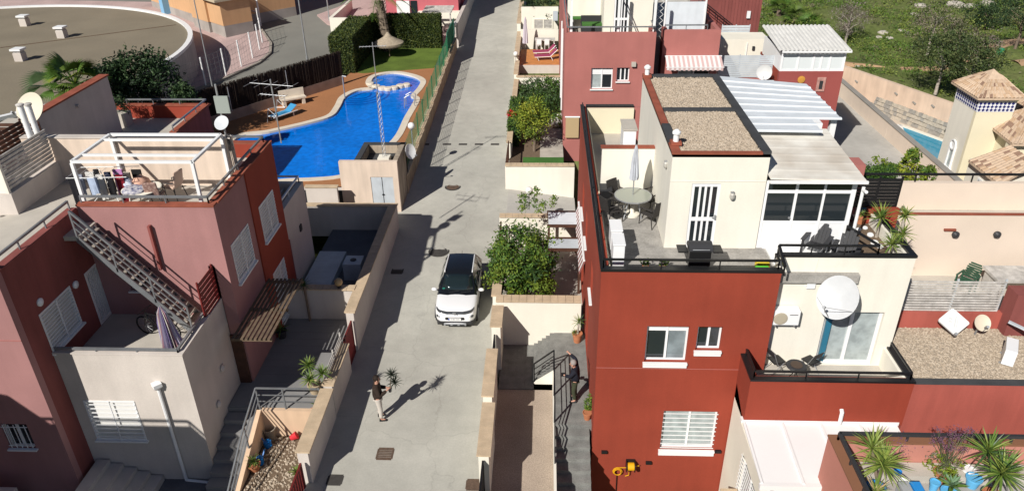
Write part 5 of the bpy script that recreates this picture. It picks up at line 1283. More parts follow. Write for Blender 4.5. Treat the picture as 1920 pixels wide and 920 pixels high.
rbox(MB(), oc, ox, oy, -2.8, .1, -.3, 3.2, 3.2, 3.4).build('porch_roof', mat('buff_porch_roof', (.48, .40, .28), .9), OB, fix=True)
rbox(MB(), oc, ox, oy, 9.6, 10.4, -.03, .6, .4, 2.2).build('door', mat('sky_blue_door', (.2, .42, .62), .5), OB, fix=True)
wp = at(470, 43, z=2.0); t = thing('white_gate', 'white framed wire gate beside the orange building', 'gate', tuple(wp))
m = MB(); gx = Vector((1.6, -1.5, 0)).normalized()
for z in (0, 1.2, 2.4): m.beam(wp+Vector((0,0,z)), wp+gx*2.0+Vector((0,0,z)), .1, .1)
for s in (0, 2.0): m.beam(wp+gx*s, wp+gx*s+Vector((0,0,2.4)), .12, .12)
m.build('frame', M_WHITE, t)
# street lamp poles and the pink house
def lamp_pole(u, v, h, label, r=.06):
    y = 60
    for _ in range(20): p = at(u, v, z=.04*(y-24)+.1); y = p.y
    t = thing('lamp_post', label, 'lamp post', tuple(p))
    MB().tube(p, (p.x, p.y, p.z+h), r, 10, r*.7).build('pole', M_GALV, t, smooth=True); MB().tube((p.x, p.y, p.z), (p.x, p.y, p.z+.5), r*1.6, 10).build('base', M_GALV, t); MB().beam((p.x, p.y, p.z+h), (p.x-.7, p.y, p.z+h+.1), .12, .08).build('lamp_head', M_GALV, t)
lamp_pole(577, 118, 9, 'tall grey lamp post at the road edge behind the brush fence'); lamp_pole(618, 40, 8, 'grey lamp post on the small pink pavement'); lamp_pole(403, 185, 7.5, 'grey lamp post beside the pavement with a white box', .05)
PH = thing('pink_house', 'raspberry pink house with a cream wall beyond the hedge', 'house', (-11, 76, 1.8))
M_RASP = mat('raspberry_plaster', (.50, .13, .15), .9, stain=.08)
MB().box(-14.6, -7.9, 70.5, 73, 0, 6.5).box(-14.6, -7.65, 73, 90, 0, 10.2).build('wall', M_RASP, PH); MB().box(-11.6, -7.7, 69.6, 70.5, 0, 3.3).build('wall', M_CREAM, PH)
MB().box(-13.6, -12.4, 70.4, 70.5, 1.9, 4.2).build('door', M_WHITE, PH); MB().box(-12.3, -11.7, 70.44, 70.5, 2.2, 4.2).build('window', M_GLASS, PH)
simple_wall('garden_wall', 'curved cream wall at the corner of the pink pavement', -19.3, -15.6, 68.0, 68.3, 1, 3.2, M_CREAM, 'cream garden walls', cap=False)
simple_wall('garden_wall', 'cream wall running back beside the pink pavement', -19.4, -19.1, 68.3, 76, 1, 3.2, M_CREAM, 'cream garden walls', cap=False)
gpoly('pink_house_yard', [(-19, 68.3), (-8, 68.3), (-8, 76), (-19, 76)], M_PINKPAVE, .3, .3)
t = thing('pergola', 'pale timber slat pergola beside the pink house', 'pergola', (-9.3, 66.8, 4.2))
for k in range(6): MB().box(-10.5, -8.0, 65.6+.45*k, 65.72+.45*k, 4.15, 4.27).build('slat', M_WOODG, t)
for x in (-10.4, -8.1): MB().box(x-.06, x+.06, 65.5, 68.1, 4.03, 4.15).build('beam', M_WOODG, t); MB().box(x-.06, x+.06, 65.6, 65.72, 1.7, 4.03).build('post', M_WOODG, t)
simple_wall('garden_wall', 'tall cream wall on the left of the far street', -7.6, -7.3, 64, 84, 0, 3.6, M_BEIGE, 'cream garden walls', cap=False)

# ================================================================ PLANTS
M_LF = {}
def leafm(name, c, r=.6):
    m = mat(name, c, r, stain=.2, sscale=2.5, spec=.3); M_LF[name] = m; return m
LG = [leafm('leaf_dark_green', (.022, .055, .012)), leafm('leaf_mid_green', (.07, .14, .02)), leafm('leaf_lime_green', (.14, .20, .025))]
LD = [leafm('leaf_black_green', (.012, .028, .010)), leafm('leaf_deep_green', (.025, .055, .018)), leafm('leaf_dull_green', (.05, .085, .03))]
LY = [leafm('leaf_moss_green', (.085, .135, .02)), leafm('leaf_yellow_green', (.17, .225, .02)), leafm('leaf_bright_lime', (.27, .29, .03))]
LO = [leafm('leaf_olive', (.05, .07, .025)), leafm('leaf_grey_olive', (.10, .11, .055)), leafm('leaf_dry_grey', (.20, .17, .12))]
LBARE = [leafm('twig_grey', (.16, .13, .11)), leafm('twig_brown', (.11, .08, .06)), leafm('twig_pale', (.24, .21, .18))]
M_BARK = mat('grey_bark', (.20, .15, .11), .95, stain=.3, sscale=6, bump=.5)
M_BARKP = mat('pale_bark', (.42, .37, .31), .95, stain=.3, sscale=6, bump=.4)
def leaf_add(mb, p, s, rnd, up=.5):
    d = Vector((rnd.gauss(0, 1), rnd.gauss(0, 1), rnd.gauss(0, 1)+up)).normalized()
    a = d.orthogonal().normalized(); a.rotate(Quaternion(d, rnd.uniform(0, 6.28))); b = d.cross(a)
    L_, w_ = s*rnd.uniform(.7, 1.3), s*rnd.uniform(.3, .5)
    mb.add([p-a*L_*.5, p+b*w_*.5-d*w_*.12, p+a*L_*.5, p-b*w_*.5-d*w_*.12], [(0,1,2), (0,2,3)])
def crown_mesh(parent, c, rad, nclump, nleaf, ls, ms, seed, shell=.55, cr=.3, weights=(.3, .45, .25), name='crown', box=False):
    rnd = random.Random(seed); mbs = [MB() for _ in ms]; c = Vector(c)
    for k in range(nclump):
        while True:
            q = Vector((rnd.uniform(-1, 1), rnd.uniform(-1, 1), rnd.uniform(-1, 1)))
            if box or (q.length <= 1 and q.length > shell*rnd.random()**.5): break
        p = c+Vector((q.x*rad[0], q.y*rad[1], q.z*rad[2])); tone = rnd.choices(range(len(ms)), weights)[0]
        r = cr*min(rad)*rnd.uniform(.6, 1.3)
        for j in range(nleaf):
            o = Vector((rnd.gauss(0, .5), rnd.gauss(0, .5), rnd.gauss(0, .45)))*r
            t = tone if rnd.random() < .75 else rnd.randrange(len(ms))
            leaf_add(mbs[t], p+o, ls, rnd)
    for m_, mm in zip(mbs, ms):
        if m_.f: m_.build(name, mm, parent, kind='stuff')
def trunk(parent, p, q, r, limbs, seed, m=None, name='trunk', spread=.6):
    rnd = random.Random(seed); p, q = Vector(p), Vector(q); mb = MB()
    pts = [p]; n = 4
    for k in range(1, n+1): pts.append(p.lerp(q, k/n)+Vector((rnd.uniform(-.06, .06), rnd.uniform(-.06, .06), 0))*(q-p).length*.5)
    for k in range(n): mb.tube(pts[k], pts[k+1], r*(1-.13*k), 8, r*(1-.13*(k+1)))
    for k in range(limbs):
        s = rnd.uniform(.45, 1); b = p.lerp(q, s); a = rnd.uniform(0, 6.28); L_ = (q-p).length*spread*rnd.uniform(.6, 1.1)
        e = b+Vector((math.cos(a)*L_*.8, math.sin(a)*L_*.8, L_*.7)); mid = b.lerp(e, .5)+Vector((0, 0, .1*L_))
        mb.tube(b, mid, r*.42, 6, r*.28); mb.tube(mid, e, r*.28, 6, r*.1)
        for j in range(2):
            f = e if j else mid; a2 = a+rnd.uniform(-1, 1); g = f+Vector((math.cos(a2), math.sin(a2), .6))*L_*.4; mb.tube(f, g, r*.18, 5, r*.05)
    mb.build(name, m or M_BARK, parent, smooth=True)
def tree(name, label, base, h, rad, ms, seed, cz=None, ncl=60, nl=34, ls=.16, r=.09, group=None, limbs=7, bark=None, weights=(.3, .45, .25), cr=.34, shell=.6, cat='tree'):
    base = Vector(base); t = thing(name, label, cat, tuple(base), group)
    top = base+Vector((0, 0, h)); cc = base+Vector((0, 0, cz if cz is not None else h))
    trunk(t, base, top, r, limbs, seed, bark, spread=min(rad)/max(h, .5)*.8)
    crown_mesh(t, cc, rad, ncl, nl, ls, ms, seed+1, weights=weights, cr=cr, shell=shell)
    return t
def blade_mesh(name, L_, w_, m, droop=.35, seg=3):
    mb = MB(); P = []
    for k in range(seg+1):
        s = k/seg; y = L_*s*(1-.12*droop*s); z = L_*(.0-droop*s*s*.6); ww = w_*(.55+.9*s-1.45*s*s)*1.15 if k < seg else 0
        P.append(((-ww/2, y, z+abs(ww)*.25), (0, y, z), (ww/2, y, z+abs(ww)*.25)))
    for a, b in zip(P, P[1:]):
        mb.poly(a[0], a[1], b[1], b[0]); mb.poly(a[1], a[2], b[2], b[1])
    return shared(mb, name, m)
M_YUC = [mat('yucca_leaf_green', (.10, .17, .03), .45, spec=.4), mat('yucca_leaf_lime', (.20, .25, .05), .45, spec=.4), mat('yucca_leaf_dark', (.045, .09, .03), .45, spec=.4), mat('dry_leaf', (.42, .31, .15), .8)]
def rosette(parent, c, n, L_, w_, seed, ms=(0, 1, 2), lo=-.5, hi=1.45, droop=.3, name='leaf'):
    rnd = random.Random(seed); mes = [blade_mesh('leaf', L_, w_, M_YUC[k], droop) for k in ms]
    for k in range(n):
        s = (k+.5)/n; el = lo+(hi-lo)*s**.8; az = k*2.39996+rnd.uniform(-.2, .2); sc = rnd.uniform(.75, 1.1)*(1-.25*max(0, s-.75)*4*.5)
        inst(name, rnd.choice(mes), parent, c, (el, 0, az), (sc, sc, sc))
def pot_mesh(parent, x, y, z, r, h, m, name='pot'):
    MB().lathe((x, y, z), [(r*.68, 0), (r*.95, h*.85), (r*1.06, h*.86), (r*1.06, h), (r*.9, h), (r*.88, h*.9)], 18).build(name, m, parent, smooth=True)
    MB().lathe((x, y, z+h*.86), [(r*.87, 0), (r*.87, .01)], 14).build('soil', M_SOIL, parent)
def potted(label, p, r, h, m, heads, seed, cat='potted plant', group=None, stems=True):
    """heads: list of (dx, dy, dz, leaves, length, width)."""
    t = thing('potted_plant', label, cat, tuple(p), group)
    pot_mesh(t, p[0], p[1], p[2], r, h, m)
    for k, (dx, dy, dz, n, L_, w_) in enumerate(heads):
        c = (p[0]+dx, p[1]+dy, p[2]+h+dz)
        if stems and dz > .1: MB().tube((p[0]+dx*.2, p[1]+dy*.2, p[2]+h*.8), c, .045, 7, .035).build('stem', M_BARKP, t)
        rosette(t, c, n, L_, w_, seed+k)
    return t
# courtyard tree, garden trees, hedges
cp = Vector((-.75, 28.0, -.05))
t = thing('citrus_tree', 'large bright green citrus tree filling the tiled courtyard', 'tree', tuple(cp))
trunk(t, cp, cp+Vector((0, 0, 1.7)), .12, 9, 3, spread=.6)
crown_mesh(t, cp+Vector((-.1, .0, 1.95)), (1.42, 2.15, 1.0), 150, 62, .17, LG, 5, weights=(.25, .45, .3), cr=.34)
crown_mesh(t, cp+Vector((-.6, -1.2, 1.5)), (.9, .9, .7), 40, 55, .16, [LG[1], LY[1], LG[2]], 6, cr=.4)
crown_mesh(t, cp+Vector((.75, -1.5, 1.35)), (.55, .7, .7), 26, 55, .16, [LG[1], LG[2], LY[1]], 7, cr=.45)
crown_mesh(t, cp+Vector((.5, 2.6, 3.3)), (1.0, .6, .7), 22, 26, .15, [LG[1], LG[2], LY[0]], 8, cr=.3, shell=.1)
cp = Vector((-.55, 42.6, .75))
t = thing('garden_tree', 'bright yellow green bushy tree above the small artificial lawn', 'tree', tuple(cp)); trunk(t, cp, cp+Vector((0, 0, 1.4)), .1, 7, 11)
crown_mesh(t, cp+Vector((-.1, .6, 1.9)), (1.0, 1.5, 1.2), 85, 52, .17, LY, 12, weights=(.35, .4, .25), cr=.36)
t = thing('ivy_bed', 'dense dark green ivy and shrubs behind the yellow green tree', 'ivy', (-.3, 51, .75)); crown_mesh(t, (-.3, 50.8, 1.3), (1.4, 3.3, .65), 190, 36, .2, [LG[0], LD[2], LG[1]], 13, box=True, cr=.55)
t = thing('flower_pot_plant', 'small white flowered shrub against the paving', 'plant', (.8, 46.5, .8)); crown_mesh(t, (.8, 46.8, 1.2), (.45, .6, .45), 20, 20, .15, [LG[1], leafm('white_petal', (.75, .72, .68)), LG[2]], 14)
def hedge(label, x0, x1, y0, y1, z0, z1, ms, seed, n, ls=.13, dens=1):
    t = thing('hedge', label, 'hedge', ((x0+x1)/2, (y0+y1)/2, z0), 'clipped hedges'); rnd = random.Random(seed)
    MB().box(x0+.14, x1-.14, y0+.14, y1-.14, z0, z1-.14).build('branches', ms[0], t)
    mbs = [MB() for _ in ms]
    for k in range(n):
        f = rnd.random(); A_ = [(x1-x0)*(z1-z0), (y1-y0)*(z1-z0), (y1-y0)*(z1-z0), (x1-x0)*(y1-y0)]
        i = rnd.choices(range(4), A_)[0]; x, y, z = rnd.uniform(x0, x1), rnd.uniform(y0, y1), rnd.uniform(z0, z1); e = rnd.gauss(0, .05)
        if i == 0: y = y0+.06+e
        elif i == 1: x = x0+.06+e
        elif i == 2: x = x1-.06+e
        else: z = z1-.06+e
        w = .5+.5*math.sin(x*2.1+seed)*math.sin(y*1.7)*math.cos(z*2.3); tone = 0 if rnd.random() < .3 else (1 if rnd.random() < .55+.3*w else 2)
        leaf_add(mbs[tone], Vector((x, y, z)), ls, rnd)
    for m_, mm in zip(mbs, ms): m_.build('foliage', mm, t, kind='stuff')
    return t
hedge('small clipped hedge on the street wall beside the brown gate', -2.2, -1.5, 43.3, 48.8, .7, 2.25, [LD[1], LG[1], LY[0]], 21, 9000)
LH = [leafm('cypress_dark', (.02, .035, .008)), leafm('cypress_green', (.05, .075, .015)), leafm('cypress_lime', (.10, .115, .02))]
hedge('tall clipped hedge with a dark shaded face left of the pool lawn', -16.2, -14.4, 55.9, 63.0, 1.6, 4.5, LH, 22, 22000, .16)
hedge('tall clipped cypress hedge across the back of the pool lawn', -14.6, -8.7, 63.2, 64.4, 1.6, 4.4, LH, 23, 20000, .16)
t = thing('hedge', 'dark overhanging hedge above the rear cream wall at the top edge', 'hedge', (-.3, 68, 3), 'clipped hedges'); crown_mesh(t, (-.3, 67.8, 4.3), (1.6, 1.3, .8), 60, 40, .2, LD, 24, box=True)
# dark trees and fan palm behind the sunken terrace
for k, (u, v, yy, r, hh) in enumerate(((212, 152, 39.5, .85, 1.2), (250, 152, 40.2, 1.05, 1.7), (297, 150, 40.5, 1.15, 1.8), (345, 180, 38.0, .5, .6))):
    p = at(u, v, y=yy); t = tree('laurel_tree', ('dark leafy tree left of the group behind the sunken terrace', 'tallest dark tree behind the sunken terrace', 'dark leafy tree nearest the white fence posts', 'small dark bush at the right end of the dark trees')[k], (p.x, yy, 0), p.z, (r, r, hh), LD, 30+k, cz=p.z, ncl=70, nl=40, ls=.24, group='dark trees behind the terrace', r=.14, cr=.4)
pp = at(140, 158, y=36.5); t = thing('fan_palm', 'bushy green fan palm beside the round gravel roof', 'palm', (pp.x, 36.5, 0), 'palms')
MB().tube((pp.x, 36.5, -1), (pp.x, 36.5, pp.z), .28, 10, .22).build('trunk', M_BARK, t)
def frond_mesh(m, L_, w_, n=18, fan=True):
    mb = MB()
    mb.tube((0, 0, 0), (0, L_*.55, .05*L_), .025, 5, .015)
    for k in range(n):
        a = R(-80+160*k/(n-1)); d = Vector((math.sin(a), math.cos(a)*.9, -.1-.25*abs(math.sin(a)))); b = Vector((0, L_*.55, .05*L_)); e = b+d*w_; s = Vector((d.y, -d.x, 0)).normalized()*.05
        m_ = b.lerp(e, .5); mb.add([b, m_+s, e+Vector((0, 0, -.15*w_)), m_-s], [(0,1,2,3)])
    return shared(mb, 'frond', m)
def feather_mesh(m, L_, n=26, w_=.5):
    mb = MB(); P = lambda s: Vector((0, L_*s*(1-.1*s), L_*(.25*s-.55*s*s)))
    for k in range(6): mb.tube(P(k/6), P((k+1)/6), .03*(1-.12*k), 4)
    for k in range(n):
        s = .15+.85*k/n; b = P(s); ww = w_*math.sin(math.pi*min(1, .15+s*.85))+.1
        for sd in (-1, 1):
            e = b+Vector((sd*ww*.8, ww*.55, -ww*.35)); q = Vector((0, .035, 0)); mb.add([b-q, b+q, e], [(0,1,2)])
    return shared(mb, 'frond', m)
fm = [frond_mesh(m_, 1.7, .85) for m_ in (LG[1], LY[0], LY[1])]; rnd = random.Random(8)
for k in range(34): inst('frond', rnd.choice(fm[:2] if k % 4 else fm), t, (pp.x, 36.5, pp.z), (rnd.uniform(-.4, 1.35), 0, k*2.4), sc=(1, rnd.uniform(.8, 1.15), 1))
hp = at(88, 150, y=38.0); fr = frond_mesh(LD[2], 1.6, 1.0)
for k in range(3): inst('frond', fr, t, (pp.x-.6, 36.2, pp.z-.3), (.5-.35*k, 0, R(70+14*k)), sc=(1.2, 1.25, 1))
# palm trunk and thatched parasol by the lawn
pb = at(728, 95, z=1.72); t = thing('date_palm', 'tall palm with a shaggy trunk leaning up past the hedge', 'palm', (pb.x, pb.y, 1.72), 'palms')
tp = at(712, 2, y=pb.y+.3); mb = MB(); n = 9; rnd = random.Random(5)
for k in range(n):
    a_, b_ = pb.lerp(tp, k/n), pb.lerp(tp, (k+1)/n); mb.tube(a_, b_, .42-.012*k, 10, .37-.012*k)
    for j in range(16):
        an = rnd.uniform(0, 6.28); c_ = a_.lerp(b_, rnd.random())+Vector((math.cos(an), math.sin(an), 0))*.36; mb.add([c_+Vector((-.07*math.sin(an), .07*math.cos(an), 0)), c_+Vector((.07*math.sin(an), -.07*math.cos(an), 0)), c_+Vector((math.cos(an)*.22, math.sin(an)*.22, .28))], [(0,1,2)])
mb.build('trunk', mat('shaggy_palm_bark', (.19, .15, .11), .95, stain=.35, sscale=5), t)
ff = feather_mesh(LG[1], 3.4, 30, .6)
top = pb.lerp(tp, 1.0)
for k in range(22): inst('frond', ff, t, tuple(top+Vector((0, 0, .4))), (rnd.uniform(-.2, .9), 0, k*2.4), sc=(1, rnd.uniform(.8, 1.1), 1))
ps = at(733, 128, z=1.72)
M_THATCH = mat('thatch_straw', (.40, .33, .24), .95, stain=.2, sscale=6, grain=.2, gscale=25)
t = thing('thatched_parasol', 'round thatched parasol on the pool lawn', 'parasol', (-12.6, 60.6, 1.72))
q = at(727, 66, y=60.6); px_ = q.x
MB().tube((px_, 60.6, 1.7), (px_, 60.6, q.z+.2), .06).build('pole', M_BARK, t)
cn = MB(); zt = q.z
cn.lathe((px_, 60.6, zt-.62), [(1.18, 0), (1.22, .04), (.75, .26), (.35, .5), (.06, .85)], 28)
cn.build('canopy', M_THATCH, t)
me = shared(MB().add([(-.05, 0, 0), (.05, 0, 0), (0, .1, -.18)], [(0,1,2)]), 'straw', M_THATCH)
st = MB()
for k in range(90):
    a_ = 2*math.pi*k/90; st.add([(px_+1.2*math.cos(a_), 60.6+1.2*math.sin(a_), zt-.58), (px_+1.2*math.cos(a_+.06), 60.6+1.2*math.sin(a_+.06), zt-.58), (px_+1.27*math.cos(a_+.03), 60.6+1.27*math.sin(a_+.03), zt-.82)], [(0,1,2)])
st.build('straw_fringe', M_THATCH, t)

# ================================================================ HILLSIDE VEGETATION
def on_hill(u, v):
    z = .5
    for _ in range(25): p = at(u, v, z=z); z = hill(p.x, p.y)
    return p
LT = [leafm('carob_dark', (.03, .05, .015)), leafm('carob_green', (.06, .09, .025)), leafm('carob_olive', (.11, .13, .045))]
hd = [(1738, 106, 3.0, (1.9, 1.9, 1.5), LO, M_BARKP, 'pale trunked tree with a sparse grey crown in the scrub', (.2, .3, .5), .5),
      (1733, 182, 2.7, (2.6, 2.2, 1.4), LT, M_BARKP, 'broad olive green tree above the pinkish retaining wall', (.35, .4, .25), 1.5),
      (1787, 198, 2.7, (2.3, 2.0, 1.4), LT, M_BARKP, 'olive green tree with a leaning pale trunk beside the tiled tower', (.35, .4, .25), 1.5),
      (1903, 92, 2.8, (2.8, 2.3, 1.6), LD, M_BARK, 'dark green tree beyond the orange path', (.3, .5, .2), 1),
      (1790, 100, 1.6, (1.3, 1.2, 1.0), LO, M_BARK, 'small thin tree with yellowish top in the scrub', (.3, .5, .2), .5),
      (1845, 55, 1.3, (2.6, 1.8, 1.1), LD, M_BARK, 'low dark bush upslope of the path', (.3, .4, .3), 1),
      (1585, 82, 2.0, (1.8, 1.6, 1.5), LBARE, M_BARKP, 'leafless grey twiggy tree behind the glazed room', (.3, .3, .4), 1),
      (1830, 118, 1.2, (1.6, 1.3, .9), LBARE, M_BARKP, 'low leafless brown bush beside the path', (.2, .5, .3), 1)]
for k, (u, v, h, rad, ms, bk, lab, wt, dn) in enumerate(hd):
    p = on_hill(u, v); bare = ms is LBARE
    if k in (1, 2): p = at(u, v, z=.4)+Vector((1.2, .9, -.1))
    tree('scrub_tree', lab, tuple(p), h, rad, ms, 60+k, cz=h*1.15, ncl=int(95*dn), nl=30, ls=.2 if not bare else .14, r=.13, group='trees on the scrub slope', bark=bk, weights=wt, limbs=12 if bare else 8, cr=.34, shell=.5)
for k, (u, v) in enumerate(((1515, 62), (1490, 45), (1460, 30))):
    p = on_hill(u, v); t = thing('palm_bush', ('yellowish palm bush nearest the corrugated roof', 'dwarf palm bush behind the first one', 'dwarf palm bush beside the ribbed red building')[k], 'palm', tuple(p), 'palms')
    fmx = [frond_mesh(m_, 1.5, .9, 12) for m_ in (LG[1], LY[0])]; rnd = random.Random(70+k)
    for j in range(22): inst('frond', fmx[j % 2], t, (p.x, p.y, p.z+.5), (rnd.uniform(-.1, 1.3), 0, j*2.4))
    MB().tube(p, (p.x, p.y, p.z+.6), .25).build('trunk', M_BARK, t)
rnd = random.Random(77); sets = [MB() for _ in range(6)]; pal = [LG[1], leafm('scrub_green', (.10, .165, .025)), leafm('scrub_yellow_green', (.17, .21, .04)), LO[1], LO[2], LBARE[2]]
def near_path(x, y):
    for a_, b_, w_ in (((24.5, 65.2), (26.4, 64.0), .8), ((26.4, 64.0), (33.5, 62.4), .8), ((34.2, 63.5), (36.6, 64.6), 1.4), ((36.6, 64.6), (39.6, 67.6), 1.4), ((39.6, 67.6), (48, 72), 1.4), ((38.5, 62.2), (46, 62.9), 1.0)):
        a_, b_, q = Vector(a_), Vector(b_), Vector((x, y)); d = b_-a_; s = max(0, min(1, (q-a_).dot(d)/d.length_squared))
        if (a_+d*s-q).length < w_: return True
    return False
for k in range(2300):
    x, y = rnd.uniform(16, 62), rnd.uniform(47, 108)
    if y < 63.4 and x < 25.3+.4545*(63.2-y): continue
    if x < 24 and y < 67: continue
    if y < 49 and x < 42: continue
    if near_path(x, y): continue
    f = math.sin(x*.31+2)*math.sin(y*.27)+.4*math.sin(x*.9+y*.7)
    if f < -.55 and rnd.random() < .75: continue
    z = hill(x, y); big = rnd.random() < .16; r = rnd.uniform(.25, .75)*(1.25 if y > 66 else 1)*(1.7 if big else 1); tone = rnd.choices(range(6), (.16, .36, .34, .07, .05, .02))[0]
    for j in range(int((40 if big else 26)*r/.4)):
        o = Vector((rnd.gauss(0, .5)*r, rnd.gauss(0, .5)*r, abs(rnd.gauss(0, .4))*r*(1.3 if big else .8)))
        leaf_add(sets[tone if rnd.random() < .8 else rnd.randrange(4)], Vector((x, y, z))+o, .23, rnd, .8)
sb = None
for m_, mm in zip(sets, pal):
    o = m_.build('undergrowth', mm); o['kind'] = 'stuff'
M_ROCK = mat('pale_rock', (.46, .42, .36), .95, stain=.2, sscale=2)
for k, (u, v, s) in enumerate(((1655, 62, .5), (1668, 72, .35), (1690, 58, .4), (1648, 70, .3), (1725, 12, .7), (1790, 10, 1.0), (1820, 14, .8), (1850, 8, .9), (1715, 28, .5), (1608, 125, .22))):
    p = on_hill(u, v); r = random.Random(k); vs = MB().ball((p.x, p.y, p.z), s, 8, 5, .45); vs.v = [(x+r.uniform(-.15, .15)*s, y+r.uniform(-.15, .15)*s, z) for x, y, z in vs.v]
    o = vs.build('rock', M_ROCK); tag(o, ('larger pale rock in the low middle of the scrub', 'pale rock just downslope of the larger one', 'pale rock right of the leafless tree', 'small pale rock left of the larger pair', 'pale rock at the top edge left of the long outcrop', 'broad pale outcrop at the top edge of the slope', 'second slab of the top edge outcrop', 'pale slab at the right end of the outcrop', 'pale rock between the outcrop and the sparse tree', 'tiny pale rock below the dirt path')[k], 'rock', 'rocks on the scrub slope')
p = on_hill(1872, 108); o = MB().lathe(tuple(p), [(.25, 0), (.3, .7), (.2, .8)], 12).build('litter_bin', mat('bin_green', (.02, .22, .10), .5)); tag(o, 'green litter bin beside the dirt path', 'bin')
# plants by the alley
hedge('small green cypress hedge beside the sunroom roof', 11.4, 12.9, 25.6, 26.3, 3.0, 6.9, [LG[0], LG[1], LG[1]], 25, 6500, .12)
bp = Vector((14.6, 27.6, -1)); t = thing('lemon_tree', 'loose yellow green tree leaning over the alley beside the black rail', 'tree', tuple(bp)); trunk(t, bp, bp+Vector((0, 0, 5.2)), .1, 9, 41, spread=.3)
for k, (u, v, r) in enumerate(((1682, 345, .62), (1700, 318, .4), (1708, 292, .32), (1718, 332, .42), (1738, 322, .3), (1690, 372, .4), (1660, 312, .45), (1740, 345, .25))): crown_mesh(t, at(u, v, y=27), (r, r, r*.8), 16, 34, .15, LY if k % 2 else [LG[1], LY[1], LY[0]], 42+k, cr=.5, shell=.1)
t = thing('dry_shrub', 'brownish dry shrub on the cream planter beside the alley', 'shrub', (12.6, 32.6, 3.3)); crown_mesh(t, (12.2, 31.0, 4.1), (.6, .6, .6), 18, 24, .16, [LBARE[1], LO[2], LG[0]], 50, cr=.5)
t = thing('garden_ornament', 'pale stone ornament on the cream planter', 'ornament', (11.6, 31.2, 4.0)); MB().lathe((11.8, 30.6, 4.0), [(.5, 0), (.55, .3), (.35, .5), (.15, .55), (.2, .75), (.05, .9)], 14).build('urn', M_CREAM, t)
# balcony planter on house A
bd2 = MB().prism([(9.5, 21.6), (9.9, 19.75), (10.7, 19.75), (10.7, 22.4), (9.5, 22.4)], 6.36, 6.46).build('planter_soil', M_SOIL); struct(bd2)
for k, (u, v, L_) in enumerate(((1652, 408, .62), (1692, 440, .5), (1672, 458, .5), (1697, 405, .42))):
    p = at(u, v, z=(7.15, 7.0, 6.95, 7.6)[k]); lab = ('large spiky yucca beside the red pier', 'spiky yucca at the right end of the roof planter', 'yellowish yucca nearest the front of the roof planter', 'tall spindly yucca against the far pink wall')[k]
    t = thing('yucca', lab, 'yucca', (p.x, p.y, 6.46), 'yuccas in the roof planter'); MB().tube((p.x, p.y, 6.4), p, .05, 7).build('stem', M_BARKP, t); rosette(t, tuple(p), 46, L_, .055, 80+k, ms=(0, 1, 1) if k else (0, 1, 2))
p = at(1612, 418, z=6.46); potted('small cactus like plant in a terracotta pot beside the black rail', p, .17, .28, M_TERRA, [(0, 0, .02, 16, .3, .06)], 90)
p = at(1622, 395, z=6.5); t = thing('potted_plant', 'round yellow green succulent in a pale blue bowl', 'potted plant', tuple(p)); pot_mesh(t, p.x, p.y, p.z, .2, .25, mat('sky_blue_bowl', (.15, .38, .60), .4)); crown_mesh(t, (p.x, p.y, p.z+.42), (.24, .24, .2), 20, 14, .08, LY, 91)
for k, (u, v) in enumerate(((1610, 430), (1632, 440), (1640, 455), (1622, 427), (1650, 462))):
    p = at(u, v, z=6.5); o = MB().ball(tuple(p), .09+.02*(k % 3), 8, 5, .7).build('pebble', M_WHITE); tag(o, ('white stone by the terracotta cactus pot', 'white stone in the middle of the roof planter edge', 'white stone near the front end of the planter edge', 'white stone behind the terracotta cactus pot', 'white stone nearest the yellowish yucca')[k], 'stone', 'white stones in the roof planter')
# big yuccas and garden clutter on the bottom right terrace
DZ = 2.45
def terrace_plant(label, u, v, z, h, n, L_, w_, seed, pm, ms=(0, 1, 2), extra=()):
    p = at(u, v, z=z); t = thing('yucca', label, 'yucca', (p.x, p.y, DZ), 'yuccas on the bottom right terrace')
    pot_mesh(t, p.x, p.y, DZ, .24, .34, pm); MB().tube((p.x, p.y, DZ+.3), (p.x, p.y, z), .06, 8, .05).build('stem', M_BARK, t); rosette(t, tuple(p), n, L_, w_, seed, ms, lo=-.55)
    for (du, dv, dz, n2) in extra:
        q = at(u+du, v+dv, z=z+dz); MB().tube((p.x, p.y, DZ+.5), tuple(q), .045, 7).build('stem', M_BARK, t); rosette(t, tuple(q), n2, L_*.9, w_, seed+5, ms, lo=-.3)
M_BLUEP = mat('bright_blue_pot', (.03, .25, .62), .35); M_LBLUE = mat('light_blue_enamel', (.12, .42, .70), .4)
terrace_plant('yellow green yucca with two heads nearest the salmon wall corner', 1655, 872, 3.55, 1, 96, .78, .06, 101, M_BLUEP, (1, 1, 0), ((-20, -32, .35, 44),))
terrace_plant('large dark green yucca with two heads at the right photo edge', 1878, 888, 3.5, 1, 96, .82, .075, 111, M_TERRA, (0, 2, 0, 1), ((-25, -40, .3, 56),))
t = thing('yucca', 'half seen yucca with dry lower leaves on the bottom edge', 'yucca', (8.9, 13.4, DZ), 'yuccas on the bottom right terrace')
p = at(1640, 925, z=2.9); pot_mesh(t, p.x, p.y, DZ, .2, .3, M_TERRA); rosette(t, tuple(p), 50, .55, .05, 118, (1, 1, 0, 3))
p = at(1785, 912, z=2.9); t = thing('agave', 'broad leaved grey green agave between the yuccas', 'agave', (p.x, p.y, DZ)); pot_mesh(t, p.x, p.y, DZ, .22, .3, M_LBLUE)
M_YUC.append(mat('agave_leaf', (.13, .22, .12), .5)); rosette(t, tuple(p), 26, .42, .13, 120, (4, 0, 4), lo=.05, hi=1.3, droop=.15)
p = at(1775, 872, z=3.0); t = thing('flowering_bush', 'tall plant with purple flower heads leaning on the black rail', 'plant', (p.x, p.y, DZ)); pot_mesh(t, p.x, p.y, DZ, .25, .3, M_TERRA)
crown_mesh(t, (p.x, p.y, 3.0), (.5, .4, .3), 26, 24, .1, [LG[1], LY[1], LO[2]], 121, cr=.5)
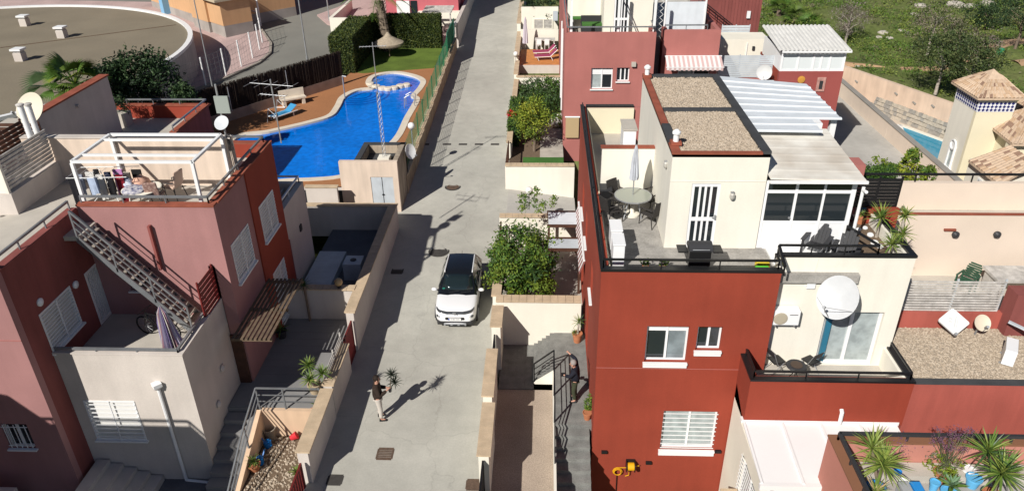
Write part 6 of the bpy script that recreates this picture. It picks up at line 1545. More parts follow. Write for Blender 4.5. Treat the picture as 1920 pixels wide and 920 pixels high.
rnd = random.Random(6); MP = mat('dusty_purple_flower', (.16, .075, .12), .8)
for k in range(26):
    q = Vector((p.x+rnd.gauss(0, .28), p.y+rnd.gauss(.1, .16), 3.45+rnd.random()*.75)); st_ = MB(); st_.tube((p.x+rnd.gauss(0, .1), p.y, 2.9), tuple(q), .008, 4); st_.build('stem', LO[1], t)
    fl = MB(); r_ = random.Random(k)
    for j in range(46): leaf_add(fl, q+Vector((r_.gauss(0, .055), r_.gauss(0, .055), r_.gauss(0, .05))), .045, r_)
    fl.build('flower', MP, t)
p = at(1688, 838, z=3.2); t = thing('flowering_bush', 'small purple flowered plant behind the left yucca', 'plant', (p.x, p.y, DZ)); fl = MB(); r_ = random.Random(3)
for j in range(160): leaf_add(fl, Vector((p.x+r_.gauss(0, .16), p.y+r_.gauss(0, .1), p.z+r_.gauss(0, .2))), .07, r_)
fl.build('flower', MP, t); MB().tube((p.x, p.y, DZ), (p.x, p.y, p.z), .02).build('stem', LO[1], t)
for k, (u, v, r, mm, lab) in enumerate(((1682, 888, .1, M_BLUEP, 'bright blue pot behind the left yucca'), (1752, 908, .13, M_LBLUE, 'light blue watering bowl on the terrace edge'), (1825, 900, .2, M_LBLUE, 'light blue rimmed tub beside the agave'), (1693, 906, .12, M_WHITE, 'white round pot beside the left yucca'), (1815, 884, .17, M_WHITE, 'white cloth sack between the plants'))):
    p = at(u, v, z=DZ+.2); t = thing('flower_pot', lab, 'pot', (p.x, p.y, DZ)); pot_mesh(t, p.x, p.y, DZ, r, .32, mm)
for k, u in enumerate((1700, 1722)):
    p = at(u, 914, z=DZ+.45); o = MB().box(p.x-.13, p.x+.13, p.y-.5, p.y+.22, DZ+.01, DZ+.45).build('storage_box', M_BLUEP if k else mat('grey_lid', (.35, .36, .36), .6)); tag(o, ('grey lidded box on the terrace floor beside the blue one', 'blue storage box on the terrace floor')[k], 'box')
sl = MB().box(8.4, 13.8, 14.9, 15.4, DZ, DZ+.25).build('terrace_ledge', M_FLOORT); tag(sl, 'pale ledge along the foot of the salmon parapet wall', 'ledge')

# ================================================================ LEFT YARD PLANTS
p = Vector((-8.1, 20.6, .39)); t = thing('yucca', 'three headed bright green yucca by the entrance railing', 'yucca', tuple(p), 'yuccas')
pot_mesh(t, p.x, p.y, p.z, .24, .4, mat('stone_pot', (.42, .33, .22), .8))
for k, (u, v, z) in enumerate(((578, 685, 1.9), (580, 712, 1.65), (604, 700, 1.75))):
    q = at(u, v, z=z); MB().tube((p.x, p.y, p.z+.3), tuple(q), .05, 7).build('stem', M_BARKP, t); rosette(t, tuple(q), 54, .42, .045, 130+k, (0, 1, 0))
p = at(530, 632, z=.4); potted('dark spiky pot plant in the shade below the pergola', p, .2, .35, M_DKGREY, [(0, 0, .05, 26, .5, .05)], 140)
p = at(570, 535, z=2.1); t = thing('yucca', 'dark dracaena against the cross wall in the shade', 'yucca', (p.x, p.y, .4), 'yuccas'); MB().tube((p.x, p.y, .39), tuple(p), .05).build('stem', M_BARK, t); rosette(t, tuple(p), 40, .45, .04, 141, (2, 0, 2))
p = at(478, 880, z=-.75); potted('bushy green plant in a terracotta pot at the foot of the steps', p, .22, .3, M_TERRA, [(0, 0, .05, 46, .34, .04)], 142)
p = at(557, 885, z=-.7); t = thing('weed_clump', 'bright green weed clump growing in the gravel planter', 'plant', tuple(p)); rosette(t, (p.x, p.y, p.z), 40, .32, .05, 143, (0, 1, 0), lo=.0)
p = at(508, 818, z=-.75); t = thing('bucket', 'empty dark plant bucket against the planter wall', 'bucket', tuple(p)); MB().lathe(tuple(p), [(.17, 0), (.23, .4), (.24, .42), (.2, .42), (.18, .1)], 16).build('body', mat('grey_beige_bucket', (.30, .26, .21), .7), t, smooth=True)
M_CAN = mat('blue_plastic_can', (.01, .16, .50), .35)
def can(label, u, v, z, rz):
    p = at(u, v, z=z); t = thing('watering_can', label, 'watering can', tuple(p), 'blue watering cans')
    MB().lathe(tuple(p), [(.13, 0), (.14, .24), (.09, .27)], 14).build('body', M_CAN, t, smooth=True); d = Vector((math.cos(rz), math.sin(rz), 0))
    MB().tube(p+d*.12+Vector((0, 0, .08)), p+d*.36+Vector((0, 0, .32)), .025, 7).build('spout', M_CAN, t); MB().path([p-d*.1+Vector((0, 0, .05)), p-d*.24+Vector((0, 0, .2)), p-d*.08+Vector((0, 0, .36)), p+d*.06+Vector((0, 0, .28))], .018, 6).build('handle', M_CAN, t)
can('blue watering can in the shade by the plant bucket', 503, 836, -.75, 2.6); can('blue watering can with its spout raised on the gravel', 488, 868, -.75, 1.3)
p = at(546, 825, z=-.72); t = thing('red_flower_pot', 'fallen red plastic pot on the gravel', 'pot', tuple(p)); MB().lathe((p.x, p.y, p.z+.1), [(.09, 0), (.14, .22), (.15, .24), (.08, .2)], 12, ax=(.8, .3, .35)).build('pot', mat('red_plastic', (.55, .03, .04), .4), t)
p = at(592, 770, z=.1); potted('terracotta pot on the planter wall below the yucca', p, .16, .28, M_TERRA, [(0, 0, .02, 14, .22, .03)], 145)
p = at(213, 212, z=7.75); t = thing('terrace_shrub', 'dark green shrub growing from the white planter', 'shrub', (-21.25, 35.3, 5.7)); crown_mesh(t, (-21.25, 35.3, 6.1), (.5, .5, .55), 26, 26, .13, LD, 146, cr=.5)
for k, (u, v, lab) in enumerate(((1082, 640, 'potted palm in a terracotta pot at the corner of the red house'), (1107, 782, 'tall cactus in a terracotta pot against the red wall'))):
    p = at(u, v, z=0 if k == 0 else -.2)
    if k == 0: potted(lab, (p.x, p.y, .0), .2, .42, M_TERRA, [(.05, .05, .5, 30, .38, .04), (-.12, -.05, .05, 30, .22, .03)], 150)
    else:
        t = thing('potted_plant', lab, 'potted plant', (1.62, p.y, 0)); pot_mesh(t, 1.6, 19.9, 0, .16, .3, M_TERRA); crown_mesh(t, (1.6, 19.9, .7), (.11, .11, .4), 18, 22, .09, [LG[1], LG[2], LY[0]], 152, cr=.6)
pz = (-2.02, 45.0, 1.75); t = thing('potted_plant', 'potted plant with bright red flowers on the street wall', 'potted plant', pz); pot_mesh(t, *pz, .22, .35, M_WHITE); crown_mesh(t, (pz[0], pz[1], 2.3), (.3, .35, .25), 26, 16, .1, [mat('red_petal', (.5, .01, .02), .6), MATS['red_petal'], LG[1]], 155, cr=.45)

# ================================================================ ROOF TERRACE FURNITURE (house A)
TZA = 6.33
tc = at(1187, 366, z=7.07)
M_TGL = mat('frosted_table_glass', (.30, .32, .27), .12, spec=.6); M_WICK = mat('dark_wicker', (.040, .036, .034), .6, stain=.2, sscale=20, bump=.6, bscale=90)
t = thing('garden_table', 'round frosted glass table on the roof terrace', 'table', (tc.x, tc.y, TZA))
MB().lathe((tc.x, tc.y, 7.05), [(.60, 0), (.60, .02)], 36).build('tabletop', M_TGL, t)
rim = MB()
for k in range(36):
    a0, a1 = 2*math.pi*k/36, 2*math.pi*(k+1)/36; P = lambda r, a, z: (tc.x+r*math.cos(a), tc.y+r*math.sin(a), z)
    rim.hexa([P(.6, a0, 7.04), P(.63, a0, 7.04), P(.63, a1, 7.04), P(.6, a1, 7.04)], [P(.6, a0, 7.08), P(.63, a0, 7.08), P(.63, a1, 7.08), P(.6, a1, 7.08)])
rim.build('rim', M_GALV, t)
for k in range(4):
    a = R(45+90*k); MB().tube((tc.x+.42*math.cos(a), tc.y+.42*math.sin(a), TZA), (tc.x+.2*math.cos(a), tc.y+.2*math.sin(a), 7.04), .025, 8).build('leg', M_GALV, t)
MB().lathe((tc.x, tc.y, TZA), [(.26, 0), (.26, .06), (.1, .1), (.05, .3)], 20).build('parasol_base', M_CREAM, t)
def armchair(label, x, y, z, rz, m, group):
    t = thing('garden_chair', label, 'chair', (x, y, z), group); s = MB()
    ROOT[t.name] = (0, 0, 0)
    MB().hexa([(-.25,-.25,.40),(.25,-.25,.40),(.25,.24,.38),(-.25,.24,.38)], [(-.25,-.25,.45),(.25,-.25,.45),(.25,.24,.43),(-.25,.24,.43)]).build('seat', m, t, bevel=.015)
    b = MB()
    for k in range(6):
        a0, a1 = R(-50+100*k/6), R(-50+100*(k+1)/6); P = lambda a, z, dz: (.32*math.sin(a)*1.0, -.25-.06*math.cos(a)-(z-.43)*.22-dz, z)
        b.hexa([P(a0,.43,.03), P(a1,.43,.03), P(a1,.43,0), P(a0,.43,0)], [P(a0,.98,.03), P(a1,.98,.03), P(a1,.98,0), P(a0,.98,0)])
    b.build('backrest', m, t, fix=True)
    for sx in (-1, 1):
        MB().path([(sx*.27, -.3, .66), (sx*.29, .1, .65), (sx*.28, .2, .62)], .025, 8).build('armrest', m, t)
        MB().tube((sx*.28, .2, .64), (sx*.26, .26, 0), .022, 8, .016).build('leg', m, t); MB().tube((sx*.24, -.24, .42), (sx*.26, -.34, 0), .022, 8, .016).build('leg', m, t)
    t.rotation_euler = (0, 0, rz); return t
ch = ((1214, 358, 'wicker chair against the white partition wall, right of the parasol'), (1156, 352, 'wicker chair behind the table beside the dark bin'), (1148, 398, 'wicker chair at the left of the glass table beside the rail'), (1220, 405, 'wicker chair in front of the glass table with its back to the camera'))
for u, v, lab in ch:
    p = at(u, v, z=TZA+.3); p.y = min(p.y, 23.55); d = Vector((tc.x-p.x, tc.y-p.y)); armchair(lab, p.x, p.y, TZA, math.atan2(d.y, d.x)-math.pi/2, M_WICK, 'wicker chairs round the glass table')
def closed_parasol(label, x, y, z0, h, m, m2=None, r=.16, stripes=10, lean=(0, 0), low=.35):
    t = thing('parasol', label, 'parasol', (x, y, z0)); tx, ty = x+lean[0], y+lean[1]
    L = lambda s: (x+(tx-x)*s, y+(ty-y)*s, z0+h*s)
    MB().tube(L(0), L(1), .02, 8).build('pole', M_GALV, t)
    for k in range(stripes):
        mb = MB(); a0, a1 = 2*math.pi*k/stripes, 2*math.pi*(k+1)/stripes; am = (a0+a1)/2
        for s0, s1 in ((low, .5), (.5, .72), (.72, .9), (.9, .99)):
            rr = lambda s: r*(1.0 if s < .4 else .8 if s < .6 else .62 if s < .8 else .4 if s < .95 else .12)*(1+.12*math.sin(s*23+k))
            P = lambda s, a, f: Vector(L(s))+Vector((rr(s)*f*math.cos(a), rr(s)*f*math.sin(a), 0))
            mb.poly(P(s0, a0, .62), P(s0, am, 1), P(s1, am, 1), P(s1, a0, .62)); mb.poly(P(s0, am, 1), P(s0, a1, .62), P(s1, a1, .62), P(s1, am, 1))
        mb.build('canopy_panel', (m2[k % len(m2)] if m2 else m), t)
    return t
M_PGREY = mat('pale_grey_canvas', (.50, .52, .56), .85, stain=.12, sscale=8)
pp_ = at(1193, 350, z=7.1); closed_parasol('closed pale grey parasol through the glass terrace table', tc.x, tc.y+.05, TZA+.4, 2.15, M_PGREY, r=.19, low=.42)
for k, (u, v, lab) in enumerate(((1150, 447, 'white storage cabinet beside the rail, farther from the camera'), (1155, 478, 'white storage cabinet in the front corner of the roof terrace'))):
    p = at(u, v, z=7.15); p.x = 2.28; p.y = (20.75, 19.85)[k]; t = thing('storage_cabinet', lab, 'cabinet', (p.x, p.y, TZA), 'white terrace cabinets')
    MB().box(p.x-.17, p.x+.17, p.y-.36, p.y+.36, TZA, 7.12).build('body', M_PVC, t, bevel=.01); MB().box(p.x-.19, p.x+.19, p.y-.38, p.y+.38, 7.12, 7.16).build('lid', M_PVC, t, bevel=.008); MB().box(p.x+.17, p.x+.185, p.y-.02, p.y+.02, 6.7, 6.8).build('handle', M_GALV, t)
p = at(1120, 350, z=6.9); p.y = min(p.y, 23.8); p.x = max(p.x, 2.2); t = thing('storage_bin', 'black lidded bin between the partition wall and the rail', 'bin', (p.x, p.y, TZA)); MB().box(p.x-.2, p.x+.17, p.y-.25, p.y+.25, TZA, 7.0).build('body', M_BLACK, t, bevel=.02); MB().box(p.x-.22, p.x+.19, p.y-.27, p.y+.27, 7.0, 7.06).build('lid', M_DKGREY, t)
p = at(1320, 487, z=6.95); t = thing('barbecue', 'black gas barbecue with side shelves behind the front rail', 'barbecue', (p.x, 19.75, TZA)); bx, by = p.x, 19.72
MB().box(bx-.32, bx+.32, by-.22, by+.22, TZA+.1, 6.95).build('cart', M_BLACK, t); 
hd_ = MB(); 
for k in range(6):
    a0, a1 = math.pi*k/6, math.pi*(k+1)/6; P = lambda x, a: (bx+x, by-.25*math.cos(a), 6.95+.2*math.sin(a))
    hd_.poly(P(-.35, a0), P(.35, a0), P(.35, a1), P(-.35, a1))
hd_.poly(*[(bx-.35, by-.25*math.cos(math.pi*k/6), 6.95+.2*math.sin(math.pi*k/6)) for k in range(7)]).poly(*[(bx+.35, by-.25*math.cos(math.pi*k/6), 6.95+.2*math.sin(math.pi*k/6)) for k in range(6, -1, -1)])
hd_.build('lid', M_DKGREY, t, fix=True)
for s in (-1, 1): MB().box(bx+s*.37, bx+s*.66, by-.24, by+.2, 6.9, 6.94).build('side_shelf', M_BLACK, t)
for s in (-1, 1):
    for q in (-1, 1): MB().box(bx+s*.28-.03, bx+s*.28+.03, by+q*.18-.03, by+q*.18+.03, TZA, TZA+.1).build('leg', M_BLACK, t)
MB().tube((bx-.25, by-.27, 7.02), (bx+.25, by-.27, 7.02), .015).build('handle', M_GALV, t)
p = at(1432, 493, z=6.5); t = thing('toy_crate', 'yellow and green toy crate in the terrace corner', 'toy', (p.x, p.y, TZA)); MB().box(p.x-.22, p.x+.16, p.y-.12, p.y+.16, TZA, 6.55).build('crate', mat('toy_yellow', (.75, .55, .02), .4), t, bevel=.02); MB().box(p.x-.28, p.x+.1, p.y-.2, p.y-.12, TZA, 6.5).build('front', mat('toy_green', (.12, .55, .05), .4), t, bevel=.01)
for k, u in enumerate((1208, 1240)):
    p = at(u, 492, z=TZA+.05); t = thing('potted_herb', ('small green herb pot behind the rail beside the white cabinet', 'small green herb pot behind the rail nearer the barbecue')[k], 'plant', (p.x, 19.55, TZA)); pot_mesh(t, p.x, 19.5, TZA, .1, .14, M_TERRA); crown_mesh(t, (p.x, 19.5, TZA+.25), (.18, .12, .1), 16, 14, .07, [LG[1], LG[2], LY[0]], 170+k)
t = thing('white_cupboard', 'tall white cupboard on the rear part of the roof terrace', 'cupboard', (3.6, 29.5, 5.3)); p = at(1205, 258, z=5.3)
MB().box(3.3, 3.8, 29.2, 30.4, 5.3, 7.1).build('body', M_PVC, t); MB().box(3.29, 3.3, 29.25, 30.35, 5.35, 7.05).build('door', M_PVC, t); MB().box(3.25, 3.85, 29.15, 30.45, 7.1, 7.15).build('lid', M_FLOORT, t)
for lab, x, y, z, f in (('grey wall lantern right of the terrace door', 5.72, 20.77, 8.25, 1), ('grey wall lantern on the left face of the stair tower', 3.79, 21.6, 8.9, 0)):
    t = thing('wall_lantern', lab, 'lamp', (x, y, z), 'wall lanterns'); MB().box(x-.05, x+.05, y-.04, y+.04, z, z+.06).build('bracket', M_GALV, t); MB().lathe((x, y-.04 if f else y, z-.18), [(.05, 0), (.08, .06), (.08, .16), (.05, .2)], 10).build('shade', mat('lantern_glass', (.42, .40, .36), .3) if f else MATS['lantern_glass'], t)
def adirondack(label, u, v, rz):
    p = at(u, v, z=6.7); t = thing('lounge_chair', label, 'chair', (p.x, p.y, 6.36), 'dark plastic lounge chairs'); ROOT[t.name] = (0, 0, 0)
    M_ = M_DKGREY
    for k in range(5):
        x = -.2+.1*k; MB().hexa([(x-.045, -.25, .22), (x+.045, -.25, .22), (x+.045, .3, .32), (x-.045, .3, .32)], [(x-.045, -.25, .25), (x+.045, -.25, .25), (x+.045, .3, .35), (x-.045, .3, .35)]).build('slat', M_, t)
        hh = .88-.05*abs(k-2)**1.5; MB().hexa([(x-.045, -.28, .22), (x+.045, -.28, .22), (x+.045, -.25, .22), (x-.045, -.25, .22)], [(x*1.02-.048, -.28-.36*(hh-.2), hh), (x*1.02+.048, -.28-.36*(hh-.2), hh), (x*1.02+.048, -.25-.36*(hh-.2), hh), (x*1.02-.048, -.25-.36*(hh-.2), hh)]).build('back_slat', M_, t)
    for s in (-1, 1):
        MB().box(s*.33-.07, s*.33+.07, -.4, .33, .5, .53).build('armrest', M_, t, bevel=.01); MB().box(s*.33-.03, s*.33+.03, .22, .3, 0, .5).build('leg', M_, t); MB().box(s*.33-.03, s*.33+.03, -.4, -.32, 0, .5).build('leg', M_, t)
    t.rotation_euler = (0, 0, rz)
adirondack('dark plastic lounge chair in front of the sunroom glass', 1530, 456, R(145)); adirondack('dark plastic lounge chair half hidden behind the rail', 1585, 474, R(150))
# lower balcony: folding chairs and table
def folding_chair(label, u, v, rz):
    p = at(u, v, z=3.3); t = thing('folding_chair', label, 'chair', (p.x, min(p.y, 19.1), 2.84), 'folding chairs on the balcony'); ROOT[t.name] = (0, 0, 0)
    MB().box(-.2, .2, -.2, .2, .43, .47).build('seat', M_BLACK, t, bevel=.015); MB().hexa([(-.2, -.23, .66), (.2, -.23, .66), (.2, -.2, .66), (-.2, -.2, .66)], [(-.2, -.28, .86), (.2, -.28, .86), (.2, -.25, .86), (-.2, -.25, .86)]).build('backrest', M_DKGREY, t, bevel=.01)
    for s in (-1, 1): MB().path([(s*.21, .25, 0), (s*.21, -.1, .45), (s*.21, -.27, .86)], .013, 6).build('leg', M_GALV, t); MB().tube((s*.19, -.26, 0), (s*.19, .18, .43), .013, 6).build('leg', M_GALV, t)
    t.rotation_euler = (0, 0, rz)
folding_chair('folding chair tucked in the corner by the red wall', 1455, 672, R(-70)); folding_chair('folding chair in front of the blue curtain', 1515, 665, R(30))
p = at(1493, 686, z=3.5); t = thing('bistro_table', 'small round dark table between the folding chairs', 'table', (p.x, p.y, 2.84)); MB().lathe((p.x, p.y, 3.5), [(.3, 0), (.31, .02), (.29, .05)], 24).build('tabletop', M_DKGREY, t); MB().lathe((p.x, p.y, 3.552), [(.18, 0), (.18, .012)], 20).build('tray', mat('brown_tray', (.08, .055, .04), .6), t)
for k in range(3): a = R(120*k+20); MB().tube((p.x+.25*math.cos(a), p.y+.25*math.sin(a), 2.84), (p.x-.1*math.cos(a), p.y-.1*math.sin(a), 3.5), .014, 6).build('leg', M_BLACK, t)
# ================================================================ DISHES, AIR CONDITIONERS
def dish(name, label, c, nrm, r, m, ry=None, arm=.8, group='satellite dishes', depth=.16, armdir=None, tripod=False):
    """Shallow paraboloid with its concave face towards nrm."""
    c = Vector(c); nrm = Vector(nrm).normalized(); t = thing(name, label, 'satellite dish', tuple(c), group)
    u = Vector((0, 0, 1)).cross(nrm).normalized(); w = nrm.cross(u); ry = ry or r
    mb = MB(); n, k_ = 36, 6; P = lambda s, a, o: c+u*(r*s*math.cos(a))+w*(ry*s*math.sin(a))+nrm*(depth*r*s*s*1.6-depth*r*1.6+o)
    for o, flip in ((0, 0), (-.025, 1)):
        for j in range(k_):
            for i in range(n):
                a0, a1 = 2*math.pi*i/n, 2*math.pi*(i+1)/n; q = [P(j/k_+1e-4, a0, o), P((j+1)/k_, a0, o), P((j+1)/k_, a1, o), P(j/k_+1e-4, a1, o)]
                mb.poly(*(q if not flip else q[::-1]))
    for i in range(n): a0, a1 = 2*math.pi*i/n, 2*math.pi*(i+1)/n; mb.poly(P(1, a0, 0), P(1, a0, -.025), P(1, a1, -.025), P(1, a1, 0))
    mb.build('reflector', m, t, smooth='all')
    f = c+nrm*arm-w*(ry*.55 if armdir is None else armdir); 
    MB().tube(P(.98, -math.pi/2, 0), f, .014, 6).build('feed_arm', M_GALV, t)
    if tripod:
        for a in (R(200), R(-20)): MB().tube(P(.97, a, 0), f, .008, 5).build('stay', M_GALV, t)
    MB().tube(f, f-nrm*.12, .045, 10).build('receiver', M_GALV, t)
    MB().tube(c-nrm*(depth*r*1.6+.02), c-nrm*(depth*r*1.6+.25)-Vector((0, 0, .12)), .04, 8).build('mount', M_GALV, t)
    return t
M_DISH = mat('off_white_dish', (.66, .66, .65), .5, stain=.06, sscale=2); M_DISH2 = mat('greyish_white_dish', (.55, .56, .57), .5, stain=.08, sscale=2.5)
dish('satellite_dish', 'very large off white dish in front of the cream balcony wall', (8.66, 18.8, 5.83), (-.62, -.62, .48), .60, M_DISH2, ry=.66, arm=.8, depth=.12, tripod=True)
MB()
p = at(1788, 603, z=3.95); t = thing('flat_antenna', 'white square flat antenna tilted on the gravel roof', 'satellite dish', tuple(p)); 
nv = Vector((-.1, -.55, .83)).normalized(); u_ = Vector((.78, .45, .38)); u_ = (u_-nv*u_.dot(nv)).normalized(); w_ = nv.cross(u_)
pts = []
for sx, sy in ((1, 1), (-1, 1), (-1, -1), (1, -1)):
    for k in range(5):
        a = {(1, 1): 0, (-1, 1): 90, (-1, -1): 180, (1, -1): 270}[(sx, sy)]+22.5*k; pts.append((sx*.27+.07*math.cos(R(a)), sy*.27+.07*math.sin(R(a))))
mb = MB(); F_ = [p+u_*a+w_*b+nv*.03 for a, b in pts]; B_ = [p+u_*a+w_*b-nv*.03 for a, b in pts]; n = len(pts)
mb.add(F_+B_, [tuple(range(n)), tuple(range(2*n-1, n-1, -1))]+[(i, n+i, n+(i+1) % n, (i+1) % n) for i in range(n)]); mb.build('panel', M_DISH, t, fix=True)
mk = MB()
for a, b, c_, d_ in ((-.06, -.02, .06, .16), (.05, .09, .06, .16), (-.2, .2, -.05, -.025), (-.18, .1, -.11, -.095)):
    rt = lambda x, y: p+(u_*.8-w_*.6).normalized()*0+u_*(x*.85-y*.5)+w_*(x*.5+y*.85)+nv*.032; mk.poly(rt(a, c_), rt(b, c_), rt(b, d_), rt(a, d_))
mk.build('faint_marking', mat('faint_grey_print', (.50, .51, .50), .6), t)
q = p-u_*.32-w_*.32; MB().tube(q, q+nv*.12, .05, 8).tube(p-nv*.03, p-nv*.25, .05, 8).build('mount', M_GALV, t)
p = at(1843, 605, z=4.05); dish('satellite_dish', 'small yellowed round dish beside the white flat antenna', tuple(p), (-.1, -.75, .62), .24, mat('yellowed_dish', (.62, .54, .42), .5, stain=.1), ry=.27, arm=.35, depth=.12)
MB().tube(tuple(p-Vector((0, -.1, .1))), (p.x, p.y+.2, 3.46), .03).build('mount', M_GALV, bpy.data.objects.get('satellite_dish.001'))
p = at(1433, 136, y=44.8); dish('satellite_dish', 'white dish seen over the edge of the ribbed metal roof', tuple(p), (-.3, -.9, .2), .45, M_DISH, arm=.5)
p = at(55, 203, y=26.5); dish('satellite_dish', 'large cream dish behind the white vent pipes', tuple(p), (-.2, -.8, .55), .62, mat('cream_dish', (.66, .60, .48), .5, stain=.06), arm=.7)
p = at(-8, 390, y=21.5); dish('satellite_dish', 'white dish cut by the left photo edge', tuple(p), (.55, -.7, .45), .5, M_DISH, arm=.5)
def ac_unit(label, c, w, d, h, rz=0, fan=True, group='air conditioners'):
    x, y, z = c; t = thing('air_conditioner', label, 'air conditioner', (x, y, z), group); ROOT[t.name] = (0, 0, 0)
    MB().box(-w/2, w/2, -d/2, d/2, .05, h).build('casing', M_PVC, t, bevel=.012)
    if fan:
        MB().lathe((-w*.2, -d/2, h*.52), [(h*.38, 0), (h*.38, .012), (h*.3, .02)], 24, ax=(0, -1, 0)).build('fan_grille', mat('beige_fan_grille', (.42, .37, .28), .5) if 'beige_fan_grille' not in MATS else MATS['beige_fan_grille'], t)
        MB().box(w*.12, w*.42, -d/2-.004, -d/2, h*.74, h*.78).build('badge', M_DKGREY, t)
    for s in (-1, 1): MB().box(s*w*.35-.02, s*w*.35+.02, -d/2, d/2+.05, 0, .05).build('bracket', M_GALV, t)
    t.rotation_euler = (0, 0, rz)
ac_unit('white air conditioner with a round fan on the cream wall by the red corner', (7.42, 19.26, 4.55), .82, .3, .56)
p = at(1893, 660, z=3.75); ac_unit('white air conditioner standing on the gravel roof at the right edge', (p.x, p.y, 3.46), .8, .32, .58, R(60), fan=False)
p = at(1550, 525, z=6.0); t = thing('junction_box', 'small white cable box on the cream wall above the big dish', 'box', (8.05, 19.43, 5.85)); MB().box(7.95, 8.2, 19.38, 19.45, 5.75, 5.98).build('body', M_PVC, t); MB().tube((8.1, 19.44, 5.98), (8.15, 19.44, 6.8), .008, 5).build('cable', M_CREAM, t)
# green chair on C's terrace, stone bench
p = at(1795, 508, z=4.1); t = thing('garden_chair', 'dark green plastic chair in front of the pinkish wall', 'chair', (p.x, 22.6, 3.7)); M_GP = mat('bottle_green_plastic', (.03, .085, .05), .4); ROOT[t.name] = (0, 0, 0)
MB().box(-.24, .24, -.24, .24, .38, .42).build('seat', M_GP, t, bevel=.02)
for k in range(7):
    hh = .45; z0 = .46+.07*k; ww = .24-.02*max(0, k-4)**1.6; MB().box(-ww, ww, -.27-.03*k, -.245-.03*k, z0, z0+.055).build('back_slat', M_GP, t)
for s in (-1, 1):
    MB().box(s*.27-.03, s*.27+.03, -.3, .25, .6, .63).build('armrest', M_GP, t); MB().box(s*.26-.025, s*.26+.025, .2, .25, 0, .6).build('leg', M_GP, t); MB().box(s*.26-.025, s*.26+.025, -.28, -.23, 0, .6).build('leg', M_GP, t)
t.rotation_euler = (0, 0, R(130))
t = thing('stone_table', 'weathered grey table at the right edge of the pinkish terrace', 'table', (16.2, 22.6, 3.7)); MB().box(15.3, 18, 22.0, 23.0, 4.4, 4.5).build('tabletop', M_WOODG, t)
for x in (15.45, 17.8): MB().box(x-.08, x+.08, 22.1, 22.9, 3.7, 4.4).build('leg', M_WOODG, t)
for k, u in enumerate((1792, 1870)):
    p = at(u, 440, y=23.55); t = thing('wall_lantern', ('dark round wall lamp on the pinkish wall, left of two', 'dark round wall lamp on the pinkish wall, right of two')[k], 'lamp', tuple(p), 'wall lanterns'); MB().lathe(tuple(p), [(.12, -.05), (.13, .02), (.06, .1)], 14, ax=(0, -1, 0)).build('shade', M_DKGREY, t)
# hose reel, outdoor sockets on the red facade
M_HY = mat('yellow_hose', (.70, .36, .01), .4)
hx, hz = 4.37-1.42, -1.15; p = at(1182, 872, y=18.9); hx, hz = p.x, p.z
t = thing('hose_reel', 'yellow garden hose on a black and yellow wall reel', 'hose reel', (hx, 18.9, hz))
MB().lathe((hx-.12, 18.86, hz), [(.14, 0), (.14, .24)], 18, ax=(1, 0, 0)).build('hose_coil', M_HY, t)
for s in (-.15, .13): MB().lathe((hx+s, 18.86, hz), [(.2, 0), (.2, .02)], 20, ax=(1, 0, 0)).build('reel_plate', M_BLACK, t)
MB().box(hx-.15, hx+.15, 18.95, 19.01, hz-.12, hz+.2).build('bracket', M_BLACK, t)
hp_ = [Vector((hx-.15, 18.85, hz-.05))]
for k in range(40): a = k*.47; rr = .17-.0015*k; hp_.append(Vector((hx-.42+rr*math.cos(a+1.2), 18.93-.002*k, hz-.3+rr*math.sin(a+1.2))))
MB().path(hp_, .014, 6).path([(hx-.05, 18.86, hz-.14), (hx-.03, 18.9, hz-.45), (hx-.15, 18.92, hz-.52)], .014, 6).path([(hx+.1, 18.86, hz), (hx+.3, 18.9, hz)], .014, 6).build('hose', M_HY, t); MB().path([(hx-.44, 18.95, hz-.45), (hx-.42, 18.97, hz-1.4)], .014, 6).build('hose', M_BLACK, t)
for k, (u, v, lab) in enumerate(((1133, 846, 'black outdoor socket at the left end of the red facade'), (1216, 866, 'black outdoor socket right of the yellow hose reel'), (1346, 845, 'black outdoor lamp below the barred window corner'))):
    p = at(u, v, y=19.0); o = MB().box(p.x-.1, p.x+.1, 18.93, 19.02, p.z-.05, p.z+.06).build('wall_socket', M_BLACK, bevel=.01); tag(o, lab, 'socket', 'black fittings on the red facade')
p = at(1088, 578, x=1.65); o = MB().lathe((1.62, p.y, p.z), [(.05, 0), (.11, .08), (.11, .2)], 10, ax=(-.5, -.2, -.8)).build('spotlight', M_BLACK); tag(o, 'black spotlight on the side wall above the steps', 'lamp')
# courtyard shade structures and the striped awning on the side wall
t = thing('awning', 'red and white striped folded awning on the side of the red house', 'awning', (1.5, 28, 2.6))
for k in range(30):
    y0 = 26.2+.18*k; MB().hexa([(1.5, y0, 2.0), (1.73, y0, 2.6), (1.73, y0+.18, 2.6), (1.5, y0+.18, 2.0)], [(1.5, y0, 2.05), (1.73, y0, 2.68), (1.73, y0+.18, 2.68), (1.5, y0+.18, 2.05)]).build('stripe', (mat('awning_red', (.27, .10, .09), .8) if 'awning_red' not in MATS else MATS['awning_red'], M_STR1)[k % 2], t)
MB().tube((1.68, 26.2, 2.68), (1.68, 31.6, 2.68), .05).build('roller', M_WHITE, t)
t = thing('courtyard_pergola', 'dark framed pergola with dappled canopy panels in the tree courtyard', 'pergola', (.9, 30, -.05))
for x in (.3, 1.6):
    for y in (28.0, 31.6): MB().box(x-.05, x+.05, y-.05, y+.05, -.05, 2.1).build('post', M_BROWNW, t)
for y in (28.0, 29.0, 30.2, 31.6): MB().box(.2, 1.68, y-.06, y+.06, 2.1, 2.2).build('beam', M_BROWNW, t)
for y0, y1, mm in ((30.3, 31.5, M_BLUEW), (28.1, 28.9, M_ZINC)): MB().box(.26, 1.62, y0, y1, 2.16, 2.19).build('canopy_panel', mm, t)
